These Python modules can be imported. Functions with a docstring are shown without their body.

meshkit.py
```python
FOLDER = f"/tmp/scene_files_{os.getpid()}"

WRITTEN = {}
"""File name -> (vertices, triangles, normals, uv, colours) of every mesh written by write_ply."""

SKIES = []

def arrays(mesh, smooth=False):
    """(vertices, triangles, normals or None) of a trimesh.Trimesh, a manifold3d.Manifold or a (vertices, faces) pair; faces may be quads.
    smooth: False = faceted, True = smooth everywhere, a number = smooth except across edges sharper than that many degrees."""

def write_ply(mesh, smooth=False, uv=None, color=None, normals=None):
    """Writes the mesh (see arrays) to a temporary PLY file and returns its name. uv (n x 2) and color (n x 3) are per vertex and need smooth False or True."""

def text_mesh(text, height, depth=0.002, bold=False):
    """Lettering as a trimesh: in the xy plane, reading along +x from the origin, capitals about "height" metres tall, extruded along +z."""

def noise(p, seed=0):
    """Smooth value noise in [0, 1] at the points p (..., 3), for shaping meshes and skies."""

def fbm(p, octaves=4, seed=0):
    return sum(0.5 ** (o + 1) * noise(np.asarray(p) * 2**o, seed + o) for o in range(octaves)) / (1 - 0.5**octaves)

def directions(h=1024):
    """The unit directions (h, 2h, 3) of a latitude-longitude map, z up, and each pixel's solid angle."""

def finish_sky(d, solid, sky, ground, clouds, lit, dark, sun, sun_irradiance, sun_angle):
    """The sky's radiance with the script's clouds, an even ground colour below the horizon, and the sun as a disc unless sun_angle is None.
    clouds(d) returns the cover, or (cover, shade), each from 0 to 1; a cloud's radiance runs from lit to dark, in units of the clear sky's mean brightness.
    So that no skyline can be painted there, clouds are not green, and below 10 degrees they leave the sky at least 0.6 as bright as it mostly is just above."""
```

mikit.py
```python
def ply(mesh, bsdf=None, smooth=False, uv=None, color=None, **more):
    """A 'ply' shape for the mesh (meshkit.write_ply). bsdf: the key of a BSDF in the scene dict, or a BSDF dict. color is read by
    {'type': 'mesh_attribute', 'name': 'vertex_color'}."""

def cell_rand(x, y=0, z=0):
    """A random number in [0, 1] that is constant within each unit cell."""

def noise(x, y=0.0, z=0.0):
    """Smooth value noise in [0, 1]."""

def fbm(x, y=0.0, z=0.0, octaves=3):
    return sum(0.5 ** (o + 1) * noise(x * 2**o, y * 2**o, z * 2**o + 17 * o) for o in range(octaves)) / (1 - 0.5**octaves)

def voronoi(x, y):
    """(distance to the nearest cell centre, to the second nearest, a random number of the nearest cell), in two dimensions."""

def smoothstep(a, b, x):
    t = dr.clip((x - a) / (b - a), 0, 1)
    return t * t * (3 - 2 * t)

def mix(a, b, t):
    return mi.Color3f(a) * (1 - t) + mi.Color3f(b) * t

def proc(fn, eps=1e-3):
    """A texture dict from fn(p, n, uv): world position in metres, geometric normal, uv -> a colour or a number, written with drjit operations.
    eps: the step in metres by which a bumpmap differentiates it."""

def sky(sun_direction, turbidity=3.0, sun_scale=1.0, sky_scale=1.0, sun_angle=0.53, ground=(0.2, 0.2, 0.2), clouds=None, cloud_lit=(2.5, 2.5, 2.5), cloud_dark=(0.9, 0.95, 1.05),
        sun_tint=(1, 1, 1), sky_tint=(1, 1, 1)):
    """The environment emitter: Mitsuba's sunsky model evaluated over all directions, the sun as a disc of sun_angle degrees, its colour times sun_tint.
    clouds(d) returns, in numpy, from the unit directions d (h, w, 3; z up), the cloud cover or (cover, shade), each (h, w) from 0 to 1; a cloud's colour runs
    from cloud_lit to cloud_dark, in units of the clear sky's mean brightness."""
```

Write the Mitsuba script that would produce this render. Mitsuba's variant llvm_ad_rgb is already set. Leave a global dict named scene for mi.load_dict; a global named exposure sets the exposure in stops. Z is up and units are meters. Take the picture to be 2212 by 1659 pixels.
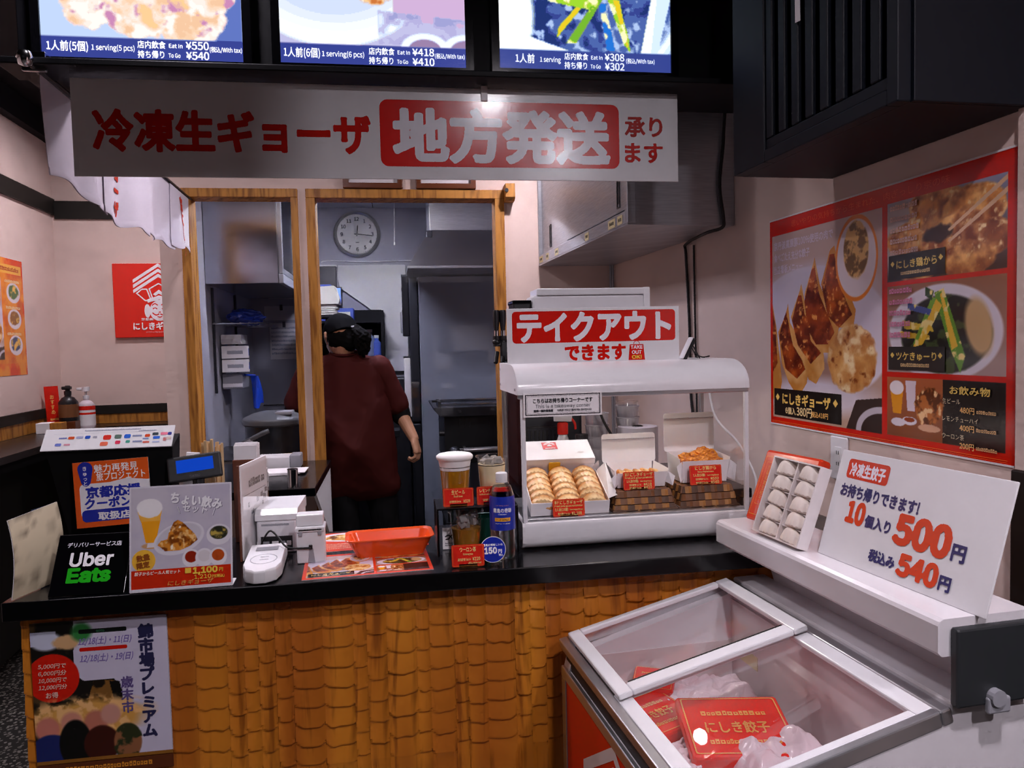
import math, glob, random, os
import numpy as np
import trimesh
import drjit as dr
import mitsuba as mi
import mikit, meshkit
from mikit import noise, fbm, voronoi, cell_rand, smoothstep, mix
from shapely.geometry import Polygon, MultiPolygon, box as sbox, Point, LineString
from shapely import affinity, union_all
from PIL import Image, ImageDraw, ImageFont

T = mi.ScalarTransform4f
R = np.random.default_rng(7)
random.seed(7)
scene, labels = {}, {}

# ---------------------------------------------------------------- camera, light, exposure
# x runs along the counter (right), y away from the viewer, z up; the eye stands at x = y = 0, 1.43 m above the floor
EYE, FWD, UP = np.array([0, 0, 1.43]), np.array([0.15157, 0.9871, -0.05156]), np.array([0.03154, 0.0473, 0.99838])
scene['camera'] = {'type': 'perspective', 'fov': math.degrees(2 * math.atan(1106 / 1650)), 'fov_axis': 'x', 'near_clip': 0.02,
                   'to_world': T().look_at(origin=EYE.tolist(), target=(EYE + FWD).tolist(), up=UP.tolist())}
exposure = -0.35
WARM, NEUT, COOL = (1.0, 0.84, 0.76), (1.0, 0.90, 0.985), (0.78, 0.78, 1.0)
LAMPS = [  # name, position, radius, watts per square metre per steradian, colour
    ('downlight', (-0.62, 1.93, 2.72), 0.07, 330, NEUT), ('downlight', (0.55, 0.15, 2.72), 0.07, 800, NEUT), ('downlight', (1.15, -0.9, 2.72), 0.07, 1100, NEUT),
    ('downlight', (-0.9, -1.0, 2.72), 0.07, 260, NEUT), ('downlight', (0.72, 3.25, 2.57), 0.06, 700, NEUT), ('downlight', (-0.45, 2.85, 2.57), 0.06, 380, NEUT),
    ('downlight', (-1.25, 3.9, 2.72), 0.06, 620, NEUT), ('downlight', (-1.45, 2.9, 2.72), 0.06, 420, NEUT)]

# ---------------------------------------------------------------- helpers
W0 = np.eye(4)
def turn(deg, o=(0, 0, 0)):
    m = np.eye(4); a = math.radians(deg); m[:2, :2] = [[math.cos(a), -math.sin(a)], [math.sin(a), math.cos(a)]]
    o = np.array(o, float); m[:3, 3] = o - m[:3, :3] @ o
    return m
SIDE = turn(2.2)          # the right wall and what stands along it is 2.2 degrees out of square
FRAME = [W0]
class frame:
    def __init__(s, m): s.m = m
    def __enter__(s): FRAME.append(FRAME[-1] @ s.m)
    def __exit__(s, *a): FRAME.pop()

def lin(c):
    """sRGB hex, 0-255 triple or array to linear"""
    if isinstance(c, str): c = [int(c[i:i + 2], 16) for i in (0, 2, 4)]
    c = np.asarray(c, float) / 255
    return np.where(c < 0.04045, c / 12.92, ((c + 0.055) / 1.055) ** 2.4)
def lc(c, k=1.0): return tuple(float(x) * k for x in lin(c))
def rgb(c): return {'type': 'rgb', 'value': [float(x) for x in lin(c)]}

_n = {}
def nm(key):
    k = _n.get(key, 0); _n[key] = k + 1
    return key if k == 0 else f'{key}_{k:03d}'
def cat(*ms):
    ms = [m for q in ms for m in (q if isinstance(q, (list, tuple)) else [q])]
    return trimesh.util.concatenate(ms) if len(ms) > 1 else ms[0]
def add(key, mesh, mat, label=None, c=None, group=None, kind=None, smooth=False, color=None, parent=None, **more):
    if parent: key = parent + '__' + key
    key = nm(key)
    m = cat(mesh) if isinstance(mesh, (list, tuple)) else mesh
    m = trimesh.Trimesh(np.asarray(m.vertices), np.asarray(m.faces), process=False)
    m.apply_transform(FRAME[-1])
    if color is not None and smooth not in (False, True): smooth = True
    scene[key] = mikit.ply(m, mat, smooth=smooth, color=color, **more)
    tag(key, label, c, group, kind)
    return key
def tag(key, label=None, c=None, group=None, kind=None):
    d = {k: v for k, v in (('label', label), ('category', c), ('group', group), ('kind', kind)) if v}
    if d: labels[key] = d
def thing(key, label, c, group=None):
    key = nm(key); tag(key, label, c, group); return key
def struct(key, mesh, mat, label=None, **k): return add(key, mesh, mat, label, kind='structure', **k)

def mat(name, c, rough=0.5, spec=0.5, metal=0.0, coat=0.0, **more):
    col = c if isinstance(c, dict) else rgb(c)
    b = {'type': 'principled', 'base_color': col, 'roughness': rough, 'specular': spec, 'metallic': metal}
    if coat: b['clearcoat'], b['clearcoat_gloss'] = coat, 0.9
    b.update(more)
    scene[name] = {'type': 'twosided', 'bsdf': b}
    return name

# shapes
def box(x0, x1, y0, y1, z0, z1, r=0.0):
    if r <= 0:
        m = trimesh.creation.box((x1 - x0, y1 - y0, z1 - z0)); m.apply_translation(((x0 + x1) / 2, (y0 + y1) / 2, (z0 + z1) / 2)); return m
    r = min(r, (x1 - x0) * .49, (y1 - y0) * .49, (z1 - z0) * .49)
    pts = []
    for x, sx in ((x0, 1), (x1, -1)):
        for y, sy in ((y0, 1), (y1, -1)):
            for z, sz in ((z0, 1), (z1, -1)):
                k = 0.3 * r
                pts += [(x, y + sy * r, z + sz * r), (x + sx * r, y, z + sz * r), (x + sx * r, y + sy * r, z), (x + sx * k, y + sy * k, z + sz * r), (x + sx * k, y + sy * r, z + sz * k), (x + sx * r, y + sy * k, z + sz * k)]
    return trimesh.convex.convex_hull(np.array(pts))
def hull(pts): return trimesh.convex.convex_hull(np.array(pts, float))
def unit(v): v = np.asarray(v, float); return v / np.linalg.norm(v)
def basis(o, ex, ey):
    ex = unit(ex); ey = np.asarray(ey, float); ey = unit(ey - ex * (ex @ ey)); m = np.eye(4)
    m[:3, 0], m[:3, 1], m[:3, 2], m[:3, 3] = ex, ey, np.cross(ex, ey), o
    return m
def obox(o, ex, ey, w, h, d, r=0.0):
    """box with a corner at o, w along ex, h along ey, d along ex x ey"""
    m = box(0, w, 0, h, 0, d, r); m.apply_transform(basis(o, ex, ey)); return m
def cyl(p, q, r, r2=None, n=20):
    r2 = r if r2 is None else r2; p, q = np.array(p, float), np.array(q, float); d = unit(q - p)
    a = unit(np.cross(d, [0, 0, 1] if abs(d[2]) < .9 else [1, 0, 0])); b = np.cross(d, a); t = np.arange(n) * 2 * np.pi / n
    ring = np.cos(t)[:, None] * a + np.sin(t)[:, None] * b
    return _rings([p[None] + 0 * ring, p + r * ring, q + r2 * ring, q[None] + 0 * ring], n)
def _rings(rs, n, closed=True):
    v = np.vstack(rs); f = []; k = len(rs); i = np.arange(n); j = (i + 1) % n if closed else i + 1
    if not closed: i, j = i[:-1], j[:-1]
    for s in range(k - 1):
        a, b = s * n, (s + 1) * n
        f += [np.stack([a + i, a + j, b + j], 1), np.stack([a + i, b + j, b + i], 1)]
    m = trimesh.Trimesh(v, np.vstack(f), process=False)
    m.update_faces(m.area_faces > 1e-14)
    return m
def lathe(prof, at=(0, 0, 0), n=32):
    """profile of (r, z) from bottom to top (outside), revolved"""
    t = np.arange(n) * 2 * np.pi / n
    return _rings([np.stack([r * np.cos(t) + at[0], r * np.sin(t) + at[1], z + at[2] + 0 * t], 1) for r, z in prof], n)
def tube(pts, r, n=8):
    p = np.asarray(pts, float); d = np.gradient(p, axis=0); d /= np.linalg.norm(d, axis=1, keepdims=True) + 1e-12
    a = np.cross(d[0], [0, 0, 1] if abs(d[0][2]) < .9 else [1, 0, 0]); t = np.arange(n) * 2 * np.pi / n; rs = []
    r = np.broadcast_to(r, (len(p),))
    for k in range(len(p)):
        a = unit(a - d[k] * (a @ d[k])); b = np.cross(d[k], a)
        rs.append(p[k] + r[k] * (np.cos(t)[:, None] * a + np.sin(t)[:, None] * b))
    return _rings([p[:1] + 0 * rs[0]] + rs + [p[-1:] + 0 * rs[0]], n)
def curve(pts, k=8):
    """Catmull-Rom through the points"""
    p = np.asarray(pts, float); p = np.vstack([2 * p[0] - p[1], p, 2 * p[-1] - p[-2]]); out = []
    for i in range(1, len(p) - 2):
        for t in np.arange(k) / k:
            a, b, c, d = p[i - 1:i + 3]
            out.append(.5 * (2 * b + (c - a) * t + (2 * a - 5 * b + 4 * c - d) * t * t + (3 * b - a - 3 * c + d) * t ** 3))
    return np.vstack(out + [p[-2]])
def prism(poly, h, m=None):
    """extrude 2-D points (or shapely) by h, then place with the 4x4 m"""
    g = poly if hasattr(poly, 'geom_type') else Polygon(poly)
    q = trimesh.creation.extrude_polygon(g, h, engine='earcut')
    if m is not None: q.apply_transform(m)
    return q
XZ = lambda y, x=0, z=0: np.array([[1, 0, 0, x], [0, 0, -1, y], [0, 1, 0, z], [0, 0, 0, 1.]])      # polygon (x, z), thickness runs to -y
YZ = lambda x, y=0, z=0: np.array([[0, 0, 1, x], [1, 0, 0, y], [0, 1, 0, z], [0, 0, 0, 1.]])       # polygon (y, z), thickness runs to +x
def rrect(x0, y0, x1, y1, r, n=5): return sbox(x0 + r, y0 + r, x1 - r, y1 - r).buffer(r, quad_segs=n)
def grid(P):
    """P: (nv, nu, 3) points -> mesh"""
    nv, nu = P.shape[:2]; i, j = np.meshgrid(np.arange(nv - 1), np.arange(nu - 1), indexing='ij'); a = (i * nu + j).ravel()
    return trimesh.Trimesh(P.reshape(-1, 3), np.vstack([np.stack([a, a + 1, a + nu + 1], 1), np.stack([a, a + nu + 1, a + nu], 1)]), process=False)
def shell(P, t):
    """a sheet of points with thickness t"""
    m = grid(P); n = np.array(trimesh.Trimesh(m.vertices, m.faces, process=False).vertex_normals)
    nv, nu = P.shape[:2]; q = len(m.vertices)
    idx = np.arange(q).reshape(nv, nu); rim = np.concatenate([idx[0], idx[1:, -1], idx[-1, -2::-1], idx[-2:0:-1, 0]]); nx = np.roll(rim, -1)
    f = np.vstack([m.faces, m.faces[:, ::-1] + q, np.stack([rim, rim + q, nx + q], 1), np.stack([rim, nx + q, nx], 1)])
    return trimesh.Trimesh(np.vstack([m.vertices, np.asarray(m.vertices) - n * t]), f, process=False)
def blob(at, rad, amp=0.12, freq=3.0, sub=3, seed=0, rot=0.0):
    m = trimesh.creation.icosphere(subdivisions=sub); v = np.array(m.vertices)
    v *= (1 + amp * 2 * (meshkit.fbm(v * freq + 11 * seed, 3, seed) - .5))[:, None]
    v *= np.asarray(rad); m.vertices = v; m.apply_transform(turn(rot)); m.apply_translation(at); return m

# lettering
_fonts = glob.glob('/opt/blender-*/*/datafiles/fonts/Noto Sans CJK*') or glob.glob('/opt/blender-*/*/datafiles/fonts/Inter*')
_inter = glob.glob('/opt/blender-*/*/datafiles/fonts/Inter*') or _fonts
_F, _G = {}, {}
def outline(on):
    """the shapely outline of a mask, x right, y up (row 0 at the top), through the middles of the border edges"""
    on = np.pad(on, 1); h, w = on.shape; nxt = {}
    for dy, dx, p, q in ((-1, 0, (1, 0), (0, 0)), (1, 0, (0, 1), (1, 1)), (0, -1, (0, 0), (0, 1)), (0, 1, (1, 1), (1, 0))):
        ys, xs = np.nonzero(on & ~np.roll(on, (-dy, -dx), (0, 1)))
        for y, x in zip(ys.tolist(), xs.tolist()): nxt.setdefault((x + p[0], y + p[1]), []).append((x + q[0], y + q[1]))
    outer, holes = [], []
    while nxt:
        s0 = c = next(iter(nxt)); loop = []; d = None
        while True:
            o = nxt[c]; k = 0
            if len(o) > 1 and d is not None: k = max(range(len(o)), key=lambda i: -(d[0] * (o[i][1] - c[1]) - d[1] * (o[i][0] - c[0])))
            e = o.pop(k)
            if not o: del nxt[c]
            loop.append(((c[0] + e[0]) / 2 - 1, 1 - (c[1] + e[1]) / 2)); d = (e[0] - c[0], e[1] - c[1]); c = e
            if c == s0: break
        if len(loop) < 4: continue
        a = np.array(loop); ar = (a[:, 0] * np.roll(a[:, 1], -1) - a[:, 1] * np.roll(a[:, 0], -1)).sum()
        (outer if ar > 0 else holes).append(Polygon(loop))
    outer.sort(key=lambda g: g.area); mine = [[] for _ in outer]
    for q in holes:
        p = q.representative_point()
        for i, g in enumerate(outer):
            if g.contains(p): mine[i].append(q.exterior.coords); break
    return MultiPolygon([Polygon(g.exterior.coords, m) for g, m in zip(outer, mine)]).buffer(0)
def letters(text, px=64, bold=0, latin=False):
    """the outline of a line of lettering, 1 unit = 1 em, baseline at 0, starting at x = 0"""
    k = (text, px, bold, latin)
    if k in _G: return _G[k]
    if (px, latin) not in _F: _F[px, latin] = ImageFont.truetype((_inter if latin else _fonts)[0], px)
    f = _F[px, latin]
    x0, y0, x1, y1 = f.getbbox(text, anchor='ls', stroke_width=bold)
    im = Image.new('L', (x1 - x0 + 8, y1 - y0 + 8))
    ImageDraw.Draw(im).text((4 - x0, 4 - y0), text, 255, f, anchor='ls', stroke_width=bold)
    g = outline(np.asarray(im) > 127).simplify(.45)
    g = affinity.affine_transform(g, [1 / px, 0, 0, 1 / px, (x0 - 4) / px, (4 - y0) / px])
    _G[k] = g
    return g
def flat(g):
    """triangulate a shapely shape: 2-D vertices, faces"""
    vs, fs, n = [], [], 0
    for q in getattr(g, 'geoms', [g]):
        if q.geom_type != 'Polygon' or q.is_empty or q.area < 1e-12: continue
        v, f = trimesh.creation.triangulate_polygon(q, engine='earcut')
        vs.append(np.asarray(v)); fs.append(np.asarray(f) + n); n += len(v)
    return (np.vstack(vs), np.vstack(fs)) if vs else (np.zeros((0, 2)), np.zeros((0, 3), int))
class Print:
    """flat print on a panel: o lower left corner, ex right, ey up, units per metre = s"""
    def __init__(self, o, ex, ey, s=1.0, lift=0.0004):
        self.m = basis(o, ex, ey); self.s = s; self.V, self.Fc, self.C, self.n, self.k, self.lift = [], [], [], 0, 0, lift
    def geom(self, g, c, up=True):
        v, f = flat(g)
        if not len(v): return self
        if up: self.k += 1
        p = np.column_stack([v * self.s, np.full(len(v), self.lift + .00013 * self.k)])
        a = v[f]; s = np.cross(a[:, 1] - a[:, 0], a[:, 2] - a[:, 0]); f = np.where((s < 0)[:, None], f[:, ::-1], f)
        self.V.append(p); self.Fc.append(f + self.n); self.C.append(np.tile(lin(c), (len(v), 1))); self.n += len(v)
        return self
    def rect(self, x0, y0, x1, y1, c, r=0): return self.geom(rrect(x0, y0, x1, y1, r) if r else sbox(x0, y0, x1, y1), c)
    def poly(self, pts, c): return self.geom(Polygon(pts).buffer(0), c)
    def ell(self, x, y, a, b, c, rot=0): return self.geom(affinity.rotate(affinity.scale(Point(x, y).buffer(1, quad_segs=12), a, b), rot), c)
    def line(self, pts, w, c): return self.geom(LineString(pts).buffer(w / 2, cap_style='flat'), c)
    def text(self, t, x, y, h, c, bold=0, al='l', fit=None, px=48, rot=0, latin=False, sx=1.0, slant=0, up=True):
        g = affinity.scale(letters(t, px, bold, latin), h, h, origin=(0, 0)); b = g.bounds
        k = fit / (b[2] - b[0]) if fit else sx
        g = affinity.scale(g, k, 1, origin=(0, 0)); b = g.bounds
        if slant: g = affinity.skew(g, xs=slant, origin=(0, 0))
        dx = {'l': -b[0], 'c': -(b[0] + b[2]) / 2, 'r': -b[2]}[al]
        g = affinity.translate(g, dx, 0)
        if rot: g = affinity.rotate(g, rot, origin=(0, 0))
        return self.geom(affinity.translate(g, x, y), c, up)
    def column(self, t, x, y, h, c, bold=0, step=1.05, px=40):
        """vertical writing, top centre at (x, y)"""
        for i, ch in enumerate(t): self.text(ch, x, y - h * (.88 + i * step), h, c, bold, 'c', px=px, up=i == 0)
        return self
    def done(self, key, mat='print', parent=None, **k):
        v = np.vstack(self.V); v = v @ self.m[:3, :3].T + self.m[:3, 3]
        return add(key, trimesh.Trimesh(v, np.vstack(self.Fc), process=False), mat, color=np.vstack(self.C), parent=parent, **k)
class Canvas:
    """a printed picture: a fine grid of coloured points on a panel, in panel units (0..w, 0..h)"""
    def __init__(self, w, h, nx, bg, seed=1):
        self.w, self.h = w, h; ny = max(2, int(nx * h / w)); self.x, self.y = np.meshgrid(np.linspace(0, w, nx), np.linspace(0, h, ny))
        self.C = np.zeros((ny, nx, 3)) + self.col(bg); self.seed = seed
    @staticmethod
    def col(c): return np.array([int(c[i:i + 2], 16) for i in (0, 2, 4)], float) if isinstance(c, str) else np.asarray(c, float)
    def nz(self, f, seed=0, o=3, sx=1, sy=1): return meshkit.fbm(np.stack([self.x * f * sx, self.y * f * sy, 0 * self.x + seed * 7.3], -1), o, self.seed + seed)
    def put(self, m, c):
        m = np.clip(m, 0, 1)[..., None]; self.C = self.C * (1 - m) + (self.col(c) if not (isinstance(c, np.ndarray) and c.ndim == 3) else c) * m; return self
    def grad(self, c0, c1, ax='y', a=0, b=None):
        q = self.y if ax == 'y' else self.x; b = (self.h if ax == 'y' else self.w) if b is None else b
        t = np.clip((q - a) / (b - a), 0, 1)[..., None]; return self.col(c0) * (1 - t) + self.col(c1) * t
    def E(self, cx, cy, a, b, rot=0, soft=.08, wob=0, wf=3, seed=0):
        t = math.radians(rot); dx, dy = self.x - cx, self.y - cy
        d = np.sqrt(((dx * math.cos(t) + dy * math.sin(t)) / a) ** 2 + ((-dx * math.sin(t) + dy * math.cos(t)) / b) ** 2)
        if wob: d = d + wob * 2 * (self.nz(wf / max(a, b), seed) - .5)
        return np.clip((1 - d) / soft + .5, 0, 1)
    def P(self, pts, soft=0):
        pts = np.asarray(pts, float); m = np.zeros(self.x.shape, bool); j = len(pts) - 1
        for i in range(len(pts)):
            (xi, yi), (xj, yj) = pts[i], pts[j]
            m ^= ((yi > self.y) != (yj > self.y)) & (self.x < (xj - xi) * (self.y - yi) / (yj - yi + 1e-12) + xi); j = i
        return m.astype(float)
    def ell(self, cx, cy, a, b, c, rot=0, soft=.08, wob=0, wf=3, seed=0): return self.put(self.E(cx, cy, a, b, rot, soft, wob, wf, seed), c)
    def poly(self, pts, c): return self.put(self.P(pts), c)
    def rect(self, x0, y0, x1, y1, c): return self.put(((self.x >= x0) & (self.x <= x1) & (self.y >= y0) & (self.y <= y1)).astype(float), c)
    def mott(self, m, c, f, th=.5, w=.1, seed=3, o=4): return self.put(m * np.clip((self.nz(f, seed, o) - th) / w + .5, 0, 1), c)
    def done(self, key, o, ex, ey, mat='print', parent=None, s=1.0, lift=.0004, **k):
        m = basis(o, ex, ey); p = np.stack([self.x * s, self.y * s, 0 * self.x + lift], -1) @ m[:3, :3].T + m[:3, 3]
        return add(key, grid(p), mat, color=lin(np.clip(self.C, 0, 255)).reshape(-1, 3), parent=parent, **k)

X, Y, Z = np.eye(3)
VC = {'type': 'mesh_attribute', 'name': 'vertex_color'}

# ---------------------------------------------------------------- materials
def bump(name, base, fn, scale, eps=1e-3):
    scene[name] = {'type': 'twosided', 'bsdf': {'type': 'bumpmap', 'arbitrary': mikit.proc(fn, eps), 'scale': scale, 'bsdf': scene[base]['bsdf']}}
    return name
def plaster(p, n, uv): return fbm(p.x * 55 + p.y * 31, p.y * 40, p.z * 70, 3)
def wall_tone(c):
    a, b = lc(c), lc(c, .9)
    return mikit.proc(lambda p, n, uv: mix(a, b, smoothstep(.45, .8, fbm(p.x * 5 + 3, p.y * 5, p.z * 6, 3))))
mat('plaster_plain', wall_tone('cfbab1'), .85, .2); bump('plaster', 'plaster_plain', plaster, .0022, 2e-3)
mat('kitchen_paint', '9c9ca6', .6, .3); mat('kitchen_ceiling', 'b4b6bd', .8)
mat('black_paint', '08090d', .5, .15); mat('black_soft', '070709', .7, .12); mat('black_gloss', '050507', .16, .4); mat('black_plastic', '111114', .38)
mat('cabinet_black', '0a0e16', .5, .15)
mat('trim_dark', '15130f', .55, .3)
def grain(p, n, uv):
    g = fbm(p.x * 90 + 4 * fbm(p.z * 2.2, p.x * 14, 3, 2), p.y * 60, p.z * 3.2, 3); l = fbm(p.x * 14, p.y * 9, p.z * 1.1 + 5, 2)
    return g, l
def wood_front(p, n, uv):
    g, l = grain(p, n, uv)
    c = mix(lc('a65a18'), lc('c67c22'), smoothstep(.3, .75, l))
    return mix(c, lc('74380c'), smoothstep(.52, .78, g) * .75)
def wood_oak(p, n, uv):
    g = fbm(p.x * 70 + p.y * 50, p.y * 40 + 2, p.z * 6 + p.x * 9, 3)
    return mix(lc('a8722f'), lc('7a4a1b'), smoothstep(.4, .72, g))
mat('wood_front', mikit.proc(wood_front), .42, .4); mat('oak', mikit.proc(wood_oak), .5, .35)
mat('brown_frame', '5a2c14', .35)
mat('white_plastic', 'd9d8dc', .35, .5); mat('white_gloss', 'dddde0', .18, .5, coat=.3); mat('white_card', 'e6e4e6', .55, .3); mat('grey_plastic', '8f9097', .4)
mat('paper', 'd6d3d6', .8, .2); mat('red_print', 'd02010', .35); mat('steel_dark', '33353a', .38, metal=.8)
mat('chrome', 'd8d8dc', .12, metal=1.0); mat('alu', 'c3c4c8', .3, metal=.9); mat('rubber', '0b0b0c', .6)
def brushed(p, n, uv): return mix(lc('babcc2'), lc('a2a5ac'), fbm(p.x * 25 + p.y * 25, p.y * 6, p.z * 220, 2))
mat('steel_mirror', 'aeb0b6', .2, metal=1.0)
mat('steel', mikit.proc(brushed), .36, metal=.7)
mat('print', VC, .5, .35); mat('print_gloss', VC, .16, .5, coat=.35); mat('print_matt', VC, .8, .2)
scene['glass'] = {'type': 'thindielectric', 'int_ior': 1.5}
scene['clear_plastic'] = {'type': 'thindielectric', 'int_ior': 1.45}
def tinted(name, tr, rf=.06):
    scene[name] = {'type': 'thindielectric', 'int_ior': 1.4, 'specular_transmittance': rgb(tr)}
    return name
def speckle(p, n, uv):
    d, e, w = voronoi(p.x * 70, p.y * 70)
    return mix(lc('23211f'), mix(lc('8d8780'), lc('4a4641'), w), smoothstep(.42, .34, d) * smoothstep(.35, .4, w))
mat('terrazzo', mikit.proc(speckle), .35)

# ---------------------------------------------------------------- the room
struct('floor', box(-4.5, 3, -4, 6.2, -.05, 0), 'terrazzo')
struct('ceiling', [box(-4.5, 3, -4, 2.1, 2.75, 2.8), box(-4.5, -1.06, 2.1, 5.2, 2.75, 2.8)], 'black_soft')
struct('ceiling_kitchen', box(-1.0, 1.45, 3.85, 5.65, 2.43, 2.47), 'kitchen_ceiling')
struct('ceiling_aisle', box(-1.06, 1.45, 2.36, 3.85, 2.6, 2.64), 'black_soft')
add('seam', box(-.118, -.114, 4.6, 5.6, 2.4275, 2.43), 'trim_dark', parent='ceiling_kitchen')
struct('wall_rear', box(-4.5, 3, -4.05, -4, 0, 2.8), 'black_soft')
# partition between the counter aisle and the kitchen, with a pass-through on the left and a doorway on the right
YP = 3.75
struct('wall_partition', [box(-1.05, -.95, YP, YP + .1, 0, 2.6), box(-.95, 1.4, YP, YP + .1, 2.185, 2.6), box(-.425, -.388, YP, YP + .1, 0, 2.185), box(.556, 1.4, YP, YP + .1, 0, 2.185), box(-.95, -.425, YP, YP + .1, 0, .88)], 'plaster')
def opening(key, x0, x1, z0, z1, w, wr):
    struct(key, box(x0, x1, YP - .015, YP + .11, z1 - w, z1, .002), 'oak')
    add('jamb', box(x0, x0 + w, YP - .015, YP + .11, z0, z1 - w, .002), 'oak', parent=key)
    add('jamb', box(x1 - wr, x1, YP - .015, YP + .11, z0, z1 - w, .002), 'oak', parent=key)
opening('window_1', -.95, -.425, .88, 2.185, .04, .032)
opening('door_1', -.388, .556, 0, 2.185, .042, .046)
add('glass_leaf', grid(np.array([[[.07, YP + .05, .01], [.51, YP + .05, .01]], [[.07, YP + .05, 2.143], [.51, YP + .05, 2.143]]])), 'glass', parent='door_1'); add('leaf_edge', box(.066, .070, YP + .047, YP + .053, .01, 2.143), 'clear_plastic', parent='door_1')
struct('wall_kitchen_left', box(-1.05, -.98, YP + .1, 5.7, 0, 2.6), 'kitchen_paint')
struct('wall_kitchen_back', box(-1.05, 1.45, 5.6, 5.65, 0, 2.6), 'kitchen_paint')
struct('wall_kitchen_right', box(1.3, 1.35, YP + .1, 5.65, 0, 2.6), 'kitchen_paint')
with frame(SIDE):
    struct('wall_right', box(1.25, 1.3, .2, 3.9, 0, 2.75), 'plaster')
    struct('wall_pillar', box(1.235, 1.3, .55, 1.262, 1.165, 1.855), 'plaster')
    struct('trim_5', box(1.225, 1.3, .55, 1.262, 0, 1.165, .003), mat('dark_brown', '1a100b', .6, .2))
    struct('wall_left', box(-1.76, -1.71, .8, 4.86, 0, 2.75), 'plaster')
    struct('wall_dining', box(-1.76, -.95, 4.8, 4.86, 0, 2.75), 'plaster')
    # dark upper rail, dark skirting rail and wood strip round the dining corner
    struct('trim_1', [box(-1.71, -1.695, 1.2, 4.8, 2.225, 2.315), box(-1.695, -1.0, 4.785, 4.8, 2.205, 2.305)], 'trim_dark')
    struct('trim_2', [box(-1.71, -1.695, 1.2, 4.8, 1.095, 1.145), box(-1.695, -1.0, 4.785, 4.8, 1.085, 1.135)], 'trim_dark')
    struct('trim_3', [box(-1.71, -1.70, 1.2, 4.8, 1.03, 1.095), box(-1.70, -1.0, 4.79, 4.8, 1.03, 1.085)], 'oak')
    struct('trim_4', [box(-1.71, -1.66, 1.2, 4.8, 2.62, 2.75), box(-1.66, -1.0, 4.75, 4.8, 2.66, 2.75)], 'black_soft')
k = thing('hanging_sign', 'black board added out of view under the ceiling to shade the left of the banner', 'sign')  # unseen board, added to keep the front spots off the banner's left part
add('board', box(-1.15, .2, 1.0, 1.04, 2.12, 2.52, .004), 'black_paint', parent=k)
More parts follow.
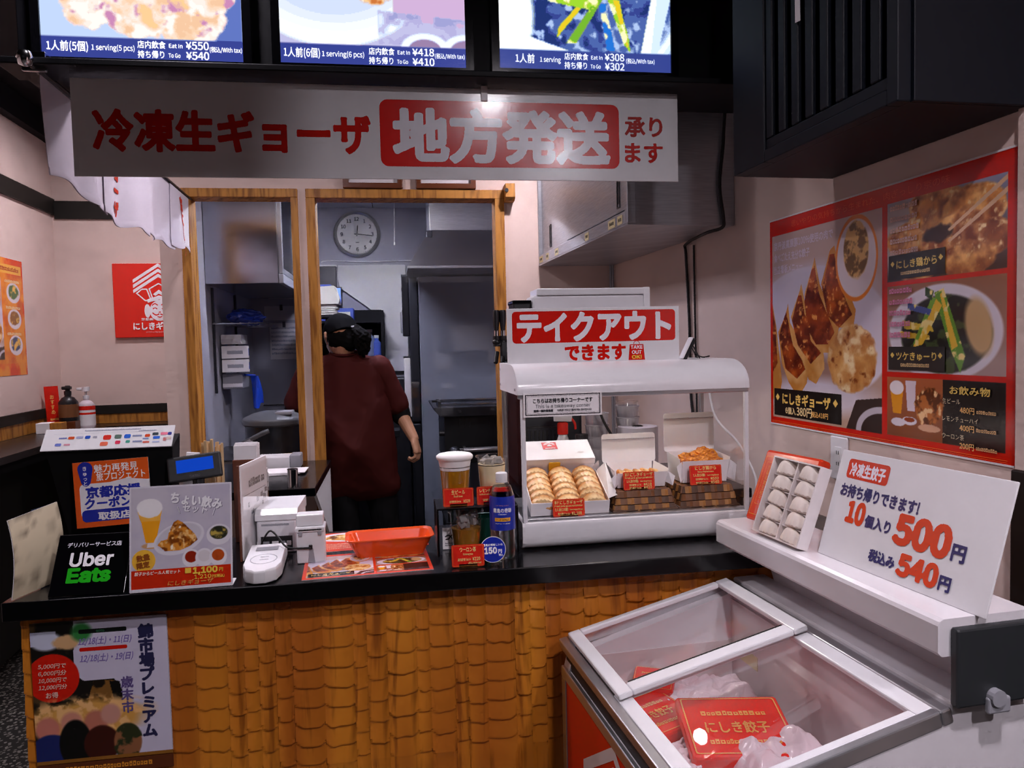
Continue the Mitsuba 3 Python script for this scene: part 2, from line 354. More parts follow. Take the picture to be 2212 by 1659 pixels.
[add('rod', cyl((x, 1.02, 2.52), (x, 1.02, 2.75), .008, n=10), 'black_plastic', parent=k) for x in (-1.0, .05)]
# black header over the counter that carries the menu screens
struct('wall_header', box(-.93, 1.22, 2.17, 2.36, 2.155, 2.75, .004), 'black_paint')
add('edge_rail', box(-.93, 1.02, 2.045, 2.17, 2.139, 2.156, .003), 'black_paint', parent='wall_header')  # rail pushed out in front of the header so that it shades the banner

# lamps: recessed spots, each a dark ring with a bright disc facing down
LMP = {}
for name, (x, y, z), r, wv, col in LAMPS:
    k = nm(name)
    t = np.arange(24) * 2 * np.pi / 24
    ring = lathe([(r + .025, .03), (r + .025, 0), (r + .02, -.004), (r + .002, -.004), (r + .001, .03)], (x, y, z), 24)
    mikit_k = add('trim_ring', ring, 'black_plastic', parent=k)
    disc = lathe([(0, 0), (r, 0)], (x, y, z + .012), 24); disc.invert()
    f = disc.faces; v = disc.vertices
    if np.cross(v[f[0][1]] - v[f[0][0]], v[f[0][2]] - v[f[0][0]])[2] > 0: disc.invert()
    kk = add('lens', disc, 'white_plastic', parent=k)
    scene[kk]['emitter'] = {'type': 'area', 'radiance': {'type': 'rgb', 'value': [wv * c for c in col]}}
    tag(k, None, 'ceiling light')
    LMP[k] = (x, y, z)
k = thing('kitchen_tube_lamp', 'slim fluorescent tube lamp with a white reflector housing in the kitchen', 'ceiling light')
add('housing', [box(-.45, .05, 4.18, 4.30, 2.3, 2.33, .003), box(-.45, .05, 4.18, 4.19, 2.278, 2.3), box(-.45, .05, 4.29, 4.30, 2.278, 2.3), box(-.42, -.40, 4.23, 4.25, 2.33, 2.43), box(0, .02, 4.23, 4.25, 2.33, 2.43)], 'white_plastic', parent=k)
kk = add('tube', cyl((-.43, 4.24, 2.28), (.03, 4.24, 2.28), .013), 'white_plastic', parent=k)
KITCHEN = 800
scene[kk]['emitter'] = {'type': 'area', 'radiance': {'type': 'rgb', 'value': [KITCHEN * c for c in COOL]}}

# ---------------------------------------------------------------- the counter
ct = thing('counter', 'long service counter with a black top and a front of chiselled brown wood', 'counter')
add('worktop', box(-.805, 1.19, 1.668, 2.125, .89, .93, .0025), 'black_gloss', parent=ct)
add('side_panel', box(-.79, -.77, 1.72, 2.10, 0, .89), 'black_soft', parent=ct)
add('back_panel', box(-.77, 1.19, 2.08, 2.10, 0, .89), 'black_soft', parent=ct)
add('kick_rail', box(-.79, 1.19, 1.735, 1.76, 0, .885), 'black_soft', parent=ct)
def plank(x0, w, seed):
    """hand-chiselled board: gouges stacked down the board, each proud at its lower lip and stepping back below it"""
    r = np.random.default_rng(seed); nx = max(7, int(w / .0045)); xs = np.linspace(0, w, nx)
    zs = np.concatenate([[0, .3, .48], np.arange(.50, .8895, .0024)]); Xg, Zg = np.meshgrid(xs, zs)
    per = .046 * r.uniform(.92, 1.12); ph = r.uniform(0, 1)
    e = (2 * Xg / w - 1); u = (Zg / per + ph) + (-.16 - .18 * r.random()) * np.abs(e) ** 4 + .16 * (meshkit.noise(np.stack([Xg * 60, np.floor(Zg / per) * 0 + seed, Zg * 9], -1), 5) - .5)
    c = np.floor(u); f = u - c
    amp = .0048 * (.6 + .8 * meshkit.noise(np.stack([c * 3.1, 0 * c + seed * 1.7, 0 * c], -1), 3))
    d = amp * (1 - f) * np.clip(f / .07, 0, 1) - .0024 * (1 - e ** 2) + .0006 * (meshkit.noise(np.stack([Xg * 400, Zg * 12, 0 * Xg + seed], -1), 8) - .5)
    P = np.stack([x0 + Xg, 1.714 - d, Zg], -1)
    g = grid(P); q = [g, box(x0, x0 + w, 1.719, 1.735, 0, .888)]
    return cat(q)
x, i = -.79, 0
ws = []
while x < 1.17:
    w = float(R.choice([.03, .036, .044, .056, .066])); ws.append((x, min(w, 1.19 - x))); x += w
for i, (x0, w) in enumerate(ws): add('plank', plank(x0, w, i), 'wood_front', parent=ct, smooth=40)

# ---------------------------------------------------------------- header: screens, banner
def emit(rad, w=None):
    e = {'type': 'area', 'radiance': {'type': 'rgb', 'value': [float(v) for v in rad]}}
    if w is not None: e['sampling_weight'] = w
    return e
def posterise(cv, k, key, parent, o, ex, ey, gain, lift=.0005):
    """a lit picture: the canvas cells sorted into k colours, one glowing piece of the screen for each"""
    from scipy.cluster.vq import kmeans2
    C = cv.C; cell = (C[:-1, :-1] + C[1:, :-1] + C[:-1, 1:] + C[1:, 1:]) / 4; q = cell.reshape(-1, 3)
    cen, lab = kmeans2(q, k, seed=3, minit='++'); m = basis(o, ex, ey)
    V = np.stack([cv.x, cv.y, 0 * cv.x + lift], -1).reshape(-1, 3) @ m[:3, :3].T + m[:3, 3]; nu = C.shape[1]
    i, j = np.divmod(np.arange(len(q)), nu - 1); a = i * nu + j
    for c in range(k):
        s = a[lab == c]
        if not len(s): continue
        f = np.vstack([np.stack([s, s + 1, s + nu + 1], 1), np.stack([s, s + nu + 1, s + nu], 1)]); u, inv = np.unique(f, return_inverse=True)
        kk = f'{parent}__{key}__{c + 1:03d}'
        mm = trimesh.Trimesh(V[u], inv.reshape(f.shape), process=False); mm.apply_transform(FRAME[-1])
        scene[kk] = mikit.ply(mm, 'black_gloss', emitter=emit(lin(np.clip(cen[c], 0, 255)) * gain, .04))

SCREEN = 1.5
def menu_screen(x0, x1, z0, label, paint, lines):
    k = thing('menu_screen', label, 'screen', 'menu screens on the header'); w, h = x1 - x0, .285
    add('casing', [box(x0 - .022, x1 + .022, 2.158, 2.17, z0 - .022, z0 + h + .02, .003)], 'black_plastic', parent=k)
    add('bezel', [box(x0 - .022, x0, 2.15, 2.158, z0 - .022, z0 + h + .02), box(x1, x1 + .022, 2.15, 2.158, z0 - .022, z0 + h + .02), box(x0, x1, 2.15, 2.158, z0 - .022, z0), box(x0, x1, 2.15, 2.158, z0 + h, z0 + h + .02)], 'black_gloss', parent=k)
    cv = Canvas(w, h, 190, '8fa8d8', seed=int(abs(x0) * 100)); paint(cv); cv.rect(0, 0, w, .054, '343f8c')
    posterise(cv, 20, 'picture', k, (x0, 2.157, z0), X, Z, SCREEN)
    pr = Print((x0, 2.156, z0), X, Z)
    for t, x, y, hh, fit in lines: pr.text(t, x, y, hh, 'ffffff', 1, fit=fit, px=40)
    kk = pr.done('caption', parent=k); scene[kk]['emitter'] = emit(np.array([.75, .8, 1.0]) * SCREEN, .04)
def scr1(c):   # fried chicken
    c.put(c.E(.25, .2, .4, .25, soft=.6), 'b9cdf0'); c.poly([(.32, .05), (.495, .05), (.495, .285), (.40, .285)], '5a6fb8')
    for cx, cy, a, b, s in ((.12, .15, .075, .07, 1), (.24, .13, .085, .075, 2), (.19, .2, .09, .07, 3), (.36, .115, .085, .075, 4), (.31, .2, .09, .08, 5), (.42, .19, .07, .07, 6)):
        m = c.E(cx, cy, a, b, soft=.12, wob=.22, seed=s); c.put(m, 'f6e2da'); c.mott(m, 'e8bd98', 26, .55, .2, s); c.mott(m, 'fff3ea', 38, .56, .08, s + 9); c.mott(m, 'c07fae', 30, .62, .1, s + 4); c.mott(m * c.E(cx, cy - .02, a, b, soft=.5), 'f0c48a', 18, .6, .15, s + 2)
def scr2(c):   # plate of dumplings
    c.put(c.E(.25, .14, .5, .3, soft=.5), 'b9b7dc'); c.put(c.E(.14, .24, .25, .19, soft=.06), 'ffffff'); c.put(c.E(.14, .25, .21, .14, soft=.5), 'c6d5f4')
    c.poly([(.3, .13), (.497, .11), (.497, .2), (.3, .2)], 'c9a9cf'); c.mott(c.P([(.26, .06), (.497, .06), (.497, .13), (.26, .15)]), '8f96cc', 30, .5, .3, 4)
    for cx, cy in ((.06, .24), (.15, .235), (.25, .22), (.34, .25)):
        m = c.E(cx, cy, .06, .055, soft=.15, wob=.2, seed=int(cx * 99)); c.put(m, 'f0c48c'); c.mott(m, 'c56f35', 30, .5, .1, 3); c.mott(m, 'fff0dc', 40, .6, .1, 5)
    for cx in (.385, .5):
        c.put(c.E(cx, .052, .065, .04, soft=.1), 'e9f2ff'); c.put(c.E(cx, .046, .045, .03, soft=.1), '93799f')
def scr3(c):   # green vegetables in a glass bowl
    c.put(c.E(.22, .2, .33, .26, soft=.12), 'eaf3ff'); c.put(c.E(.27, .19, .24, .19, soft=.1), '4a63a8'); c.mott(c.E(.27, .19, .24, .19, soft=.1), '1d2f6b', 24, .5, .12, 2); c.mott(c.E(.27, .19, .24, .19), 'a9c3ee', 40, .6, .08, 6)
    c.poly([(.0, .05), (.0, .12), (.2, .055)], 'f6fbff'); c.put(c.E(.05, .15, .05, .1, soft=.3), 'ffffff')
    for p, q in (([(.165, .09), (.26, .2), (.30, .24), (.28, .24), (.17, .12)], 'd9c21c'), ([(.14, .19), (.27, .17), (.29, .2), (.15, .22)], '9bcf2a'), ([(.3, .24), (.335, .23), (.375, .1), (.38, .055), (.36, .08)], '8fd12c'), ([(.33, .2), (.35, .2), (.375, .07), (.37, .07)], 'f0c62c'), ([(.29, .19), (.31, .19), (.335, .06), (.31, .06), (.3, .12)], '1f6fd0'), ([(.19, .075), (.22, .075), (.3, .2), (.28, .2)], '6fb02a')):
        m = c.P(p); c.put(m, q); c.mott(m, 'fff6c0', 40, .6, .1, 3)
    c.put(c.P([(.44, .05), (.46, .05), (.5, .2), (.5, .285), (.47, .285)]), 'cfe6ff'); c.put(c.P([(.41, .05), (.44, .05), (.47, .285), (.46, .285)]), 'ffffff')
menu_screen(-.867, -.37, 2.195, 'menu screen showing fried chicken, leftmost of the three on the black header', scr1, [('1人前(5個)', .012, .02, .027, .10), ('1 serving(5 pcs)', .12, .022, .018, .105), ('店内飲食', .232, .032, .02, .07), ('Eat In', .31, .033, .014, .034), ('¥550', .352, .031, .026, .058), ('持ち帰り', .232, .007, .02, .066), ('To Go', .308, .008, .014, .03), ('¥540', .352, .005, .026, .058), ('(税込/With tax)', .412, .026, .015, .082)])
menu_screen(-.274, .223, 2.198, 'menu screen showing a white plate of dumplings, between the other two menu screens', scr2, [('1人前(6個)', .008, .02, .027, .095), ('1 serving(6 pcs)', .108, .022, .018, .112), ('店内飲食', .232, .032, .02, .07), ('Eat In', .31, .033, .014, .034), ('¥418', .35, .031, .026, .06), ('持ち帰り', .232, .007, .02, .066), ('To Go', .308, .008, .014, .03), ('¥410', .35, .005, .026, .06), ('(税込/With tax)', .412, .026, .015, .082)])
menu_screen(.318, .818, 2.202, 'menu screen showing green vegetables in a bowl, rightmost of the three on the black header', scr3, [('1人前', .045, .02, .027, .055), ('1 serving', .115, .022, .018, .06), ('店内飲食', .185, .032, .02, .07), ('Eat In', .263, .033, .014, .034), ('¥308', .303, .031, .026, .058), ('持ち帰り', .185, .007, .02, .066), ('To Go', .261, .008, .014, .03), ('¥302', .303, .005, .026, .058), ('(税込/With tax)', .366, .026, .015, .085)])

# ---------------------------------------------------------------- the long banner under the header
bn = thing('banner', 'long glossy white banner with red lettering hung under the black header', 'banner')
add('panel', obox((-.79, 2.121, 1.885), X, Z, 1.612, .247, .004, .001), 'white_gloss', parent=bn)
pr = Print((0, 2.117, 0), X, Z)
pr.text('冷凍生ギョーザ', -.742, 1.962, .108, 'b81408', 4, fit=.70, px=96)
pr.geom(rrect(-.018, 1.919, .648, 2.097, .022), 'c81206')
pr.text('地方発送', .015, 1.947, .146, 'e6e6ee', 5, fit=.607, px=110)
pr.text('承り', .664, 2.015, .06, 'a31308', 2, fit=.112, px=64); pr.text('ます', .664, 1.942, .06, 'b81408', 2, fit=.112, px=64)
pr.done('lettering', 'print_gloss', bn)
add('hanging_clip', obox((.258, 2.1175, 2.098), X, Z, .018, .04, .006, .001), 'white_plastic', parent=bn)

# ---------------------------------------------------------------- cloth curtain on the left
with frame(SIDE):
    nk = thing('shop_curtain', 'short white cloth shop curtain with red writing hung at the left of the counter', 'curtain')
    mat('curtain_cloth', 'd2cbd8', .85, .2)
    ys = [2.17, 2.62, 3.02, 3.46, 3.80]
    def cloth(y0, y1, zb0, zb1, seed, off):
        v, u = np.meshgrid(np.linspace(0, 1, 26), np.linspace(0, 1, 34), indexing='ij'); yy = y0 - .02 + (y1 - y0 + .02) * u; top = 2.135
        zz = top + (zb0 + (zb1 - zb0) * u - top + .01 * np.sin(u * 9 + seed) * v) * v
        xx = -.772 + off + v ** .7 * (.016 * np.sin(yy * 11) + .006 * np.sin(yy * 29)) + .03 * v * np.clip(1 - (yy - 2.15) / .35, 0, 1)
        return np.stack([xx, yy, zz], -1)
    for i, (zb0, zb1) in enumerate(((1.885, 1.862), (1.862, 1.862), (1.868, 1.874), (1.878, 1.9))):
        P = cloth(ys[i] - .015, ys[i + 1], zb0, zb1, i, .004 * (i % 2))
        k = add('cloth', shell(P, .0012), 'curtain_cloth', parent=nk, smooth=True)
        hem = P[-3:, :, :] + np.array([.0016, 0, 0]); add('hem', shell(hem, .0018), 'curtain_cloth', parent=k, smooth=True)
    def on_cloth(y0, y1, zt, txt, i, dx=.010):
        pr = Print((0, 0, 0), Y, Z)
        n = len(txt); h = y1 - y0
        for q, ch in enumerate(txt): pr.text(ch, (y0 + y1) / 2, zt - h * (q + .9), h, 'c03a2a', 2, 'c', px=40)
        for v in pr.V:
            y, z = v[:, 0].copy(), v[:, 1].copy(); i = min(3, max(0, np.searchsorted(ys, y.mean()) - 1)); u = (y - ys[i] + .015) / (ys[i + 1] - ys[i] + .015); t = np.clip((2.135 - z) / .265, 0, 1)
            v[:, 2] = -.772 + .004 * (i % 2) + t ** .7 * (.016 * np.sin(y * 11) + .006 * np.sin(y * 29)) + .03 * t * np.clip(1 - (y - 2.15) / .35, 0, 1) + .0035
        pr.done('lettering', 'print_matt', nk)
    on_cloth(2.70, 2.762, 2.12, 'ギョーザ', 1); on_cloth(3.55, 3.615, 2.11, '京にしき', 3)
    cr = thing('curtain_rod', 'thin black rod with polished end knob carrying the white shop curtain', 'rod')
    add('rod', cyl((-.772, 2.06, 2.142), (-.772, 3.84, 2.142), .009), 'black_plastic', parent=cr)
    add('knob', lathe([(0, -.02), (.014, -.016), (.019, 0), (.014, .016), (0, .02)], (-.772, 2.05, 2.142)), 'chrome', parent=cr, smooth=True)
    add('bracket', [box(-.80, -.745, 2.10, 2.112, 2.13, 2.175, .002), box(-.80, -.745, 2.10, 2.2, 2.17, 2.178, .002)], 'chrome', parent=cr)

# ---------------------------------------------------------------- door trimmings and wall things on the partition
for x0, x1, s in ((-.213, .068, 'left'), (.13, .419, 'right')):
    k = thing('certificate_frame', f'brown wooden certificate frame above the doorway, {s} one of the pair', 'picture frame', 'certificate frames above the doorway')
    m = .026
    add('frame', [box(x0, x1, YP - .024, YP - .001, 2.188, 2.188 + m, .004), box(x0, x1, YP - .024, YP - .001, 2.40, 2.40 + m, .004), box(x0, x0 + m, YP - .024, YP - .001, 2.188, 2.426, .004), box(x1 - m, x1, YP - .024, YP - .001, 2.188, 2.426, .004)], 'brown_frame', parent=k)
    add('certificate', box(x0 + m, x1 - m, YP - .008, YP - .003, 2.21, 2.405), 'paper', parent=k)
k = thing('wooden_bracket', 'small wooden block fixed beside the top right corner of the doorway', 'bracket')
add('block', hull([(x, y, z) for x in (.556, .602) for y, z in ((YP, 2.125), (YP, 2.205), (YP - .075, 2.205), (YP - .075, 2.14), (YP - .06, 2.125))]), 'oak', parent=k)
add('bolt', cyl((.560, YP - .074, 2.172), (.560, YP - .082, 2.172), .009, n=12), 'steel_dark', parent=k)

# ---------------------------------------------------------------- right wall: black louvred cabinet, steel cabinet, cables
with frame(SIDE):
    k = thing('louvred_cabinet', 'matt black hanging cabinet with vertical louvre slats at the upper right', 'cabinet')
    x0, x1, y0, y1, z0 = .962, 1.247, 1.245, 1.868, 1.853
    add('body', [box(x0 + .028, x1, y0 + .004, y1, z0, 2.75)], 'cabinet_black', parent=k)
    add('stile', box(x0, x0 + .03, y1 - .155, y1, z0, 2.75, .003), 'cabinet_black', parent=k)
    add('stile', box(x0, x0 + .03, y0, y0 + .03, z0, 2.75, .003), 'cabinet_black', parent=k)
    add('rail', box(x0, x0 + .03, y0 + .03, y1 - .155, z0, z0 + .03, .003), 'cabinet_black', parent=k)
    add('rail', box(x0 + .006, x0 + .03, y0 + .03, y1 - .155, z0 + .03, z0 + .055, .003), 'cabinet_black', parent=k)
    n = 8; pw = (y1 - .155 - y0 - .03) / n
    for i in range(n): add('slat', box(x0 + .004, x0 + .024, y0 + .03 + pw * i + pw * .45, y0 + .03 + pw * i + pw * .95, z0 + .055, 2.75, .003), 'cabinet_black', parent=k)
    add('end_panel', box(x0 + .03, x1, y0 - .006, y0 + .004, z0, 2.75, .002), 'cabinet_black', parent=k)
    k = thing('paper_strip', 'narrow white paper strip hanging on the black louvre slats', 'paper')
    add('sheet', hull([(x0 + .0025, y, z) for y, z in ((1.56, 2.125), (1.58, 2.128), (1.585, 2.5), (1.57, 2.5))] + [(x0 + .0035, y, z) for y, z in ((1.56, 2.125), (1.58, 2.128), (1.585, 2.5), (1.57, 2.5))]), 'paper', parent=k)

    k = thing('steel_wall_cabinet', 'stainless steel wall cabinet with sliding doors over the takeaway showcase', 'cabinet')
    x0, x1, y0, y1, z0 = .868, 1.248, 2.42, 3.72, 1.815
    add('body', [box(x0 + .03, x1, y0, y1, z0 + .004, 2.56), box(x0, x1, y0, y1, z0, z0 + .006, .001), box(x0, x0 + .03, y0, y0 + .03, z0 + .006, 2.56, .002), box(x0, x0 + .03, y1 - .02, y1, z0 + .006, 2.56, .002)], 'steel', parent=k)
    add('rail', box(x0, x0 + .03, y0 + .03, y1 - .02, z0 + .006, z0 + .05, .002), 'steel', parent=k)
    for a, b, dx in ((y0 + .03, 3.2, .004), (3.12, y1 - .02, .016)):
        d = add('door', box(x0 + dx, x0 + dx + .012, a, b, z0 + .055, 2.5, .002), 'steel', parent=k)
        hy = a + .05 if dx < .01 else b - .19
        add('handle', [box(x0 + dx - .003, x0 + dx, hy, hy + .03, 1.885, 1.89), box(x0 + dx - .003, x0 + dx, hy, hy + .03, 1.985, 1.99), box(x0 + dx - .003, x0 + dx, hy, hy + .004, 1.885, 1.99), box(x0 + dx - .003, x0 + dx, hy + .026, hy + .03, 1.885, 1.99)], 'steel_dark', parent=d)
        add('handle_recess', box(x0 + dx - .001, x0 + dx + .0005, hy + .008, hy + .022, 1.9, 1.975), 'rubber', parent=d)
    mat('tape', 'cfc299', .7, .2)
    for y, w, t in ((2.47, .05, 'おたま'), (2.545, .075, 'バット'), (2.86, .05, 'さら'), (3.33, .06, 'コップ'), (3.51, .05, 'ふた'), (3.63, .07, 'ボウル')):
        kk = add('label_tape', box(x0 - .0012, x0, y, y + w, z0 + .012, z0 + .042), 'tape', parent=k)
        for q in range(3): add('writing', box(x0 - .0016, x0 - .001, y + w * (.2 + .22 * q), y + w * (.34 + .22 * q), z0 + .022, z0 + .033), 'trim_dark', parent=kk)
    for key, lab, pts, r in (('cable', 'black cable looping down the side of the steel wall cabinet to the wall', [(1.1, 2.38, 2.24), (1.2, 2.40, 2.26), (1.205, 2.408, 2.1), (1.19, 2.408, 1.95), (1.203, 2.409, 1.84), (1.198, 2.411, 1.806), (1.18, 2.5, 1.800), (1.236, 2.79, 1.80), (1.240, 2.80, 1.76), (1.242, 2.78, 1.5), (1.242, 2.77, 1.2), (1.242, 2.7, 1.0)], .0055),
                             ('cable', 'thin pale cable hanging on the wall just right of the black wall cable', [(1.243, 2.735, 1.79), (1.243, 2.73, 1.5), (1.243, 2.72, 1.0)], .004)):
        kk = add(key, tube(curve(pts), r), 'rubber' if 'black' in lab else 'white_plastic', lab, 'cable', smooth=True)
    add('pipe', [cyl((1.235, 3.70, .9), (1.235, 3.70, 1.815), .008, n=12), cyl((1.235, 3.67, .9), (1.235, 3.67, 1.815), .005, n=12)], 'grey_plastic', 'grey conduit running down the wall corner under the steel cabinet', 'pipe')

# ---------------------------------------------------------------- heated takeaway showcase
def micro(pr, x, y, w, h, c, seed=0):
    """a line of print too small to read"""
    r = np.random.default_rng(seed); q = x
    while q < x + w:
        a = h * r.uniform(.5, .95); g = sbox(q, y, q + a * .8, y + h * r.uniform(.7, 1)).difference(sbox(q + a * .25, y + h * .3, q + a * .55, y + h * r.uniform(.45, .65))); pr.geom(g, c, False); q += a
    return pr
sc = thing('takeaway_showcase', 'white countertop takeaway showcase with a curved hood and glass sides', 'display case')
arc = [(1.80 + .105 * (1 - math.cos(t)) , 1.318 + .062 * math.sin(t)) for t in np.linspace(0, math.pi / 2, 9)]
outer = [(2.10, 1.306), (2.10, 1.380)] + arc[::-1] + [(1.80, 1.308)]
hood = Polygon(outer + [(1.804, 1.308)] + [(y + .004, z - .004) for y, z in arc] + [(2.096, 1.376), (2.096, 1.306)])
add('hood', prism(hood, .587, YZ(.290)), 'white_gloss', parent=sc, smooth=35)
endp = Polygon(outer)
for x in (.2885, .8745): add('hood_end', prism(endp, .004, YZ(x)), 'white_plastic', parent=sc)
for x in (.287, .8795):
    for y, z in ((2.085, 1.362), (2.085, 1.322), (1.826, 1.320)): add('screw', cyl((x - .001, y, z), (x + .001, y, z), .0035, n=10), 'chrome', parent=sc)
add('front_rail', box(.29, .878, 1.803, 1.812, 1.298, 1.312, .002), 'alu', parent=sc)
base = [(2.10, .93), (2.10, .998), (1.815, .998), (1.803, .996), (1.80, .988), (1.80, .965), (1.803, .948), (1.811, .937), (1.826, .93)]
add('base', prism(Polygon(base), .582, YZ(.2995)), 'white_gloss', parent=sc, smooth=35)
add('base_end', prism(Polygon(base), .006, YZ(.294)), 'white_plastic', parent=sc)
for y, z in ((1.815, .958), (1.815, .975)): add('screw', cyl((.293, y, z), (.295, y, z), .0035, n=10), 'chrome', parent=sc)
add('deck', box(.305, .875, 1.83, 2.095, .998, 1.001), 'alu', parent=sc)
add('lip', box(.303, .878, 1.812, 1.83, .998, 1.004, .001), 'alu', parent=sc)
for x, y in ((.297, 1.806), (.8685, 1.806), (.292, 2.088), (.8685, 2.088)): add('post', box(x, x + .011, y, y + .011, .995, 1.31, .002), 'alu' if y > 2 else 'white_plastic', parent=sc)
for x in (.299, .872): add('glass_side', box(x, x + .0001, 1.82, 2.087, 1.0, 1.306) if False else grid(np.array([[[x, 1.82, 1.0], [x, 2.087, 1.0]], [[x, 1.82, 1.306], [x, 2.087, 1.306]]])), 'glass', parent=sc)
add('lamp_socket', cyl((.575, 1.95, 1.376), (.575, 1.95, 1.358), .012), 'white_plastic', parent=sc)
kk = add('lamp_bulb', lathe([(0, -.022), (.012, -.019), (.019, -.008), (.02, 0), (.016, .01), (.011, .018), (0, .018)], (.575, 1.95, 1.34), 20), 'white_plastic', parent=sc, smooth=True); scene[kk]['emitter'] = emit(np.array([1, .88, .74]) * 130)

k = thing('takeaway_notice', 'small white notice with a double black border hung at the upper left of the showcase', 'sign')
add('panel', obox((.3025, 1.7985, 1.2545), X, Z, .193, .058, .0015), 'white_card', parent=k)
pr = Print((.3025, 1.797, 1.2545), X, Z)
pr.geom(sbox(.004, .004, .189, .054).difference(sbox(.0062, .0062, .1868, .0518)), '1a1a22'); pr.geom(sbox(.008, .008, .185, .050).difference(sbox(.0085, .0085, .1845, .0495)), '1a1a22')
pr.text('こちらはお持ち帰りコーナーです', .0965, .0345, .0115, '15151c', 2, 'c', fit=.147); pr.text('This is a takeaway corner', .0965, .0215, .011, '26262e', 0, 'c', fit=.135, latin=True)
pr.text('這是一個外賣角落', .024, .0125, .006, '15151c', 2, 'l', fit=.048, px=32); pr.text('이쪽은 가지고 돌아가는 코너입니다', .082, .0125, .006, '26262e', 1, 'l', fit=.085, px=32)
pr.done('lettering', parent=k)

k = thing('takeout_sign', 'white board sign with a red panel standing on top of the showcase hood', 'sign')
add('panel', obox((.289, 1.952, 1.379), X, Z, .464, .143, .004, .001), 'white_gloss', parent=k)
pr = Print((0, 1.948, 0), X, Z)
pr.geom(rrect(.303, 1.432, .742, 1.514, .010), 'c41408'); pr.text('テイクアウト', .315, 1.4425, .081, 'e8e6ec', 4, fit=.416, px=80)
pr.text('できます', .44, 1.3885, .044, 'c41408', 3, fit=.165, px=64)
pr.poly([(.612, 1.382), (.657, 1.382), (.653, 1.423), (.616, 1.423)], 'c41408'); pr.geom(Point(.6345, 1.424).buffer(.0085).difference(Point(.6345, 1.424).buffer(.0072)), 'c41408')
for t, z, c in (('TAKE', 1.4115, 'e8e6ec'), ('OUT', 1.398, 'e8e6ec'), ('OK!', 1.3855, 'e6c84a')): pr.text(t, .6345, z, .0115, c, 2, 'c', fit=.033 if t == 'TAKE' else .027, latin=True)
pr.done('lettering', 'print_gloss', k)

k = thing('storage_case', 'long white translucent storage case lying on the hood behind the takeout board', 'box')
add('body', box(.366, .686, 2.0, 2.09, 1.38, 1.558, .006), 'white_plastic', parent=k); add('lid', box(.378, .688, 1.995, 2.095, 1.558, 1.576, .003), 'white_gloss', parent=k); add('side_band', box(.672, .6905, 1.994, 2.092, 1.38, 1.577, .003), 'white_gloss', parent=k)
k = thing('black_case', 'small flat black case lying behind the left end of the takeout board', 'box'); add('body', box(.315, .362, 2.0, 2.08, 1.38, 1.541, .003), 'black_plastic', parent=k); add('lid', box(.313, .364, 1.998, 2.082, 1.536, 1.546, .002), 'black_gloss', parent=k)
k = thing('tablet', 'small black tablet leaning on its stand at the right end of the showcase hood', 'tablet')
ex, ey = np.array([.25, .968, 0]), np.array([.42, -.11, .9]); o = np.array([.757, 1.93, 1.381])
add('body', obox(o, ex, ey, .075, .062, .009, .003), 'black_plastic', parent=k); m = obox(o + unit(np.cross(ex, ey)) * -.0016 if False else o - .0 * ex, ex, ey, .075, .062, .0005)
add('screen', obox(o - unit(np.cross(unit(ex), unit(ey))) * .004, ex, ey, .075, .062, .004, .001), 'white_plastic', parent=k)
for s in (.015, .06): add('leg', hull([o + ex * (s + d) + e for d in (0, .004) for e in (np.array([.024, 0, .04]), np.array([.028, 0, .04]), np.array([.050, 0, .0]), np.array([.046, 0, .0]))]), 'black_plastic', parent=k)
add('cord', tube(curve([(.80, 1.96, 1.392), (.82, 1.95, 1.384), (.85, 1.98, 1.386), (.868, 2.03, 1.383)]), .0018), 'rubber', parent=k, smooth=True)

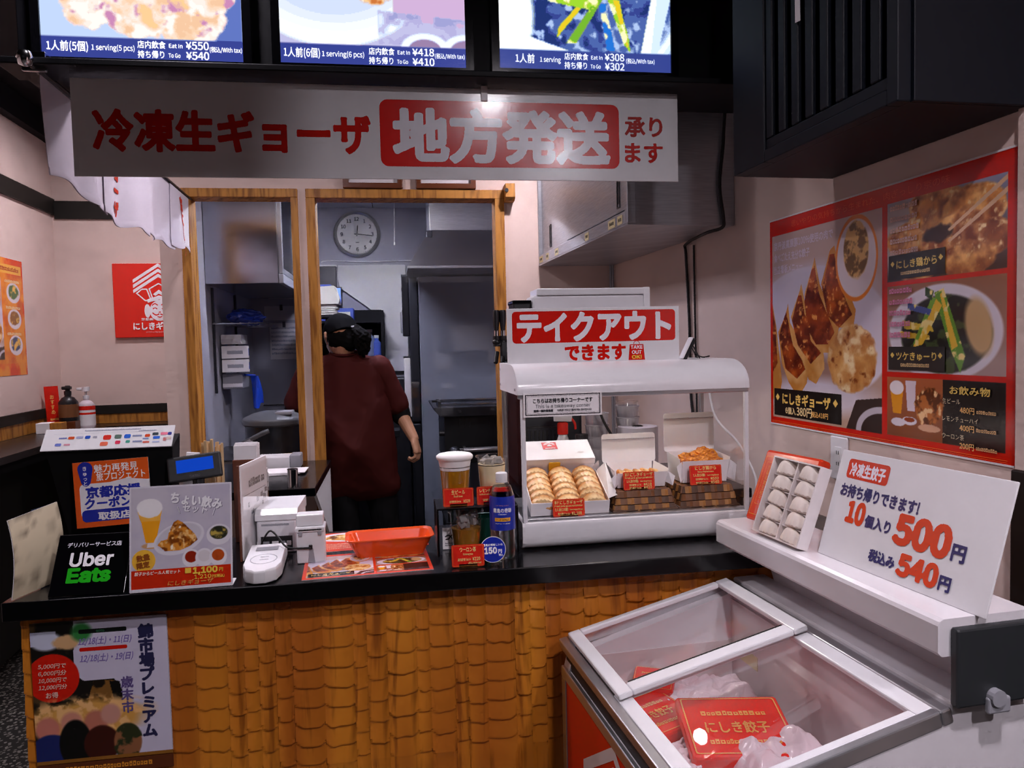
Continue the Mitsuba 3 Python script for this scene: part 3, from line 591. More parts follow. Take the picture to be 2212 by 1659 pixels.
# ---------------------------------------------------------------- food in the showcase
EMB_ROOF = [[(-.42, .12), (0, .40), (.42, .12), (.42, .06), (0, .34), (-.42, .06)], [(-.42, .03), (0, .31), (.42, .03), (.42, -.03), (0, .25), (-.42, -.03)], [(-.42, -.06), (0, .22), (.42, -.06), (.42, -.12), (0, .16), (-.42, -.12)]]
def emblem(pr, cx, cy, s, c, bg, full=True):
    """the shop's emblem: three roof lines, a folded cap and a smiling bearded face"""
    A = lambda p: [(cx + x * s, cy + y * s) for x, y in p]
    for p in EMB_ROOF: pr.poly(A([(x, y + .1) for x, y in p]), c)
    if not full: pr.poly(A([(-.2, -.1), (0, .15), (.2, -.1), (.12, -.2), (-.12, -.2)]), c); return pr
    for x0, x1 in ((-.38, -.19), (-.17, -.02 + .19), (.19, .38)):
        o = [(x0 * .62, -.16), (x0, .06 if x0 > -.3 else -.02), ((x0 + x1) / 2, .16 if abs(x0 + x1) < .2 else .06), (x1, .06 if x1 < .3 else -.02), (x1 * .62, -.16)]
        g = Polygon(A(o)); pr.geom(g.difference(g.buffer(-.022 * s)), c)
    pr.poly(A([(-.10, -.04), (0, .04), (.10, -.04), (.06, -.07), (0, -.03), (-.06, -.07)]), c); pr.poly(A([(-.2, -.13), (0, -.06), (.2, -.13), (.19, -.19), (0, -.13), (-.19, -.19)]), c)
    pr.ell(cx, cy - .33 * s, .165 * s, .18 * s, c); pr.ell(cx - .2 * s, cy - .33 * s, .05 * s, .12 * s, c); pr.ell(cx + .2 * s, cy - .33 * s, .05 * s, .12 * s, c)
    for sx in (-1, 1):
        pr.line([(cx + sx * (.03 + .09 * t) * s, cy + (-.235 - .03 * math.sin(t * 3.14) * -1) * s) for t in np.linspace(0, 1, 6)], .018 * s, bg)
        pr.line([(cx + sx * (.04 + .07 * t) * s, cy + (-.30 + .02 * math.sin(t * 3.14)) * s) for t in np.linspace(0, 1, 6)], .016 * s, bg)
        pr.line([(cx + sx * (.01 + .11 * t) * s, cy + (-.385 - .03 * math.sin(t * 3.14) + .02 * t) * s) for t in np.linspace(0, 1, 6)], .02 * s, bg)
    pr.line([(cx - .04 * s, cy - .43 * s), (cx, cy - .445 * s), (cx + .04 * s, cy - .43 * s)], .016 * s, bg); pr.line([(cx - .02 * s, cy - .355 * s), (cx + .02 * s, cy - .355 * s)], .014 * s, bg)
    return pr
mat('food', VC, .42, .5)
def dumpling(L, seed):
    """half-moon dumpling: a fat belly closed by a pleated, crisp ridge"""
    r = np.random.default_rng(seed); u, v = np.meshgrid(np.linspace(0, 1, 22), np.linspace(0, 2 * np.pi, 15)[:-1], indexing='ij')
    a = (u - .5) * 2; wd = .30 * np.sqrt(np.clip(1 - a ** 2, 0, 1)) + .01; x = a * .5; bend = -.12 * a ** 2
    cy, cz = np.cos(v), np.sin(v); ridge = np.clip(cz, 0, 1) ** 3
    y = bend + wd * cy * (1 - .75 * ridge) + .03 * np.sin(a * 22 + seed) * ridge; z = wd * .62 * cz + .13 * ridge * np.sqrt(np.clip(1 - a ** 2, 0, 1))
    P = np.stack([x, y, z], -1); P += .02 * (meshkit.fbm(P * 9 + seed, 3)[..., None] - .5); P *= L
    n = P.shape[1]; m = _rings(list(P), n)
    t = np.clip((P[..., 2] / L - .02) * 5 + 1.6 * (meshkit.fbm(P / L * 7 + seed * 3, 3, 4) - .5), 0, 1)[..., None]
    C = lin('c0741f') * (1 - t) + lin('e6c590') * t; b = np.clip((meshkit.fbm(P / L * 6 + seed * 5, 3, 9) - .5) * 5, 0, 1)[..., None] * (1 - .6 * t); C = C * (1 - b) + lin('9a581a') * b
    return P.reshape(-1, 3), C.reshape(-1, 3), n
def put_food(key, label, group, P, C, n, M, rows):
    m = _rings(list(P.reshape(rows, n, 3)), n); v = np.asarray(P) @ M[:3, :3].T + M[:3, 3]
    m = trimesh.Trimesh(v, np.asarray(m.faces), process=False)
    return add(key, m, 'food', label, 'dumpling', group, smooth=True, color=C)
def rotx(a): a = math.radians(a); m = np.eye(4); m[1:3, 1:3] = [[math.cos(a), -math.sin(a)], [math.sin(a), math.cos(a)]]; return m
def move(x, y, z): m = np.eye(4); m[:3, 3] = x, y, z; return m
# large open tray of eighteen dumplings, tipped up at the back
tl = math.radians(19); TB = basis((.322, 1.842, 1.004), (1, -.03, 0), (0, math.cos(tl), math.sin(tl)))
tr = thing('dumpling_box_large', 'open white carton of eighteen dumplings at the left of the showcase', 'food box')
def local(ms, M): m = cat(ms); m.apply_transform(M); return m
w, d, hgt, th = .198, .165, .036, .0016
add('carton', local([box(0, w, 0, d, 0, th), box(0, w, 0, th, 0, hgt), box(0, w, d - th, d, 0, hgt + .006), box(0, th, 0, d, 0, hgt), box(w - th, w, 0, d, 0, hgt)], TB), 'white_card', parent=tr)
add('flap', local([hull([(w, .01, hgt), (w + .001, .01, hgt), (w, d - .01, hgt), (w + .001, d - .01, hgt), (w + .026, .03, hgt - .004), (w + .027, .03, hgt - .004), (w + .02, d - .02, hgt + .03), (w + .021, d - .02, hgt + .03)])], TB), 'white_card', parent=tr)
add('flap', local([hull([(w - .012, d, hgt), (w - .011, d, hgt), (w + .012, d - .005, hgt), (w + .012, d - .004, hgt), (w + .004, d - .01, hgt + .03), (w + .005, d - .01, hgt + .03)])], TB), 'white_card', parent=tr)
add('liner', local([box(.003, w - .003, .003, d - .003, th, th + .010)], TB), 'white_card', parent=tr)
i = 0; COL = ('left', 'middle', 'right'); ROW = ('front row', 'second row from the front', 'third row from the front', 'third row from the back', 'second row from the back', 'back row')
for cx in range(3):
    for cyy in range(6):
        P, C, n = dumpling(.067, i); M = TB @ move(.034 + cx * .064, .018 + cyy * .0255, .027 + .002 * cyy) @ turn(R.uniform(-9, 3)) @ rotx(42 + R.uniform(-6, 6))
        put_food('dumpling', f'golden fried dumpling in the large open carton, {COL[cx]} column, {ROW[cyy]}', 'dumplings in the large carton', P, C, n, M, 22); i += 1
k = thing('dumpling_box_closed', 'closed white carton with a red emblem behind the large open carton of dumplings', 'food box')
CB = basis((.338, 1.985, 1.09), (1, -.03, 0), (0, math.cos(.38), math.sin(.38)))
add('carton', local([box(0, .183, 0, .10, 0, .036, .001)], CB), 'white_card', parent=k)
add('lid', local([box(-.001, .184, -.001, .101, .020, .0375, .001)], CB), 'white_card', parent=k)
pr = Print(CB[:3, 3] + CB[:3, 2] * .0375, CB[:3, 0], CB[:3, 1]); pr.rect(.052, .052, .092, .090, 'c41408'); emblem(pr, .072, .074, .036, 'eeeeee', 'c41408', False); pr.rect(.058, .0545, .086, .058, 'f0dcd8'); pr.ell(.150, .03, .009, .0035, 'c9c6c6'); pr.done('print', parent=k)
add('support', box(.36, .50, 1.995, 2.075, 1.001, 1.088), 'black_soft', parent=k)
k = thing('sauce_packet', 'small yellow sauce packet leaning on the front of the closed carton', 'packet')
add('packet', local([box(.058, .089, -.0075, -.0025, .004, .030, .002)], CB), mat('mustard', 'e0a91e', .4), parent=k)

# two woven baskets turned upside down
mat('splint_dark', '4a2f1c', .5); mat('splint_mid', '6b4324', .45); mat('splint_light', '9a6a38', .42)
def basket(x0, x1, y0, y1, z0, z1, label, seed):
    k = thing('woven_basket', label, 'basket', None); r = np.random.default_rng(seed); ins = .012
    add('lining', hull([(x, y, z0 + .002) for x in (x0 + .004, x1 - .004) for y in (y0 + .004, y1 - .004)] + [(x, y, z1 - .003) for x in (x0 + ins + .004, x1 - ins - .004) for y in (y0 + ins + .004, y1 - ins - .004)]), 'splint_dark', parent=k)
    faces = [((x0, y0), (x1, y0)), ((x0, y1), (x0, y0)), ((x1, y0), (x1, y1))]
    nr = 3; hh = (z1 - z0) / nr
    for fi, (a, b) in enumerate(faces):
        a, b = np.array(a), np.array(b); L = np.linalg.norm(b - a); t = (b - a) / L; nrm = np.array([t[1], -t[0]]); ns = max(4, int(L / .0165)); sw = L / ns
        for row in range(nr):
            for s in range(ns):
                over = (row + s) % 2; zc = z0 + hh * row; k0 = ins * row / nr; k1 = ins * (row + 1) / nr; e = .0035 if over else .0012; e2 = .0008
                f = lambda q, kk, ee: a + t * min(max(q, kk), L - kk) - nrm * (kk - ee)
                wseg = .5 if over else 0; pts = []
                for q, ee in ((sw * s, e2), (sw * (s + .5), e), (sw * (s + 1), e2)):
                    for kk, z in ((k0, zc + .001), (k1, zc + hh - .001)):
                        for dp in (0, -.003): p = f(q, kk, ee + dp); pts.append((p[0], p[1], z))
                add('splint', hull(pts), ['splint_light', 'splint_mid', 'splint_dark'][(0 if over and r.random() < .6 else 1 if r.random() < .6 else 2)], parent=k)
    nt = 7; w = (x1 - x0 - 2 * ins) / nt
    for s in range(nt): add('top_splint', box(x0 + ins + w * s, x0 + ins + w * (s + .94), y0 + ins, y1 - ins, z1 - .004, z1 + .0008 * (s % 2), .001), ['splint_mid', 'splint_dark'][s % 2], parent=k)
    add('rim', tube([(x0 - .002, y1, z0 + .003), (x0 - .002, y0 - .002, z0 + .003), (x1 + .002, y0 - .002, z0 + .003), (x1 + .002, y1, z0 + .003)], .0035, 8), 'splint_dark', parent=k)
basket(.536, .700, 1.845, 2.02, 1.001, 1.052, 'upturned dark woven basket in the middle of the showcase under a carton of dumplings', 3)
basket(.710, .866, 1.845, 2.02, 1.001, 1.056, 'upturned dark woven basket at the right of the showcase under a carton of fried chicken', 5)
def carton(name, x0, x1, yf, yb, z0, hb, lid_h, label):
    """small open carton: tray, flared flaps at its corners, lid standing up behind"""
    k = thing(name, label, 'food box'); t = .0014
    add('carton', [box(x0, x1, yf, yb, z0, z0 + t), hull([(x0, yf, z0), (x1, yf, z0), (x0, yf + t, z0), (x1, yf + t, z0), (x0 - .004, yf - .012, z0 + hb), (x1 + .004, yf - .012, z0 + hb), (x0 - .004, yf - .011, z0 + hb), (x1 + .004, yf - .011, z0 + hb)]), box(x0, x1, yb - t, yb, z0, z0 + hb + .012),
        hull([(x0, yf, z0), (x0 + t, yf, z0), (x0, yb, z0), (x0 + t, yb, z0), (x0 - .010, yf - .006, z0 + hb + .006), (x0 - .009, yf - .006, z0 + hb + .006), (x0 - .006, yb, z0 + hb + .012), (x0 - .005, yb, z0 + hb + .012)]),
        hull([(x1, yf, z0), (x1 - t, yf, z0), (x1, yb, z0), (x1 - t, yb, z0), (x1 + .010, yf - .006, z0 + hb + .006), (x1 + .009, yf - .006, z0 + hb + .006), (x1 + .006, yb, z0 + hb + .012), (x1 + .005, yb, z0 + hb + .012)])], 'white_card', parent=k)
    m = prism(rrect(x0 - .012, 0, x1 + .012, lid_h, .008), .0016, np.array([[1, 0, 0, 0], [0, .03, -1, yb + .004], [0, 1, .03, z0 + hb + .010], [0, 0, 0, 1.]])); add('lid', m, 'white_card', parent=k)
    add('lid_crease', box(x0 - .011, x1 + .011, yb + .0005 + .03 * (lid_h - .014), yb + .0025 + .03 * (lid_h - .014), z0 + hb + lid_h - .0045, z0 + hb + lid_h - .0038), 'grey_plastic', parent=k)
    for x, s in ((x0, -1), (x1, 1)): add('flap', hull([(x, yf - .006, z0 + .012), (x, yf - .004, z0 + .012), (x + s * .006, yf - .012, z0 + hb), (x + s * .022, yf - .018, z0 + hb - .012), (x + s * .014, yf - .022, z0 + .004), (x + s * .022, yf - .016, z0 + hb - .012)]), 'white_card', parent=k)
    return k
carton('dumpling_box_small', .558, .684, 1.885, 1.985, 1.0545, .040, .078, 'small open white carton with a few dumplings on the middle basket')
for i in range(5):
    P, C, n = dumpling(.05, 40 + i); put_food('dumpling', f'golden dumpling in the small carton on the middle basket, {("first", "second", "third", "fourth", "fifth")[i]} from the left', 'dumplings in the small carton', P, C, n, move(.578 + .022 * i, 1.925 + .008 * (i % 2), 1.082) @ turn(80) @ rotx(60), 22)
carton('chicken_box', .733, .853, 1.885, 1.985, 1.059, .058, .105, 'small open white carton heaped with fried chicken on the right basket')
for i, (x, y, z, a) in enumerate(((.738, 1.90, 1.106, .017), (.760, 1.905, 1.108, .019), (.785, 1.90, 1.112, .021), (.812, 1.905, 1.112, .021), (.830, 1.91, 1.107, .016), (.748, 1.93, 1.118, .018), (.775, 1.935, 1.116, .018), (.80, 1.935, 1.127, .022), (.822, 1.935, 1.124, .018), (.790, 1.955, 1.118, .018), (.755, 1.955, 1.112, .016), (.825, 1.958, 1.112, .016))):
    b = blob((0, 0, 0), (a, a * .9, a * .78), .34, 2.6, 4, 60 + i, R.uniform(0, 180)); v = np.asarray(b.vertices); t = np.clip((meshkit.fbm(v * 130 + i, 3, 2) - .42) * 4, 0, 1)[:, None]
    b.apply_translation((x + .0105, y, z)); add('fried_chicken', b, 'food', 'crisp orange brown piece of fried chicken heaped in the small carton', 'fried chicken', 'fried chicken pieces in the carton', smooth=True, color=lin('d98a2e') * (1 - t) + lin('a24f12') * t)

# red price cards with gold print in clear holders
def price_card(o, ex, w, h, rows, label, tilt=.12, group=None):
    k = thing('price_card', label, 'price card', group); ey = np.array([0, tilt, 1.0]); ex = unit(ex); g = 'e8c27a'
    add('card', prism(rrect(0, 0, w, h, .004), .0012, basis(o, ex, ey)), 'red_print', parent=k); n = unit(np.cross(ex, unit(ey)))
    pr = Print(np.array(o) + n * .0012, ex, ey); pr.geom(rrect(.002, .002, w - .002, h - .002, .003).difference(rrect(.0028, .0028, w - .0028, h - .0028, .0024)), 'd8863c')
    for t, x, y, hh, fit, al in rows: pr.text(t, x * w, y * h, hh, g, 1, al, fit=fit * w if fit else None, px=32)
    pr.done('print', 'print_gloss', k)
    add('holder', [obox(np.array(o) + n * .0014 + ex * w * .22, ex, ey, w * .56, .006, .001), obox(np.array(o) + n * .0 + ex * w * .2 - np.array([0, 0, .001]), ex, Y, w * .6, .02, .0012)], 'clear_plastic', parent=k)
price_card((.374, 1.822, 1.0045), (1, -.02, 0), .080, .042, [('餃子', .06, .74, .0085, .13, 'l'), ('にしきギョーザ', .22, .72, .0105, .72, 'l'), ('Fried pork gyoza potsticker', .5, .56, .006, .88, 'c'), ('3人前(18個)', .06, .33, .0085, .42, 'l'), ('3servings(18pcs)', .52, .34, .005, .42, 'l'), ('持ち帰り To Go', .15, .1, .0065, .38, 'l'), ('¥1,166', .58, .08, .010, .32, 'l')], 'red price card standing in front of the large carton of dumplings')
price_card((.565, 1.857, 1.0535), (1, -.02, 0), .082, .046, [('餃子', .06, .78, .0085, .13, 'l'), ('にしきギョーザ', .22, .76, .0105, .72, 'l'), ('Fried pork gyoza potsticker', .5, .62, .006, .88, 'c'), ('1人前(6個)', .1, .42, .008, .38, 'l'), ('1serving(6pcs)', .54, .43, .005, .36, 'l'), ('店内飲食 Eat In', .18, .23, .006, .38, 'l'), ('¥418', .64, .22, .009, .26, 'l'), ('持ち帰り To Go', .18, .07, .006, .38, 'l'), ('¥410', .64, .06, .009, .26, 'l')], 'red price card on the middle basket in front of the small carton of dumplings')
price_card((.742, 1.857, 1.0575), (1, -.02, 0), .086, .050, [('にしき鶏から', .5, .78, .0105, .66, 'c'), ('Deep-fried chicken', .5, .63, .0055, .5, 'c'), ('1人前(5個)', .1, .44, .008, .38, 'l'), ('1serving(5pcs)', .54, .45, .005, .36, 'l'), ('店内飲食 Eat In', .18, .25, .006, .38, 'l'), ('¥550', .64, .24, .009, .26, 'l'), ('持ち帰り To Go', .18, .07, .006, .38, 'l'), ('¥540', .64, .06, .009, .26, 'l')], 'red price card on the right basket in front of the fried chicken')

# ---------------------------------------------------------------- behind the showcase
k = thing('rear_worktable', 'dark worktable against the right wall behind the showcase', 'table')
add('top', box(.36, 1.08, 2.2, 2.75, .94, .97, .003), 'black_gloss', parent=k); add('cabinet', box(.38, 1.06, 2.22, 2.74, 0, .94), 'black_soft', parent=k)
k = thing('beer_server', 'dark steel beer server with two black tap levers seen left of the takeout board', 'drinks dispenser')
add('body', box(.385, .60, 2.42, 2.72, .972, 1.40, .008), 'steel_dark', parent=k)
for i in range(9): add('vent_slot', box(.415 + .013 * i, .421 + .013 * i, 2.4185, 2.421, 1.07, 1.15), 'rubber', parent=k)
add('vent_frame', [box(.405, .538, 2.417, 2.42, 1.158, 1.164), box(.405, .41, 2.417, 2.42, 1.05, 1.164), box(.533, .538, 2.417, 2.42, 1.05, 1.164)], 'black_plastic', parent=k)
for i, x in enumerate((.343, .365)):
    q = add('tap', [cyl((x, 2.55, 1.425), (x, 2.55, 1.46), .011, .013), cyl((x, 2.55, 1.405), (x - .008, 2.53, 1.37), .008, .007), blob((x, 2.55, 1.44), (.015, .015, .012), 0, 1, 2), box(x, .40, 2.54, 2.56, 1.425, 1.445, .004), box(.355, .39, 2.535, 2.565, 1.375, 1.44, .004)], 'black_plastic', parent=k)
    add('collar', cyl((x, 2.55, 1.458), (x, 2.55, 1.478), .0085), 'chrome', parent=q); add('lever', lathe([(0, 0), (.0075, 0), (.011, .03), (.012, .06), (.010, .068), (0, .069)], (x, 2.55, 1.478), 16), 'black_plastic', parent=q, smooth=40)
k = thing('spray_bottle', 'white spray bottle with a red neck standing behind the closed carton', 'spray bottle')
add('body', lathe([(0, 0), (.036, 0), (.038, .01), (.036, .09), (.024, .14), (.014, .17), (.013, .18)], (.515, 2.33, .972)), 'white_plastic', parent=k, smooth=40)
add('neck', lathe([(.016, 0), (.017, .002), (.017, .034), (.012, .038)], (.515, 2.33, 1.146)), 'red_print', parent=k, smooth=40)
add('head', hull([(.488, y, 1.205) for y in (2.32, 2.34)] + [(.488, y, 1.188) for y in (2.322, 2.338)] + [(.545, y, 1.215) for y in (2.316, 2.344)] + [(.54, y, 1.186) for y in (2.316, 2.344)]), 'white_plastic', parent=k)
add('trigger', tube(curve([(.538, 2.33, 1.20), (.553, 2.33, 1.18), (.556, 2.33, 1.16)]), .004), 'red_print', parent=k)
k = thing('glass_jar', 'small clear jar with a black lid beside the white spray bottle', 'jar')
add('body', lathe([(.0, 0), (.028, .002), (.029, .01), (.029, .12), (.022, .14), (.018, .15)], (.563, 2.28, .972)), 'clear_plastic', parent=k, smooth=40); add('lid', lathe([(0, .03), (.019, .03), (.02, .028), (.02, 0), (0, 0)], (.563, 2.28, 1.12)), 'black_plastic', parent=k, smooth=40)
scene['cup_plastic'] = {'type': 'twosided', 'bsdf': {'type': 'principled', 'base_color': rgb('a9a6ad'), 'roughness': .15, 'specular': .8}}
for nmx, x, y, n, z1, lab in (('cup_stack', .625, 2.33, 17, 1.22, 'tall stack of clear plastic cups right of the spray bottle'), ('cup_stack', .735, 2.36, 9, 1.25, 'stack of clear plastic cups behind the roll of film')):
    k = thing(nmx, lab, 'cups'); z = z1 - .012 * n - .07
    for i in range(n): add('cup', lathe([(.026, 0), (.0365, .078), (.0385, .080), (.0385, .083), (.036, .082)], (x, y, z + .012 * i), 20), 'clear_plastic' if i % 3 else 'cup_plastic', parent=k, smooth=40)
    add('tray', lathe([(0, .97 + .002 - z), (.045, .97 + .002 - z), (.045, -.002), (0, -.002)], (x, y, z)), 'black_plastic', parent=k)
k = thing('film_roll', 'thick roll of silvery sealing film behind the middle of the showcase', 'roll')
add('film', lathe([(.018, 0), (.062, 0), (.063, .002), (.063, .19), (.062, .192), (.018, .192)], (.752, 2.31, .972), 40), mat('film', 'c2bec9', .22, .6), parent=k, smooth=40); add('core', lathe([(.018, .19), (.016, .1935), (.014, .1935), (.014, .01)], (.752, 2.31, .972)), 'black_plastic', parent=k, smooth=40)
with frame(SIDE):
    for lab, pts, mt, r in (('black cord curving down behind the middle of the showcase', [(.66, 2.2, 1.36), (.67, 2.2, 1.30), (.70, 2.2, 1.2), (.745, 2.2, 1.12), (.77, 2.2, 1.05), (.765, 2.2, .985)], 'rubber', .004),
                          ('pale cord hanging against the wall behind the right end of the showcase', [(1.02, 2.16, 1.33), (1.04, 2.15, 1.2), (1.09, 2.1, 1.12), (1.12, 2.06, 1.03), (1.12, 2.05, .972)], 'white_plastic', .0035)):
        add('cord', tube(curve(pts), r), mt, lab, 'cable', smooth=True)

# ---------------------------------------------------------------- drinks on the counter
k = thing('riser_stand', 'black acrylic riser stand on the counter carrying the beer and the lemon drink', 'stand')
add('top', box(.088, .284, 1.797, 1.922, 1.041, 1.0455, .0015), 'black_gloss', parent=k)
for x in (.088, .279): add('leg', box(x, x + .005, 1.797, 1.922, .9305, 1.041, .0015), 'black_gloss', parent=k)
def liquid(name, c, st=.75, rough=.05): scene[name] = {'type': 'principled', 'base_color': rgb(c), 'roughness': rough, 'spec_trans': st, 'eta': 1.33}; return name
liquid('beer', 'd8941c', .55); liquid('tea', 'cf8f34', .62); liquid('lemonade', 'ecdcb4', .12, .2); liquid('orange_fruit', 'f2a428', .3, .3)
scene['ice'] = {'type': 'principled', 'base_color': rgb('e8e4e0'), 'roughness': .08, 'spec_trans': .72, 'eta': 1.31}; scene['water'] = {'type': 'dielectric', 'int_ior': 1.33}
def cup(k, x, y, z, r0, r1, h, lip=.0035):
    add('cup', lathe([(0, .001), (r0 - .002, .001), (r0, .003), (r0 + (r1 - r0) * .5, h * .5), (r1 - .002, h - .006), (r1 + lip, h - .003), (r1 + lip, h), (r1 - .001, h - .001)], (x, y, z), 40), 'clear_plastic', parent=k, smooth=40)
k = thing('beer_cup', 'clear cup of amber beer with thick white foam on the black riser', 'drink')
bx_, by_ = .139, 1.862
cup(k, bx_, by_, 1.046, .0315, .0405, .114)
add('beer', lathe([(0, .003), (.0290, .003), (.0295, .005), (.0358, .081), (0, .081)], (bx_, by_, 1.046), 40), 'beer', parent=k, smooth=40)
add('foam', lathe([(0, .082), (.0363, .082), (.0398, .105), (.0440, .1085), (.0455, .1135), (.0445, .117), (.040, .1205), (.03, .1225), (0, .1235)], (bx_, by_, 1.046), 40), mat('foam', 'e9e6e4', .6, .3), parent=k, smooth=50)
k = thing('lemon_cup', 'clear cup of pale lemon drink with ice on the black riser behind the water bottle', 'drink')
cup(k, .230, 1.862, 1.046, .028, .0365, .112)
add('drink', lathe([(0, .003), (.0262, .003), (.0268, .005), (.0337, .092), (0, .092)], (.230, 1.862, 1.046), 40), 'lemonade', parent=k, smooth=40)
add('fruit', hull([(.208, 1.8445, 1.052), (.209, 1.8435, 1.09), (.226, 1.8385, 1.055), (.208, 1.85, 1.052), (.226, 1.848, 1.052)]), 'orange_fruit', parent=k)
for i in range(6): add('ice_cube', local([box(-.009, .009, -.009, .009, -.008, .008, .002)], move(.230 + .018 * math.cos(i * 1.1), 1.862 + .018 * math.sin(i * 1.1), 1.1415 + .003 * (i % 3)) @ turn(i * 37) @ rotx(20 + 17 * i)), 'ice', parent=k)
k = thing('oolong_cup', 'clear cup of brown oolong tea with ice on the counter in front of the riser', 'drink')
cup(k, .160, 1.838, .9305, .0315, .0405, .100)
add('tea', lathe([(0, .003), (.0297, .003), (.0302, .005), (.0352, .058), (0, .058)], (.160, 1.838, .9305), 40), 'tea', parent=k, smooth=40)
for i in range(11): add('ice_cube', local([box(-.0095, .0095, -.009, .009, -.008, .008, .002)], move(.160 + .019 * math.cos(i * 2.1) * (i % 4 > 0), 1.838 + .019 * math.sin(i * 2.1) * (i % 4 > 0), .9955 + .0028 * i) @ turn(i * 41) @ rotx(15 + 23 * i)), 'ice', parent=k)
k = thing('water_bottle', 'clear water bottle with a dark blue label and a white cap beside the riser', 'bottle')
wx, wy = .240, 1.760
prof = [(0, .002), (.026, 0), (.029, .004), (.0295, .02), (.0285, .028), (.0295, .036), (.0285, .044), (.0295, .052), (.0285, .06), (.0298, .07), (.0298, .135), (.0285, .148), (.022, .168), (.0155, .178), (.0125, .183), (.0125, .196)]
add('shell', lathe(prof, (wx, wy, .9305), 36), 'clear_plastic', parent=k, smooth=40)
add('water', lathe([(0, .004)] + [(r - .0012, z + .002) for r, z in prof[1:13]] + [(0, .169)], (wx, wy, .9305), 36), 'water', parent=k, smooth=40)
add('cap', lathe([(0, .201), (.0125, .201), (.0138, .1995), (.0138, .183), (.0128, .181), (0, .181)], (wx, wy, .9305), 30), 'white_plastic', parent=k, smooth=40); add('cap_ring', lathe([(.0138, .1785), (.0142, .1805), (.0138, .1815)], (wx, wy, .9305), 30), 'white_plastic', parent=k)
lab = lathe([(.0301, .070), (.0301, .135), (.0289, .1485)], (wx, wy, .9305), 36); add('label', lab, mat('label_blue', '1f2f9a', .3), parent=k, smooth=True)
pr = Print((0, 0, 0), X, Z)
for t, z, h, c, f in (('シリカ・バナジウム・サルフェート', .1275, .0028, 'f0a090', .03), ('霧島の奇跡', .113, .011, 'e8e8f0', .045), ('KIRISHIMA', .1065, .004, 'c8d0f0', .02), ('シリカ 120mg/L', .0935, .0055, '302010', .032), ('サルフェート 100mg', .0855, .003, 'e8e8f0', .035)):
    if z == .0935: [pr.geom(sbox(-.019 + .0019 * q, .0915, -.0171 + .0019 * q, .1), 'e8a23a', q == 0) for q in range(20)]
    pr.text(t, 0, z, h, c, 1, 'c', fit=f, px=40)
th0 = math.atan2(-wx, -wy) * 0
for v in pr.V:
    a = v[:, 0] / .0303 - .13; r = .0303 + .00008 * (v[:, 2] - .0004) / .00013; z = v[:, 1].copy(); v[:, 0] = wx + r * np.sin(a); v[:, 2] = -(wy - r * np.cos(a)); v[:, 1] = z + .9305
pr.done('label_print', 'print_gloss', k)
k = thing('price_disc', 'round blue price sign reading 150 yen on a clear stand before the water bottle', 'price sign')
o = np.array([.2085, 1.703, .966]); ex, ey = unit([1, -.02, 0]), unit([0, .12, 1.])
add('disc', prism(Point(0, 0).buffer(.0295, quad_segs=16), .0015, basis(o, ex, ey)), 'white_gloss', parent=k)
pr = Print(o + np.cross(ex, ey) * .0015, ex, ey); pr.ell(0, 0, .028, .028, '1d2c9e'); pr.text('霧島の美味しい水', 0, .0085, .006, 'f2f2f6', 1, 'c', fit=.046, px=32); pr.text('150', -.0055, -.0085, .0175, 'f2f2f6', 3, 'c', fit=.029, latin=True); pr.text('円', .0115, -.0075, .0095, 'f2f2f6', 2, 'l', px=40); pr.text('税込', .0125, -.0145, .005, 'f2f2f6', 1, 'l', px=32); pr.done('print', 'print_gloss', k)
add('stand', [obox(o + np.array([-.013, -.004, -.0355]), X, ey, .026, .012, .001), box(.1955, .2215, 1.693, 1.716, .9305, .9318)], 'clear_plastic', parent=k)
price_card((.105, 1.808, 1.047), (1, -.02, 0), .073, .0435, [('生ビール', .5, .68, .011, .44, 'c'), ('Draft beer', .5, .5, .006, .3, 'c'), ('店内飲食 Eat In', .2, .22, .006, .38, 'l'), ('¥528', .66, .2, .009, .22, 'l')], 'red price card on the black riser in front of the beer cup')
price_card((.186, 1.810, 1.047), (1, -.02, 0), .073, .0435, [('レモンチューハイ', .1, .7, .0095, .74, 'l'), ('Lemon sour', .1, .54, .0055, .34, 'l'), ('店内飲食 Eat In', .2, .22, .006, .38, 'l'), ('¥528', .66, .2, .009, .22, 'l')], 'red price card on the black riser behind the water bottle')
price_card((.114, 1.697, .9325), (1, -.02, 0), .074, .049, [('ウーロン茶', .5, .7, .011, .5, 'c'), ('Oolong tea', .5, .53, .006, .3, 'c'), ('店内飲食 Eat In', .18, .28, .007, .4, 'l'), ('¥220', .63, .27, .010, .24, 'l'), ('(税込/With tax)', .5, .13, .005, .4, 'l')], 'red price card on the counter in front of the oolong tea')
k = thing('teal_cup', 'teal plastic cup standing under the riser behind the oolong tea', 'cup'); add('body', lathe([(0, .001), (.023, .001), (.028, .07), (.026, .07), (.021, .004), (0, .004)], (.215, 1.888, .9305)), mat('teal', '17806f', .4), parent=k, smooth=40); add('rim', lathe([(.026, .07), (.0295, .071), (.0295, .074), (.026, .073)], (.215, 1.888, .9305)), 'teal', parent=k, smooth=40)
k = thing('notice_card', 'small white card with a black running figure under the left leg of the riser', 'card')
add('card', obox((.104, 1.86, .9315), (1, -.03, 0), (0, .15, 1), .05, .052, .001), 'white_card', parent=k)
pr = Print((.104, 1.859, .9315), (1, -.03, 0), (0, .15, 1)); pr.line([(.006, .03), (.014, .034), (.02, .031), (.026, .036)], .003, '15151a'); pr.line([(.02, .031), (.014, .024), (.007, .024)], .003, '15151a'); pr.line([(.02, .031), (.024, .024), (.03, .026)], .003, '15151a'); pr.ell(.027, .039, .0028, .0028, '15151a'); micro(pr, .006, .013, .036, .003, '55555f', 1); micro(pr, .006, .008, .03, .003, '55555f', 2); pr.done('print', parent=k)

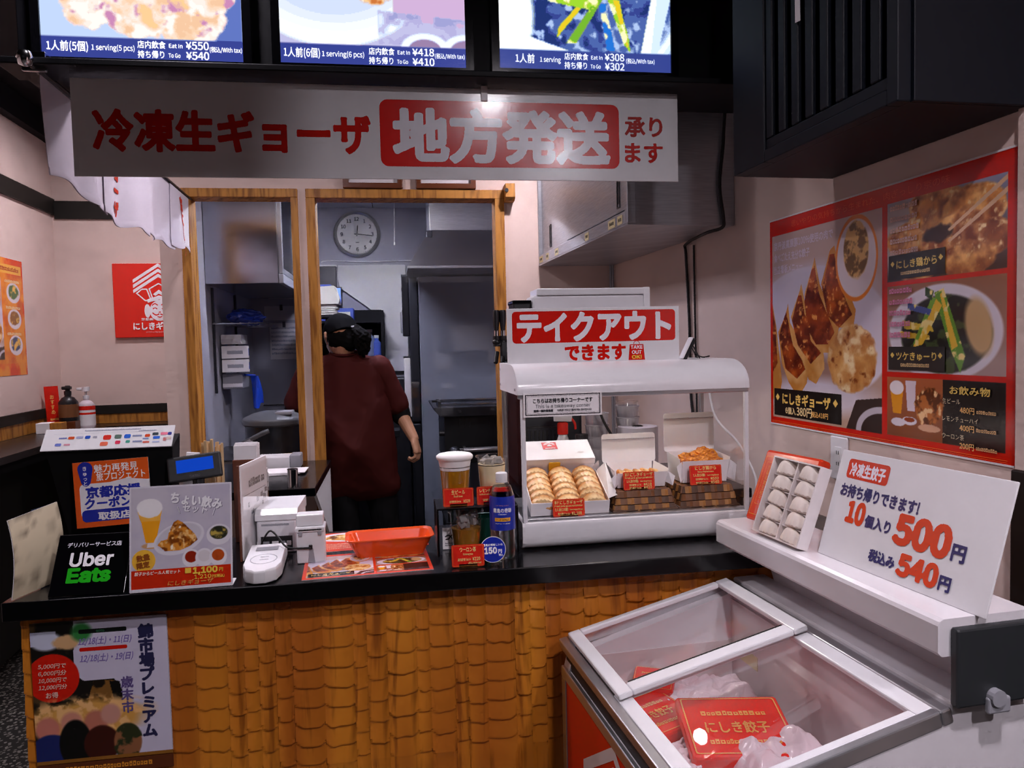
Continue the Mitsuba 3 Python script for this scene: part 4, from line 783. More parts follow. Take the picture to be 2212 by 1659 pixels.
# ---------------------------------------------------------------- menu mats, tray, payment things
def dumpling_art(c, x0, y0, w, h, seed=1, dark=True):
    """printed photograph: browned dumplings leaning on a white plate"""
    m = ((c.x >= x0) & (c.x <= x0 + w) & (c.y >= y0) & (c.y <= y0 + h)).astype(float); fx = lambda u: x0 + u * w; fy = lambda v: y0 + v * h
    c.put(m, c.grad('b3937f', 'c2a7a4', a=y0, b=y0 + h)); c.put(m * c.E(fx(.42), fy(.46), .66 * w, .34 * h, rot=-4, soft=.03), 'd9cfd8'); c.put(m * c.E(fx(.42), fy(.55), .58 * w, .26 * h, soft=.3), 'c9bfd0')
    c.put(m * c.E(fx(.32), fy(.22), .5 * w, .14 * h, soft=.5), '9a7668'); c.put(m * c.E(fx(.45), fy(.14), .5 * w, .09 * h, soft=.6), 'cfc3cc')
    def gy(pts, skin):
        P = [(fx(a), fy(b)) for a, b in pts]; q = m * c.P(P); c.put(q, 'dba462'); cx = np.mean([p[0] for p in P]); 
        c.mott(q, 'c07c34', 9 / w, .45, .2, seed + 1); S = m * c.P([(fx(a), fy(b)) for a, b in skin]); c.put(S, '94380f'); c.mott(S, '571a08', 9 / w, .5, .3, seed + 2); c.mott(S, 'b9551a', 16 / w, .58, .25, seed + 3); c.mott(S, 'e0954e', 36 / w, .70, .12, seed + 5)
    gy([(.0, .62), (.04, .50), (.1, .2), (.06, .08), (0, .1)], [(0, .6), (.03, .5), (.05, .3), (0, .25)])
    gy([(.06, .47), (.14, .56), (.17, .62), (.19, .52), (.3, .42), (.38, .28), (.36, .2), (.27, .12), (.17, .2), (.1, .3)], [(.07, .45), (.12, .54), (.15, .58), (.18, .5), (.22, .4), (.36, .28), (.26, .22), (.14, .27)])
    gy([(.20, .55), (.29, .68), (.31, .72), (.35, .6), (.45, .5), (.52, .38), (.53, .28), (.45, .20), (.38, .22), (.30, .34)], [(.21, .53), (.28, .66), (.31, .66), (.34, .56), (.46, .44), (.5, .36), (.4, .3), (.27, .4)])
    gy([(.34, .66), (.42, .80), (.44, .84), (.49, .70), (.58, .58), (.66, .48), (.62, .36), (.5, .36), (.4, .42)], [(.34, .63), (.41, .78), (.44, .80), (.48, .66), (.62, .46), (.56, .40), (.45, .40), (.37, .48)])
    gy([(.50, .70), (.58, .86), (.62, .88), (.68, .74), (.8, .56), (.78, .48), (.62, .48)], [(.51, .68), (.58, .84), (.62, .84), (.67, .68), (.77, .54), (.66, .48), (.56, .54)])
    q = m * c.E(fx(.76), fy(.33), .2 * w, .16 * h, rot=12, soft=.08, wob=.12, seed=seed); c.put(q, 'd69f5c'); c.mott(q, 'a8622a', 12 / w, .5, .35, seed + 7); c.mott(q, 'efd2a0', 20 / w, .56, .25, seed + 8); c.mott(q, '7a3a18', 30 / w, .66, .15, seed + 9)
    q = m * c.E(fx(.80), fy(.80), .17 * w, .2 * h, soft=.03); c.put(q, 'd8792a'); q = m * c.E(fx(.80), fy(.80), .155 * w, .18 * h, soft=.03); c.put(q, 'd9cbd2'); c.put(m * c.E(fx(.80), fy(.84), .10 * w, .13 * h, soft=.1, wob=.1), 'd0a468'); c.mott(m * c.E(fx(.80), fy(.84), .10 * w, .13 * h), '6a4a2a', 24 / w, .5, .1, seed + 4)
    if dark: c.put(m * c.P([(fx(.72), fy(0)), (fx(1), fy(0)), (fx(1), fy(.16)), (fx(.8), fy(.14))]), '33231d'); c.put(m * c.E(fx(1.0), fy(.0), .2 * w, .12 * h, soft=.03), 'b9b0ba'); c.put(m * c.E(fx(1.0), fy(0), .16 * w, .09 * h, soft=.03), '2a1a14')
def chicken_art(c, x0, y0, w, h, seed=2):
    m = ((c.x >= x0) & (c.x <= x0 + w) & (c.y >= y0) & (c.y <= y0 + h)).astype(float); fx = lambda u: x0 + u * w; fy = lambda v: y0 + v * h
    c.put(m, c.grad('3a2318', '8d8fa8', a=y0, b=y0 + h)); c.put(m * c.E(fx(.15), fy(.55), .3 * w, .45 * h, soft=.4), 'b9a9a4')
    for i, (a, b, r) in enumerate(((.2, .5, .2), (.45, .78, .26), (.75, .72, .24), (.38, .35, .2), (.62, .45, .26), (.85, .35, .2), (.7, .15, .2), (.3, .15, .2))):
        q = m * c.E(fx(a), fy(b), r * w, r * h, soft=.15, wob=.25, seed=seed + i); c.put(q, 'd88c3c' if i < 4 else '9a5424'); c.mott(q, 'efb468', 9 / w, .52, .3, seed + i); c.mott(q, '7a3612', 11 / w, .56, .3, seed + i + 20); c.mott(q, 'f8dca4', 26 / w, .68, .15, seed + i + 40)
    c.put(m * c.E(fx(.47), fy(.5), .12 * w, .10 * h, soft=.3, wob=.3), '2a130a')
    for d in (0, .13): c.put(m * c.P([(fx(.55), fy(.52 - d)), (fx(1.0), fy(.98 - d)), (fx(1.0), fy(.92 - d)), (fx(.57), fy(.5 - d))]), 'd9b18c')
def cucumber_art(c, x0, y0, w, h, seed=3):
    m = ((c.x >= x0) & (c.x <= x0 + w) & (c.y >= y0) & (c.y <= y0 + h)).astype(float); fx = lambda u: x0 + u * w; fy = lambda v: y0 + v * h
    c.put(m, c.grad('a58a86', '8d5a40', a=y0, b=y0 + h)); c.put(m * c.E(fx(.5), fy(.45), .48 * w, .52 * h, soft=.04), 'd5cdd8'); c.put(m * c.E(fx(.52), fy(.43), .38 * w, .42 * h, soft=.06), '1c1a12'); c.mott(m * c.E(fx(.52), fy(.43), .38 * w, .42 * h), '3c4a22', 16 / w, .55, .1, seed)
    c.put(m * c.E(fx(.80), fy(.5), .1 * w, .3 * h, rot=15, soft=.3), 'c3a070')
    for p, q in (([(.15, .6), (.42, .52), (.44, .46), (.17, .5)], 'd3b431'), ([(.12, .48), (.4, .42), (.4, .37), (.15, .4)], 'c7a02a'), ([(.44, .88), (.52, .92), (.70, .2), (.66, .02), (.57, .3)], '5f8f22'), ([(.49, .86), (.51, .88), (.64, .3), (.59, .26)], 'e2b736'), ([(.45, .82), (.51, .74), (.34, .32), (.25, .29)], 'e0b32e'), ([(.42, .84), (.46, .82), (.29, .34), (.25, .32)], '6f9a28'), ([(.2, .8), (.42, .7), (.4, .64), (.2, .72)], '3f4f8a'), ([(.36, .96), (.44, .9), (.42, .8), (.36, .86)], '26401a')):
        q2 = m * c.P([(fx(a), fy(b)) for a, b in p]); c.put(q2, q); c.mott(q2, 'f0d98a', 24 / w, .62, .08, seed)
def drinks_art(c, x0, y0, w, h, seed=4):
    m = ((c.x >= x0) & (c.x <= x0 + w) & (c.y >= y0) & (c.y <= y0 + h)).astype(float); fx = lambda u: x0 + u * w; fy = lambda v: y0 + v * h
    c.put(m, '14100e'); c.put(m * (c.x < fx(.52)), c.grad('7a4326', 'b06038', a=y0, b=y0 + h))
    c.put(m * c.P([(fx(.03), fy(.8)), (fx(.16), fy(.8)), (fx(.14), fy(.38)), (fx(.06), fy(.38))]), 'e0931c'); c.put(m * c.E(fx(.095), fy(.82), .07 * w, .12 * h, soft=.1), 'e8dcdc'); c.put(m * c.P([(fx(.18), fy(.95)), (fx(.28), fy(.95)), (fx(.27), fy(.45)), (fx(.2), fy(.45))]), 'd9c8d0'); c.put(m * c.E(fx(.22), fy(.28), .07 * w, .07 * h, soft=.1), 'd8cfd8'); c.put(m * c.E(fx(.11), fy(.24), .07 * w, .07 * h, soft=.1), 'd8cfd8'); c.put(m * c.E(fx(.22), fy(.3), .05 * w, .04 * h, soft=.1), '8a3a1c')
    q = m * c.E(fx(.40), fy(.55), .12 * w, .33 * h, soft=.1, wob=.3, seed=2); c.put(q, 'b3662c'); c.mott(q, '5a2a10', 20 / w, .5, .12, 4); c.mott(q, 'edc08a', 26 / w, .6, .08, 6); c.put(m * c.E(fx(.4), fy(.2), .1 * w, .06 * h, soft=.1), 'd0a080')
def menu_mat(o, ex, key, label, flip=False):
    w, h = .287, .19; k = thing('menu_mat', label, 'menu'); ey = np.cross(Z, ex); o = np.array(o)
    add('sheet', obox(o, ex, ey, w, h, .0008), 'white_card', parent=k)
    c = Canvas(w, h, 190, 'cf3a1c', 5)
    if not flip:
        dumpling_art(c, .008, .010, .148, .165, 3); chicken_art(c, .162, .125, .117, .05); cucumber_art(c, .162, .068, .117, .052); drinks_art(c, .162, .010, .117, .053)
    else:
        c.put(c.E(.11, .14, .11, .05, soft=.1), 'd8d0d8'); q = c.E(.11, .135, .09, .032, soft=.1, wob=.25); c.put(q, 'c88a3c'); c.mott(q, '6a3a14', 60, .5, .1); c.mott(q, 'f0d090', 80, .6, .08)
        c.rect(0, 0, w, .085, 'c8391e')
    c.done('picture', o + Z * .0008, ex, ey, 'print_gloss', k)
    pr = Print(o + Z * .0013, ex, ey)
    if not flip: pr.rect(.012, .013, .112, .038, '1c1512'); pr.text('にしきギョーザ', .062, .022, .012, 'e2c070', 1, 'c', fit=.085, px=40); pr.text('6個入 380円', .062, .0145, .007, 'e2d0b0', 1, 'c', px=32)
    else:
        for i in range(4): micro(pr, .02, .064 - .014 * i, .10, .006, 'f0c0a0', i); micro(pr, .14, .064 - .014 * i, .06, .006, 'f0c0a0', i + 9)
    pr.done('print', 'print_gloss', k)
menu_mat((-.213, 1.682, .9302), unit([1, .06, 0]), 'front', 'glossy red menu sheet with dumpling pictures at the front edge of the counter')
menu_mat((-.215, 1.905, .9302), unit([1, .03, 0]), 'rear', 'glossy red menu sheet lying behind and partly under the orange tray', True)
k = thing('coin_tray', 'glossy orange oblong plastic tray on the menu sheets', 'tray')
mat('orange_plastic', 'e5531c', .22, .5, coat=.4)
TM = move(-.024, 1.862, .9315) @ turn(3)
def ring_(a, b, z, r, n=6): return np.array(rrect(-a, -b, a, b, r, n).exterior.coords)[:-1], z
rs = [(.078, .030, .001, .012), (.076, .029, 0, .011), (.0785, .031, 0, .012), (.099, .050, .041, .02), (.1045, .0555, .044, .022), (.1055, .0565, .0465, .022), (.1040, .055, .0475, .022), (.0965, .048, .0435, .02), (.077, .0295, .004, .012)]
rows = []
for a, b, z, r in rs[1:]:
    q, z = ring_(a, b, z, r); rows.append(np.column_stack([q, np.full(len(q), z)]))
n = len(rows[0]); cen = lambda z: np.tile([0, 0, z], (n, 1)); add('body', local([_rings([cen(0)] + rows + [cen(.004)], n)], TM), 'orange_plastic', parent=k, smooth=35)
for s in (-1, 1): add('rib', local([hull([(s * .072, y, z) for y, z in ((-.02, .006), (.02, .006))] + [(s * .088, y, z) for y, z in ((-.03, .03), (.03, .03))] + [(s * .0735, y, z) for y, z in ((-.02, .006), (.02, .006))] + [(s * .0895, y, z) for y, z in ((-.03, .03), (.03, .03))])], TM), 'orange_plastic', parent=k)

k = thing('receipt_printer', 'white receipt printer with its cable sockets facing the customer side', 'printer')
PM = move(-.347, 1.93, .9305) @ turn(-1)
add('body', local([box(0, .097, 0, .17, 0, .082, .006), box(0, .004, 0, .01, 0, .03)], PM), 'white_plastic', parent=k)
add('lid', local([hull([(x, y, z) for x in (-.002, .099) for y, z in ((-.003, .082), (-.003, .096), (.012, .108), (.165, .110), (.172, .082))])], PM), 'white_gloss', parent=k)
add('panel_line', local([box(.012, .078, -.0008, .001, .068, .073)], PM), 'grey_plastic', parent=k)
add('socket_bay', local([box(.01, .085, -.001, .001, .006, .042)], PM), 'black_plastic', parent=k)
for i, (a, b) in enumerate(((.014, .03), (.036, .052), (.056, .068), (.071, .082))): add('socket', local([box(a, b, -.0022, 0, .012 + .006 * (i % 2), .030, .001)], PM), 'grey_plastic' if i % 2 == 0 else 'white_plastic', parent=k)
k = thing('card_reader', 'small white oval-fronted card reader lying on the counter before the printer', 'card reader')
RM = basis((-.3385, 1.668, .9315), unit([1, .055, 0]), unit([-.055, 1, .03]))
sh = Polygon([(.004, .205), (.004, .055), (.012, .02), (.03, .004), (.05, .004), (.07, .02), (.078, .055), (.078, .205)]).buffer(.004, quad_segs=5).buffer(.006, quad_segs=5).buffer(-.006)
def slab(g0, g1, z0, z1, M):
    a = np.array(LineString(g0.exterior.coords).segmentize(.004).coords)[:-1]; c = np.array(g0.centroid.coords[0]); rows = [np.column_stack([c + (a - c) * s, np.full(len(a), z)]) for s, z in ((.96, z0), (1, z0 + .003), (1, z1 - .006), (.985, z1 - .002), (.96, z1))]
    m = _rings([np.tile([*c, z0], (len(a), 1))] + rows + [np.tile([*c, z1], (len(a), 1))], len(a)); m.apply_transform(M); return m
add('body', slab(sh, sh, 0, .030, RM), 'white_gloss', parent=k, smooth=40)
pr = Print((RM @ [0, 0, .0302, 1])[:3], RM[:3, 0], RM[:3, 1]); pr.geom(affinity.scale(Point(.041, .085).buffer(1, quad_segs=20), .029, .036).difference(affinity.scale(Point(.041, .085).buffer(1, quad_segs=20), .0275, .0345)), '8f9298'); pr.geom(rrect(.016, .15, .066, .180, .003), '85868d'); micro(pr, .033, .098, .016, .006, '9a9ca2', 1); micro(pr, .033, .078, .016, .006, '9a9ca2', 2); pr.done('print', 'print_gloss', k)
add('base', local([box(.008, .074, .06, .19, -.002, .004)], RM), 'grey_plastic', parent=k)
k = thing('coin_terminal', 'small white upright payment box right of the receipt printer', 'card reader')
BM = move(-.238, 1.815, .9305) @ turn(2)
add('body', local([box(0, .064, 0, .05, 0, .074, .003)], BM), 'white_plastic', parent=k); add('head', local([box(-.002, .066, -.004, .055, .074, .086, .003), box(0, .062, .006, .05, .086, .113, .003)], BM), 'white_gloss', parent=k)
add('slot', local([box(.006, .058, -.0052, -.003, .0785, .081)], BM), 'black_plastic', parent=k); add('hinge', [local([box(x, x + .008, -.005, .004, .066, .076, .001)], BM) for x in (.006, .05)], 'grey_plastic', parent=k)
add('label', local([hull([(.025, -.0012, 0.002), (.041, -.0012, .002), (.037, -.0012, .036), (.029, -.0012, .036), (.033, -.0002, .02)])], BM), 'grey_plastic', parent=k)
add('cord', tube(curve([(-.337, 1.928, .952), (-.325, 1.90, .975), (-.305, 1.87, 1.0), (-.285, 1.85, .99), (-.262, 1.82, .972), (-.235, 1.811, .969), (-.205, 1.811, .968)]), .0022), 'rubber', parent=k, smooth=True); add('plug', local([box(.028, .036, -.006, 0, .034, .044, .001)], BM), 'black_plastic', parent=k)
k = thing('menu_stand', 'white upright notice in an acrylic stand with a brown edge, seen almost edge on', 'sign')
N0, NE = np.array([-.371, 1.87, .931]), unit([.16, .98, .0])
add('board', obox(N0, NE, (0, 0, 1), .185, .228, .004, .0015), 'white_card', parent=k); add('edge', box(-.3745, -.3695, 1.862, 1.870, .931, 1.16, .001), 'brown_frame', parent=k); add('cover', obox(N0 + np.array([.0065, -.001, 0]), NE, (0, 0, 1), .185, .22, .0008), 'clear_plastic', parent=k)
pr = Print(N0 + np.cross(NE, Z) * .0042, NE, Z); pr.line([(.015, .152), (.17, .152)], .0012, '55555c')
for i, (x, z, s) in enumerate(((.05, .168, .02), (.078, .168, .02), (.108, .168, .02), (.138, .168, .02), (.04, .12, .014), (.1, .122, .014), (.13, .13, .012), (.15, .12, .014), (.162, .136, .012), (.06, .10, .012), (.14, .108, .012))): micro(pr, x, z, s * .9, s, '3a3a44', i)
pr.done('print', parent=k)
k = thing('napkin_holder', 'dark brown holder filled with white paper napkins behind the acrylic notice', 'napkin holder')
add('body', box(-.424, -.360, 2.062, 2.112, .9305, 1.147, .002), 'brown_frame', parent=k)
for i in range(5): add('napkin', obox((-.421 + .0006 * i, 2.068 + .008 * i, 1.10), (1, .01, 0), (0, .04, 1), .0575, .084 + .003 * (i % 3), .005, .001), 'paper', parent=k)
k = thing('chopstick_pot', 'black pot packed with paper-wrapped wooden chopsticks beside the customer display', 'chopsticks')
add('pot', lathe([(0, 0), (.026, 0), (.030, .115), (.028, .116), (.024, .004), (0, .004)], (-.474, 2.075, .9305)), 'black_plastic', parent=k, smooth=40); mat('pale_wood', 'd2b184', .6)
for i in range(16): a = i * 2.4; r = .0055 * math.sqrt(i); add('chopstick', obox((-.474 + 1.3 * r * math.cos(a) - .004, 2.075 + r * math.sin(a), .94), unit([1, R.uniform(-.4, .4), 0]), unit([R.uniform(-.13, .10) - .02 + .9 * r * math.cos(a) * 4, .3 * r * math.sin(a), 1]), .0065, .250 + R.uniform(-.012, .016), .004), 'pale_wood', parent=k)

# ---------------------------------------------------------------- till, signs on the left end of the counter
k = thing('till', 'black point of sale till seen from behind at the left end of the counter', 'till')
add('body', hull([(-.838, 1.985, 1.198), (-.548, 1.985, 1.198), (-.832, 2.07, 1.222), (-.552, 2.07, 1.222), (-.80, 2.0, .985), (-.562, 2.0, .985), (-.80, 2.06, .985), (-.562, 2.06, .985)]), 'black_soft', parent=k)
add('stand', box(-.77, -.60, 1.99, 2.08, .9305, .985, .004), 'black_plastic', parent=k)
add('cash_drawer', box(-.80, -.415, 1.90, 1.975, .9305, .99, .004) if False else box(-.795, -.56, 2.0, 2.1, .9303, .95, .003), 'black_plastic', parent=k)
k = thing('payment_card_board', 'white laminated board of small coloured payment logos lying on top of the till', 'sign')
e1, e2 = unit([1, .0, .0]), unit([.02, .66, .75]); o = np.array([-.845, 1.972, 1.2005])
add('board', obox(o, e1, e2, .299, .063, .002), 'white_gloss', parent=k)
pr = Print(o + np.cross(e1, e2) * .0022, e1, e2); r = np.random.default_rng(3)
micro(pr, .09, .0535, .13, .0035, '8a8fa5', 1); micro(pr, .215, .048, .04, .003, '8a8fa5', 2); pr.line([(.02, .047), (.27, .047)], .0005, 'b8bcc8')
for i, (x, y, w, h, c) in enumerate(((.035, .033, .018, .004, '6d74a8'), (.056, .031, .014, .008, 'c8502c'), (.074, .032, .016, .007, '9aa0c0'), (.094, .031, .012, .009, '2f52b0'), (.112, .032, .01, .006, '9a9aa8'), (.136, .026, .018, .014, 'd0342c'), (.162, .028, .016, .012, '5a7068'), (.184, .028, .015, .012, '2f5fc0'), (.203, .032, .022, .005, '8088a8'), (.232, .030, .012, .008, 'd04a28'), (.249, .034, .014, .008, '39464f'), (.268, .034, .017, .008, 'e07a92'), (.252, .023, .016, .008, '2f62c8'), (.285, .033, .009, .009, '3a3f8a'), (.03, .012, .014, .008, '6a78c0'), (.05, .013, .014, .005, 'c88a9a'), (.132, .008, .018, .012, 'd86a50'), (.166, .012, .012, .010, 'd03a58'), (.19, .014, .01, .008, '4a9a88'), (.206, .015, .022, .005, '8088a8'), (.23, .012, .015, .005, 'c85a4a'), (.252, .012, .017, .004, '9aa6c8'), (.276, .016, .008, .01, 'c07a7a'), (.228, .023, .014, .004, '7a8ab8'), (.283, .020, .012, .008, 'c8b8b0'))): pr.geom(rrect(x, y, x + w, y + h, min(w, h) * .3), c, False)
pr.done('print', 'print_gloss', k)
k = thing('customer_display', 'tilted black customer display with a lit blue screen beside the till', 'display')
ex, ey = unit([.985, .10, .10]), unit([-.12, .28, .95]); o = np.array([-.553, 1.955, 1.112])
add('casing', obox(o - np.cross(ex, ey) * .02, ex, ey, .125, .062, .02, .004), 'black_plastic', parent=k); kk = add('screen', obox(o - np.cross(ex, ey) * .001, ex, ey, .0005, .0005, .0005) if False else obox(o + ex * .021 + ey * .020, ex, ey, .086, .032, .0008), 'black_soft', parent=k); scene[kk]['emitter'] = emit(np.array([.0, .06, .6]), .2)
add('pole', cyl((-.49, 1.985, .931), (-.49, 1.985, 1.13), .014), 'black_plastic', parent=k); pr = Print(o + np.cross(ex, ey) * .0005 + ex * .05 + ey * .0065, ex, ey); pr.text('CASIO', 0, 0, .007, '4a4a50', 1, 'l', fit=.024, latin=True); pr.done('lettering', parent=k)
k = thing('coupon_poster', 'orange and white coupon poster with a blue footprint on the back of the till', 'poster')
ex, ey = unit([.995, .0, .045]), unit([.07, .06, 1]); o = np.array([-.765, 1.955, 1.013]); w, h = .172, .158
add('sheet', obox(o - np.cross(ex, ey) * .0012, ex, ey, w, h, .0012), 'white_card', parent=k); pr = Print(o, ex, ey)
pr.rect(0, 0, w, h, 'dc5a20'); pr.geom(rrect(.012, .022, w, .105, .012), 'e8e6ec'); pr.rect(.055, .022, w, .105, 'e8e6ec'); pr.poly([(.03, .1), (.08, .105), (.12, .112), (w, .104), (w, .095), (.03, .09)], 'e8e6ec'); pr.geom(rrect(.014, .013, w, .042, .01), '27309a')
pr.geom(affinity.translate(union_all([Point(0, .012).buffer(.017), affinity.scale(Point(0, -.012).buffer(1), .012, .018)]).convex_hull, .028, .129), '27309a'); pr.column('きゅっと', .027, .148, .0115, 'e8e6ec', 1)
pr.text('魅力再発見', .048, .132, .021, 'f0ece8', 1, fit=.1); pr.text('旅プロジェクト', .052, .112, .021, 'f0ece8', 1, fit=.112)
pr.text('京都応援', .026, .073, .028, '27309a', 2, fit=.125); pr.text('クーポン券', .022, .047, .026, '27309a', 2, fit=.135); pr.text('取扱店', .05, .018, .02, 'e8e6ec', 2, fit=.075); pr.done('print', 'print_gloss', k)
k = thing('drink_set_stand', 'framed stand poster of a beer and dumpling set at the counter edge', 'sign')
ex, ey = unit([1, .045, 0]), unit([0, .17, 1]); o = np.array([-.560, 1.672, .9325]); w, h = .205, .218; nn = np.cross(ex, ey)
add('acrylic', [obox(o - nn * .003, ex, ey, w, h, .003, .001), obox(o - np.array([0, 0, .0018]), ex, Y, w, .05, .002, .0008)], 'white_gloss', parent=k); 
c = Canvas(w, h, 210, 'b9b4c6', 6); c.mott(np.ones_like(c.x), 'c4bfcb', 30, .5, .3, 2)
c.put(c.P([(.022, .15), (.062, .15), (.052, .10), (.032, .10)]), 'eba01e'); c.put(c.P([(.016, .165), (.064, .165), (.06, .145), (.022, .145)]), 'eeb246'); c.ell(.040, .172, .025, .020, 'eeecee', soft=.1, wob=.06); c.ell(.042, .093, .018, .006, 'c89a6a', soft=.3); c.put(c.P([(.036, .1), (.048, .1), (.05, .09), (.034, .09)]), 'dfd8dc')
c.ell(.098, .105, .052, .032, 'd6d3dc', 18, .03); c.ell(.098, .107, .046, .027, 'c5c1cc', 18, .1)
q = c.P([(.055, .094), (.062, .102), (.075, .105), (.078, .12), (.088, .140), (.096, .144), (.106, .138), (.118, .125), (.13, .112), (.135, .1), (.12, .088), (.10, .08), (.07, .08)]); c.put(q, 'd0862f'); c.mott(q, '7a3d12', 60, .5, .12, 3); c.mott(q, 'eec27c', 70, .58, .1, 5); c.mott(q, 'f3e6cc', 90, .66, .06, 8)
c.ell(.178, .108, .025, .022, 'd9d6de', soft=.05); c.ell(.178, .112, .018, .014, '2a2c20', soft=.1); c.mott(c.E(.178, .112, .017, .012), 'b09a48', 90, .55, .1)
for cx, col in ((.122, '8a2410'), (.148, 'd5cfd4'), (.176, 'b04a1a')): c.ell(cx, .062, .018, .019, 'dedbe2', soft=.06); c.ell(cx, .065, .0125, .012, col, soft=.08)
c.ell(.028, .063, .023, .023, 'e9b53c', soft=.04); c.rect(0, 0, w, .044, 'c42a10'); c.rect(0, 0, w, .005, 'd8d6e0'); c.rect(0, 0, .003, h, 'd8d6e0'); c.rect(w - .003, 0, w, h, 'd8d6e0'); c.rect(0, h - .003, w, h, 'd8d6e0')
c.done('picture', o, ex, ey, 'print_gloss', k); pr = Print(o + nn * .0008, ex, ey)
for dx, dz, cc in ((.0012, -.0012, '7a7488'), (0, 0, 'eeeef2')): pr.text('ちょい飲み', .08 + dx, .184 + dz, .024, cc, 2, fit=.106, rot=-11); pr.text('セット', .105 + dx, .163 + dz, .018, cc, 1, fit=.05, rot=-9); pr.line([(.096 + dx, .172 + dz), (.1 + dx, .158 + dz)], .0012, cc); pr.line([(.166 + dx, .15 + dz), (.171 + dx, .164 + dz)], .0012, cc)
pr.text('数量', .028, .065, .013, '8a4a1c', 2, 'c', rot=8); pr.text('限定', .028, .050, .013, '8a4a1c', 2, 'c', rot=8)
pr.text('餃子からビール人気セット', .01, .034, .008, 'eedccc', 1, fit=.09, px=32, slant=10); pr.text('1,100', .125, .030, .016, 'e8c048', 3, fit=.05, latin=True); pr.text('円', .178, .0315, .009, 'e8c048', 1); pr.text('1,210', .128, .0185, .011, 'e8c048', 1, fit=.034, latin=True); pr.text('円(税込)', .164, .019, .007, 'e8c048', 1, px=32); pr.text('にしきギョーザ', .075, .009, .011, 'd8904a', 1, fit=.09, px=40, slant=12); pr.rect(.11, .0315, .122, .0425, 'e8c048')
pr.done('lettering', 'print_gloss', k)
k = thing('delivery_sign', 'black delivery-service table sign with white and green lettering at the counter edge', 'sign')
ex, ey = unit([1, -.03, 0]), unit([0.02, .62, 1]); o = np.array([-.7235, 1.685, .9315]); w, h = .15, .131; nn = np.cross(ex, ey)
add('panel', obox(o - nn * .003, ex, ey, w, h, .003, .001), 'black_gloss', parent=k); add('back', hull([o + ey * h, o + ex * w + ey * h, o + ex * w + ey * h + [0, .004, 0], o + ey * h + [0, .004, 0], o + [0, .15, 0], o + ex * w + [0, .15, 0], o + [0, .154, 0], o + ex * w + [0, .154, 0]]), 'black_soft', parent=k)
pr = Print(o, ex, ey); pr.text('デリバリーサービス店', w / 2, .104, .011, 'e2e2ea', 1, 'c', fit=.11, px=40); pr.text('Uber', .03, .062, .037, 'f2f2f6', 2, fit=.088, latin=True); pr.text('Eats', .03, .028, .037, '1fa81c', 3, fit=.088, latin=True); pr.done('lettering', 'print_gloss', k)
k = thing('leaflet', 'curling pale leaflet standing at the far left corner of the counter', 'leaflet')
v, u = np.meshgrid(np.linspace(0, 1, 14), np.linspace(0, 1, 12), indexing='ij')
P = np.stack([-.778 - .03 * v + .03 * u + .012 * np.sin(v * 2.6) - .01 * (1 - u), 1.678 + .14 * u + .05 * v, .932 + .155 * v + .01 * u * v], -1)
add('sheet', shell(P, .001), 'paper', parent=k, smooth=True); cc = lin('b5a98f') * np.ones((14, 12, 1)); m1 = np.clip((meshkit.fbm(np.stack([u * 5, v * 9, 0 * u], -1), 3, 4) - .5) * 6, 0, 1)[..., None]; cc = cc * (1 - m1) + lin('7a6f5c') * m1
m = shell(P + np.array([.0012, -.0006, 0]), .0002); add('print', grid(P + np.array([.0014, -.0008, 0])), 'print', parent=k, color=cc.reshape(-1, 3), smooth=True)
k = thing('leaflet_box', 'small dark blue leaflet box standing behind the pale leaflet', 'box'); add('box', box(-.80, -.772, 1.83, 1.86, .9303, 1.055, .002), mat('blue_grey', '2c3a50', .4), parent=k); add('top_leaflet', obox((-.80, 1.835, 1.03), (1, .1, .25), (-.1, .2, 1), .028, .058, .004), 'blue_grey', parent=k)
k = thing('pump_bottle', 'white pump bottle standing between the till and the customer display', 'bottle')
add('body', lathe([(0, 0), (.02, 0), (.021, .19), (.016, .20), (.0, .20)], (-.533, 2.09, .9305)), 'white_plastic', parent=k, smooth=40); add('pump', [lathe([(0, .2), (.014, .2), (.014, .212), (.006, .215), (.006, .232), (0, .232)], (-.533, 2.09, .9305)), hull([(-.542, 2.08, 1.158), (-.542, 2.10, 1.158), (-.51, 2.085, 1.162), (-.51, 2.095, 1.162), (-.542, 2.085, 1.17), (-.542, 2.095, 1.17), (-.51, 2.088, 1.167), (-.51, 2.093, 1.167)])], 'white_plastic', parent=k, smooth=40)

# event poster on the counter front
k = thing('event_poster', 'colourful market event poster with people fixed on the wooden counter front', 'poster')
x0, z0, w, h = -.771, .566, .272, .305
add('sheet', prism(rrect(0, 0, w, h, .008), .0014, basis((x0, 1.7085, z0), X, Z)), 'white_card', parent=k)
c = Canvas(w, h, 200, '14120e', 9); c.mott(np.ones_like(c.x), '4a3820', 20, .6, .1, 2); c.put(c.P([(.12, 0), (w, 0), (w, h), (.085, h), (.082, .19), (.10, .175), (.16, .175), (.175, .15), (.178, .08), (.19, .06)]), 'c9c5da')
q = c.P([(.12, .175), (.165, .17), (.16, .085), (.10, .11)]); c.put(q, '7a5426'); c.mott(q, '1a120a', 60, .5, .1, 3); c.put(c.P([(.15, .17), (.172, .168), (.175, .08), (.168, .08)]), '0c0a08')
c.ell(.04, .185, .052, .052, 'cc1d0c', soft=.02); c.rect(0, .255, .05, .285, 'b8bcd4'); c.ell(.03, .265, .03, .02, 'c6cce0', soft=.3); c.ell(.07, .26, .026, .016, 'd0a878', soft=.3, wob=.2); c.ell(.10, .28, .02, .02, '2f7a3a', soft=.5)
q = c.E(.1, .09, .12, .04, soft=.4, wob=.2); c.put(q, 'd09a4a'); c.mott(c.E(.1, .1, .13, .04, soft=.4), 'eab878', 50, .5, .1, 5)
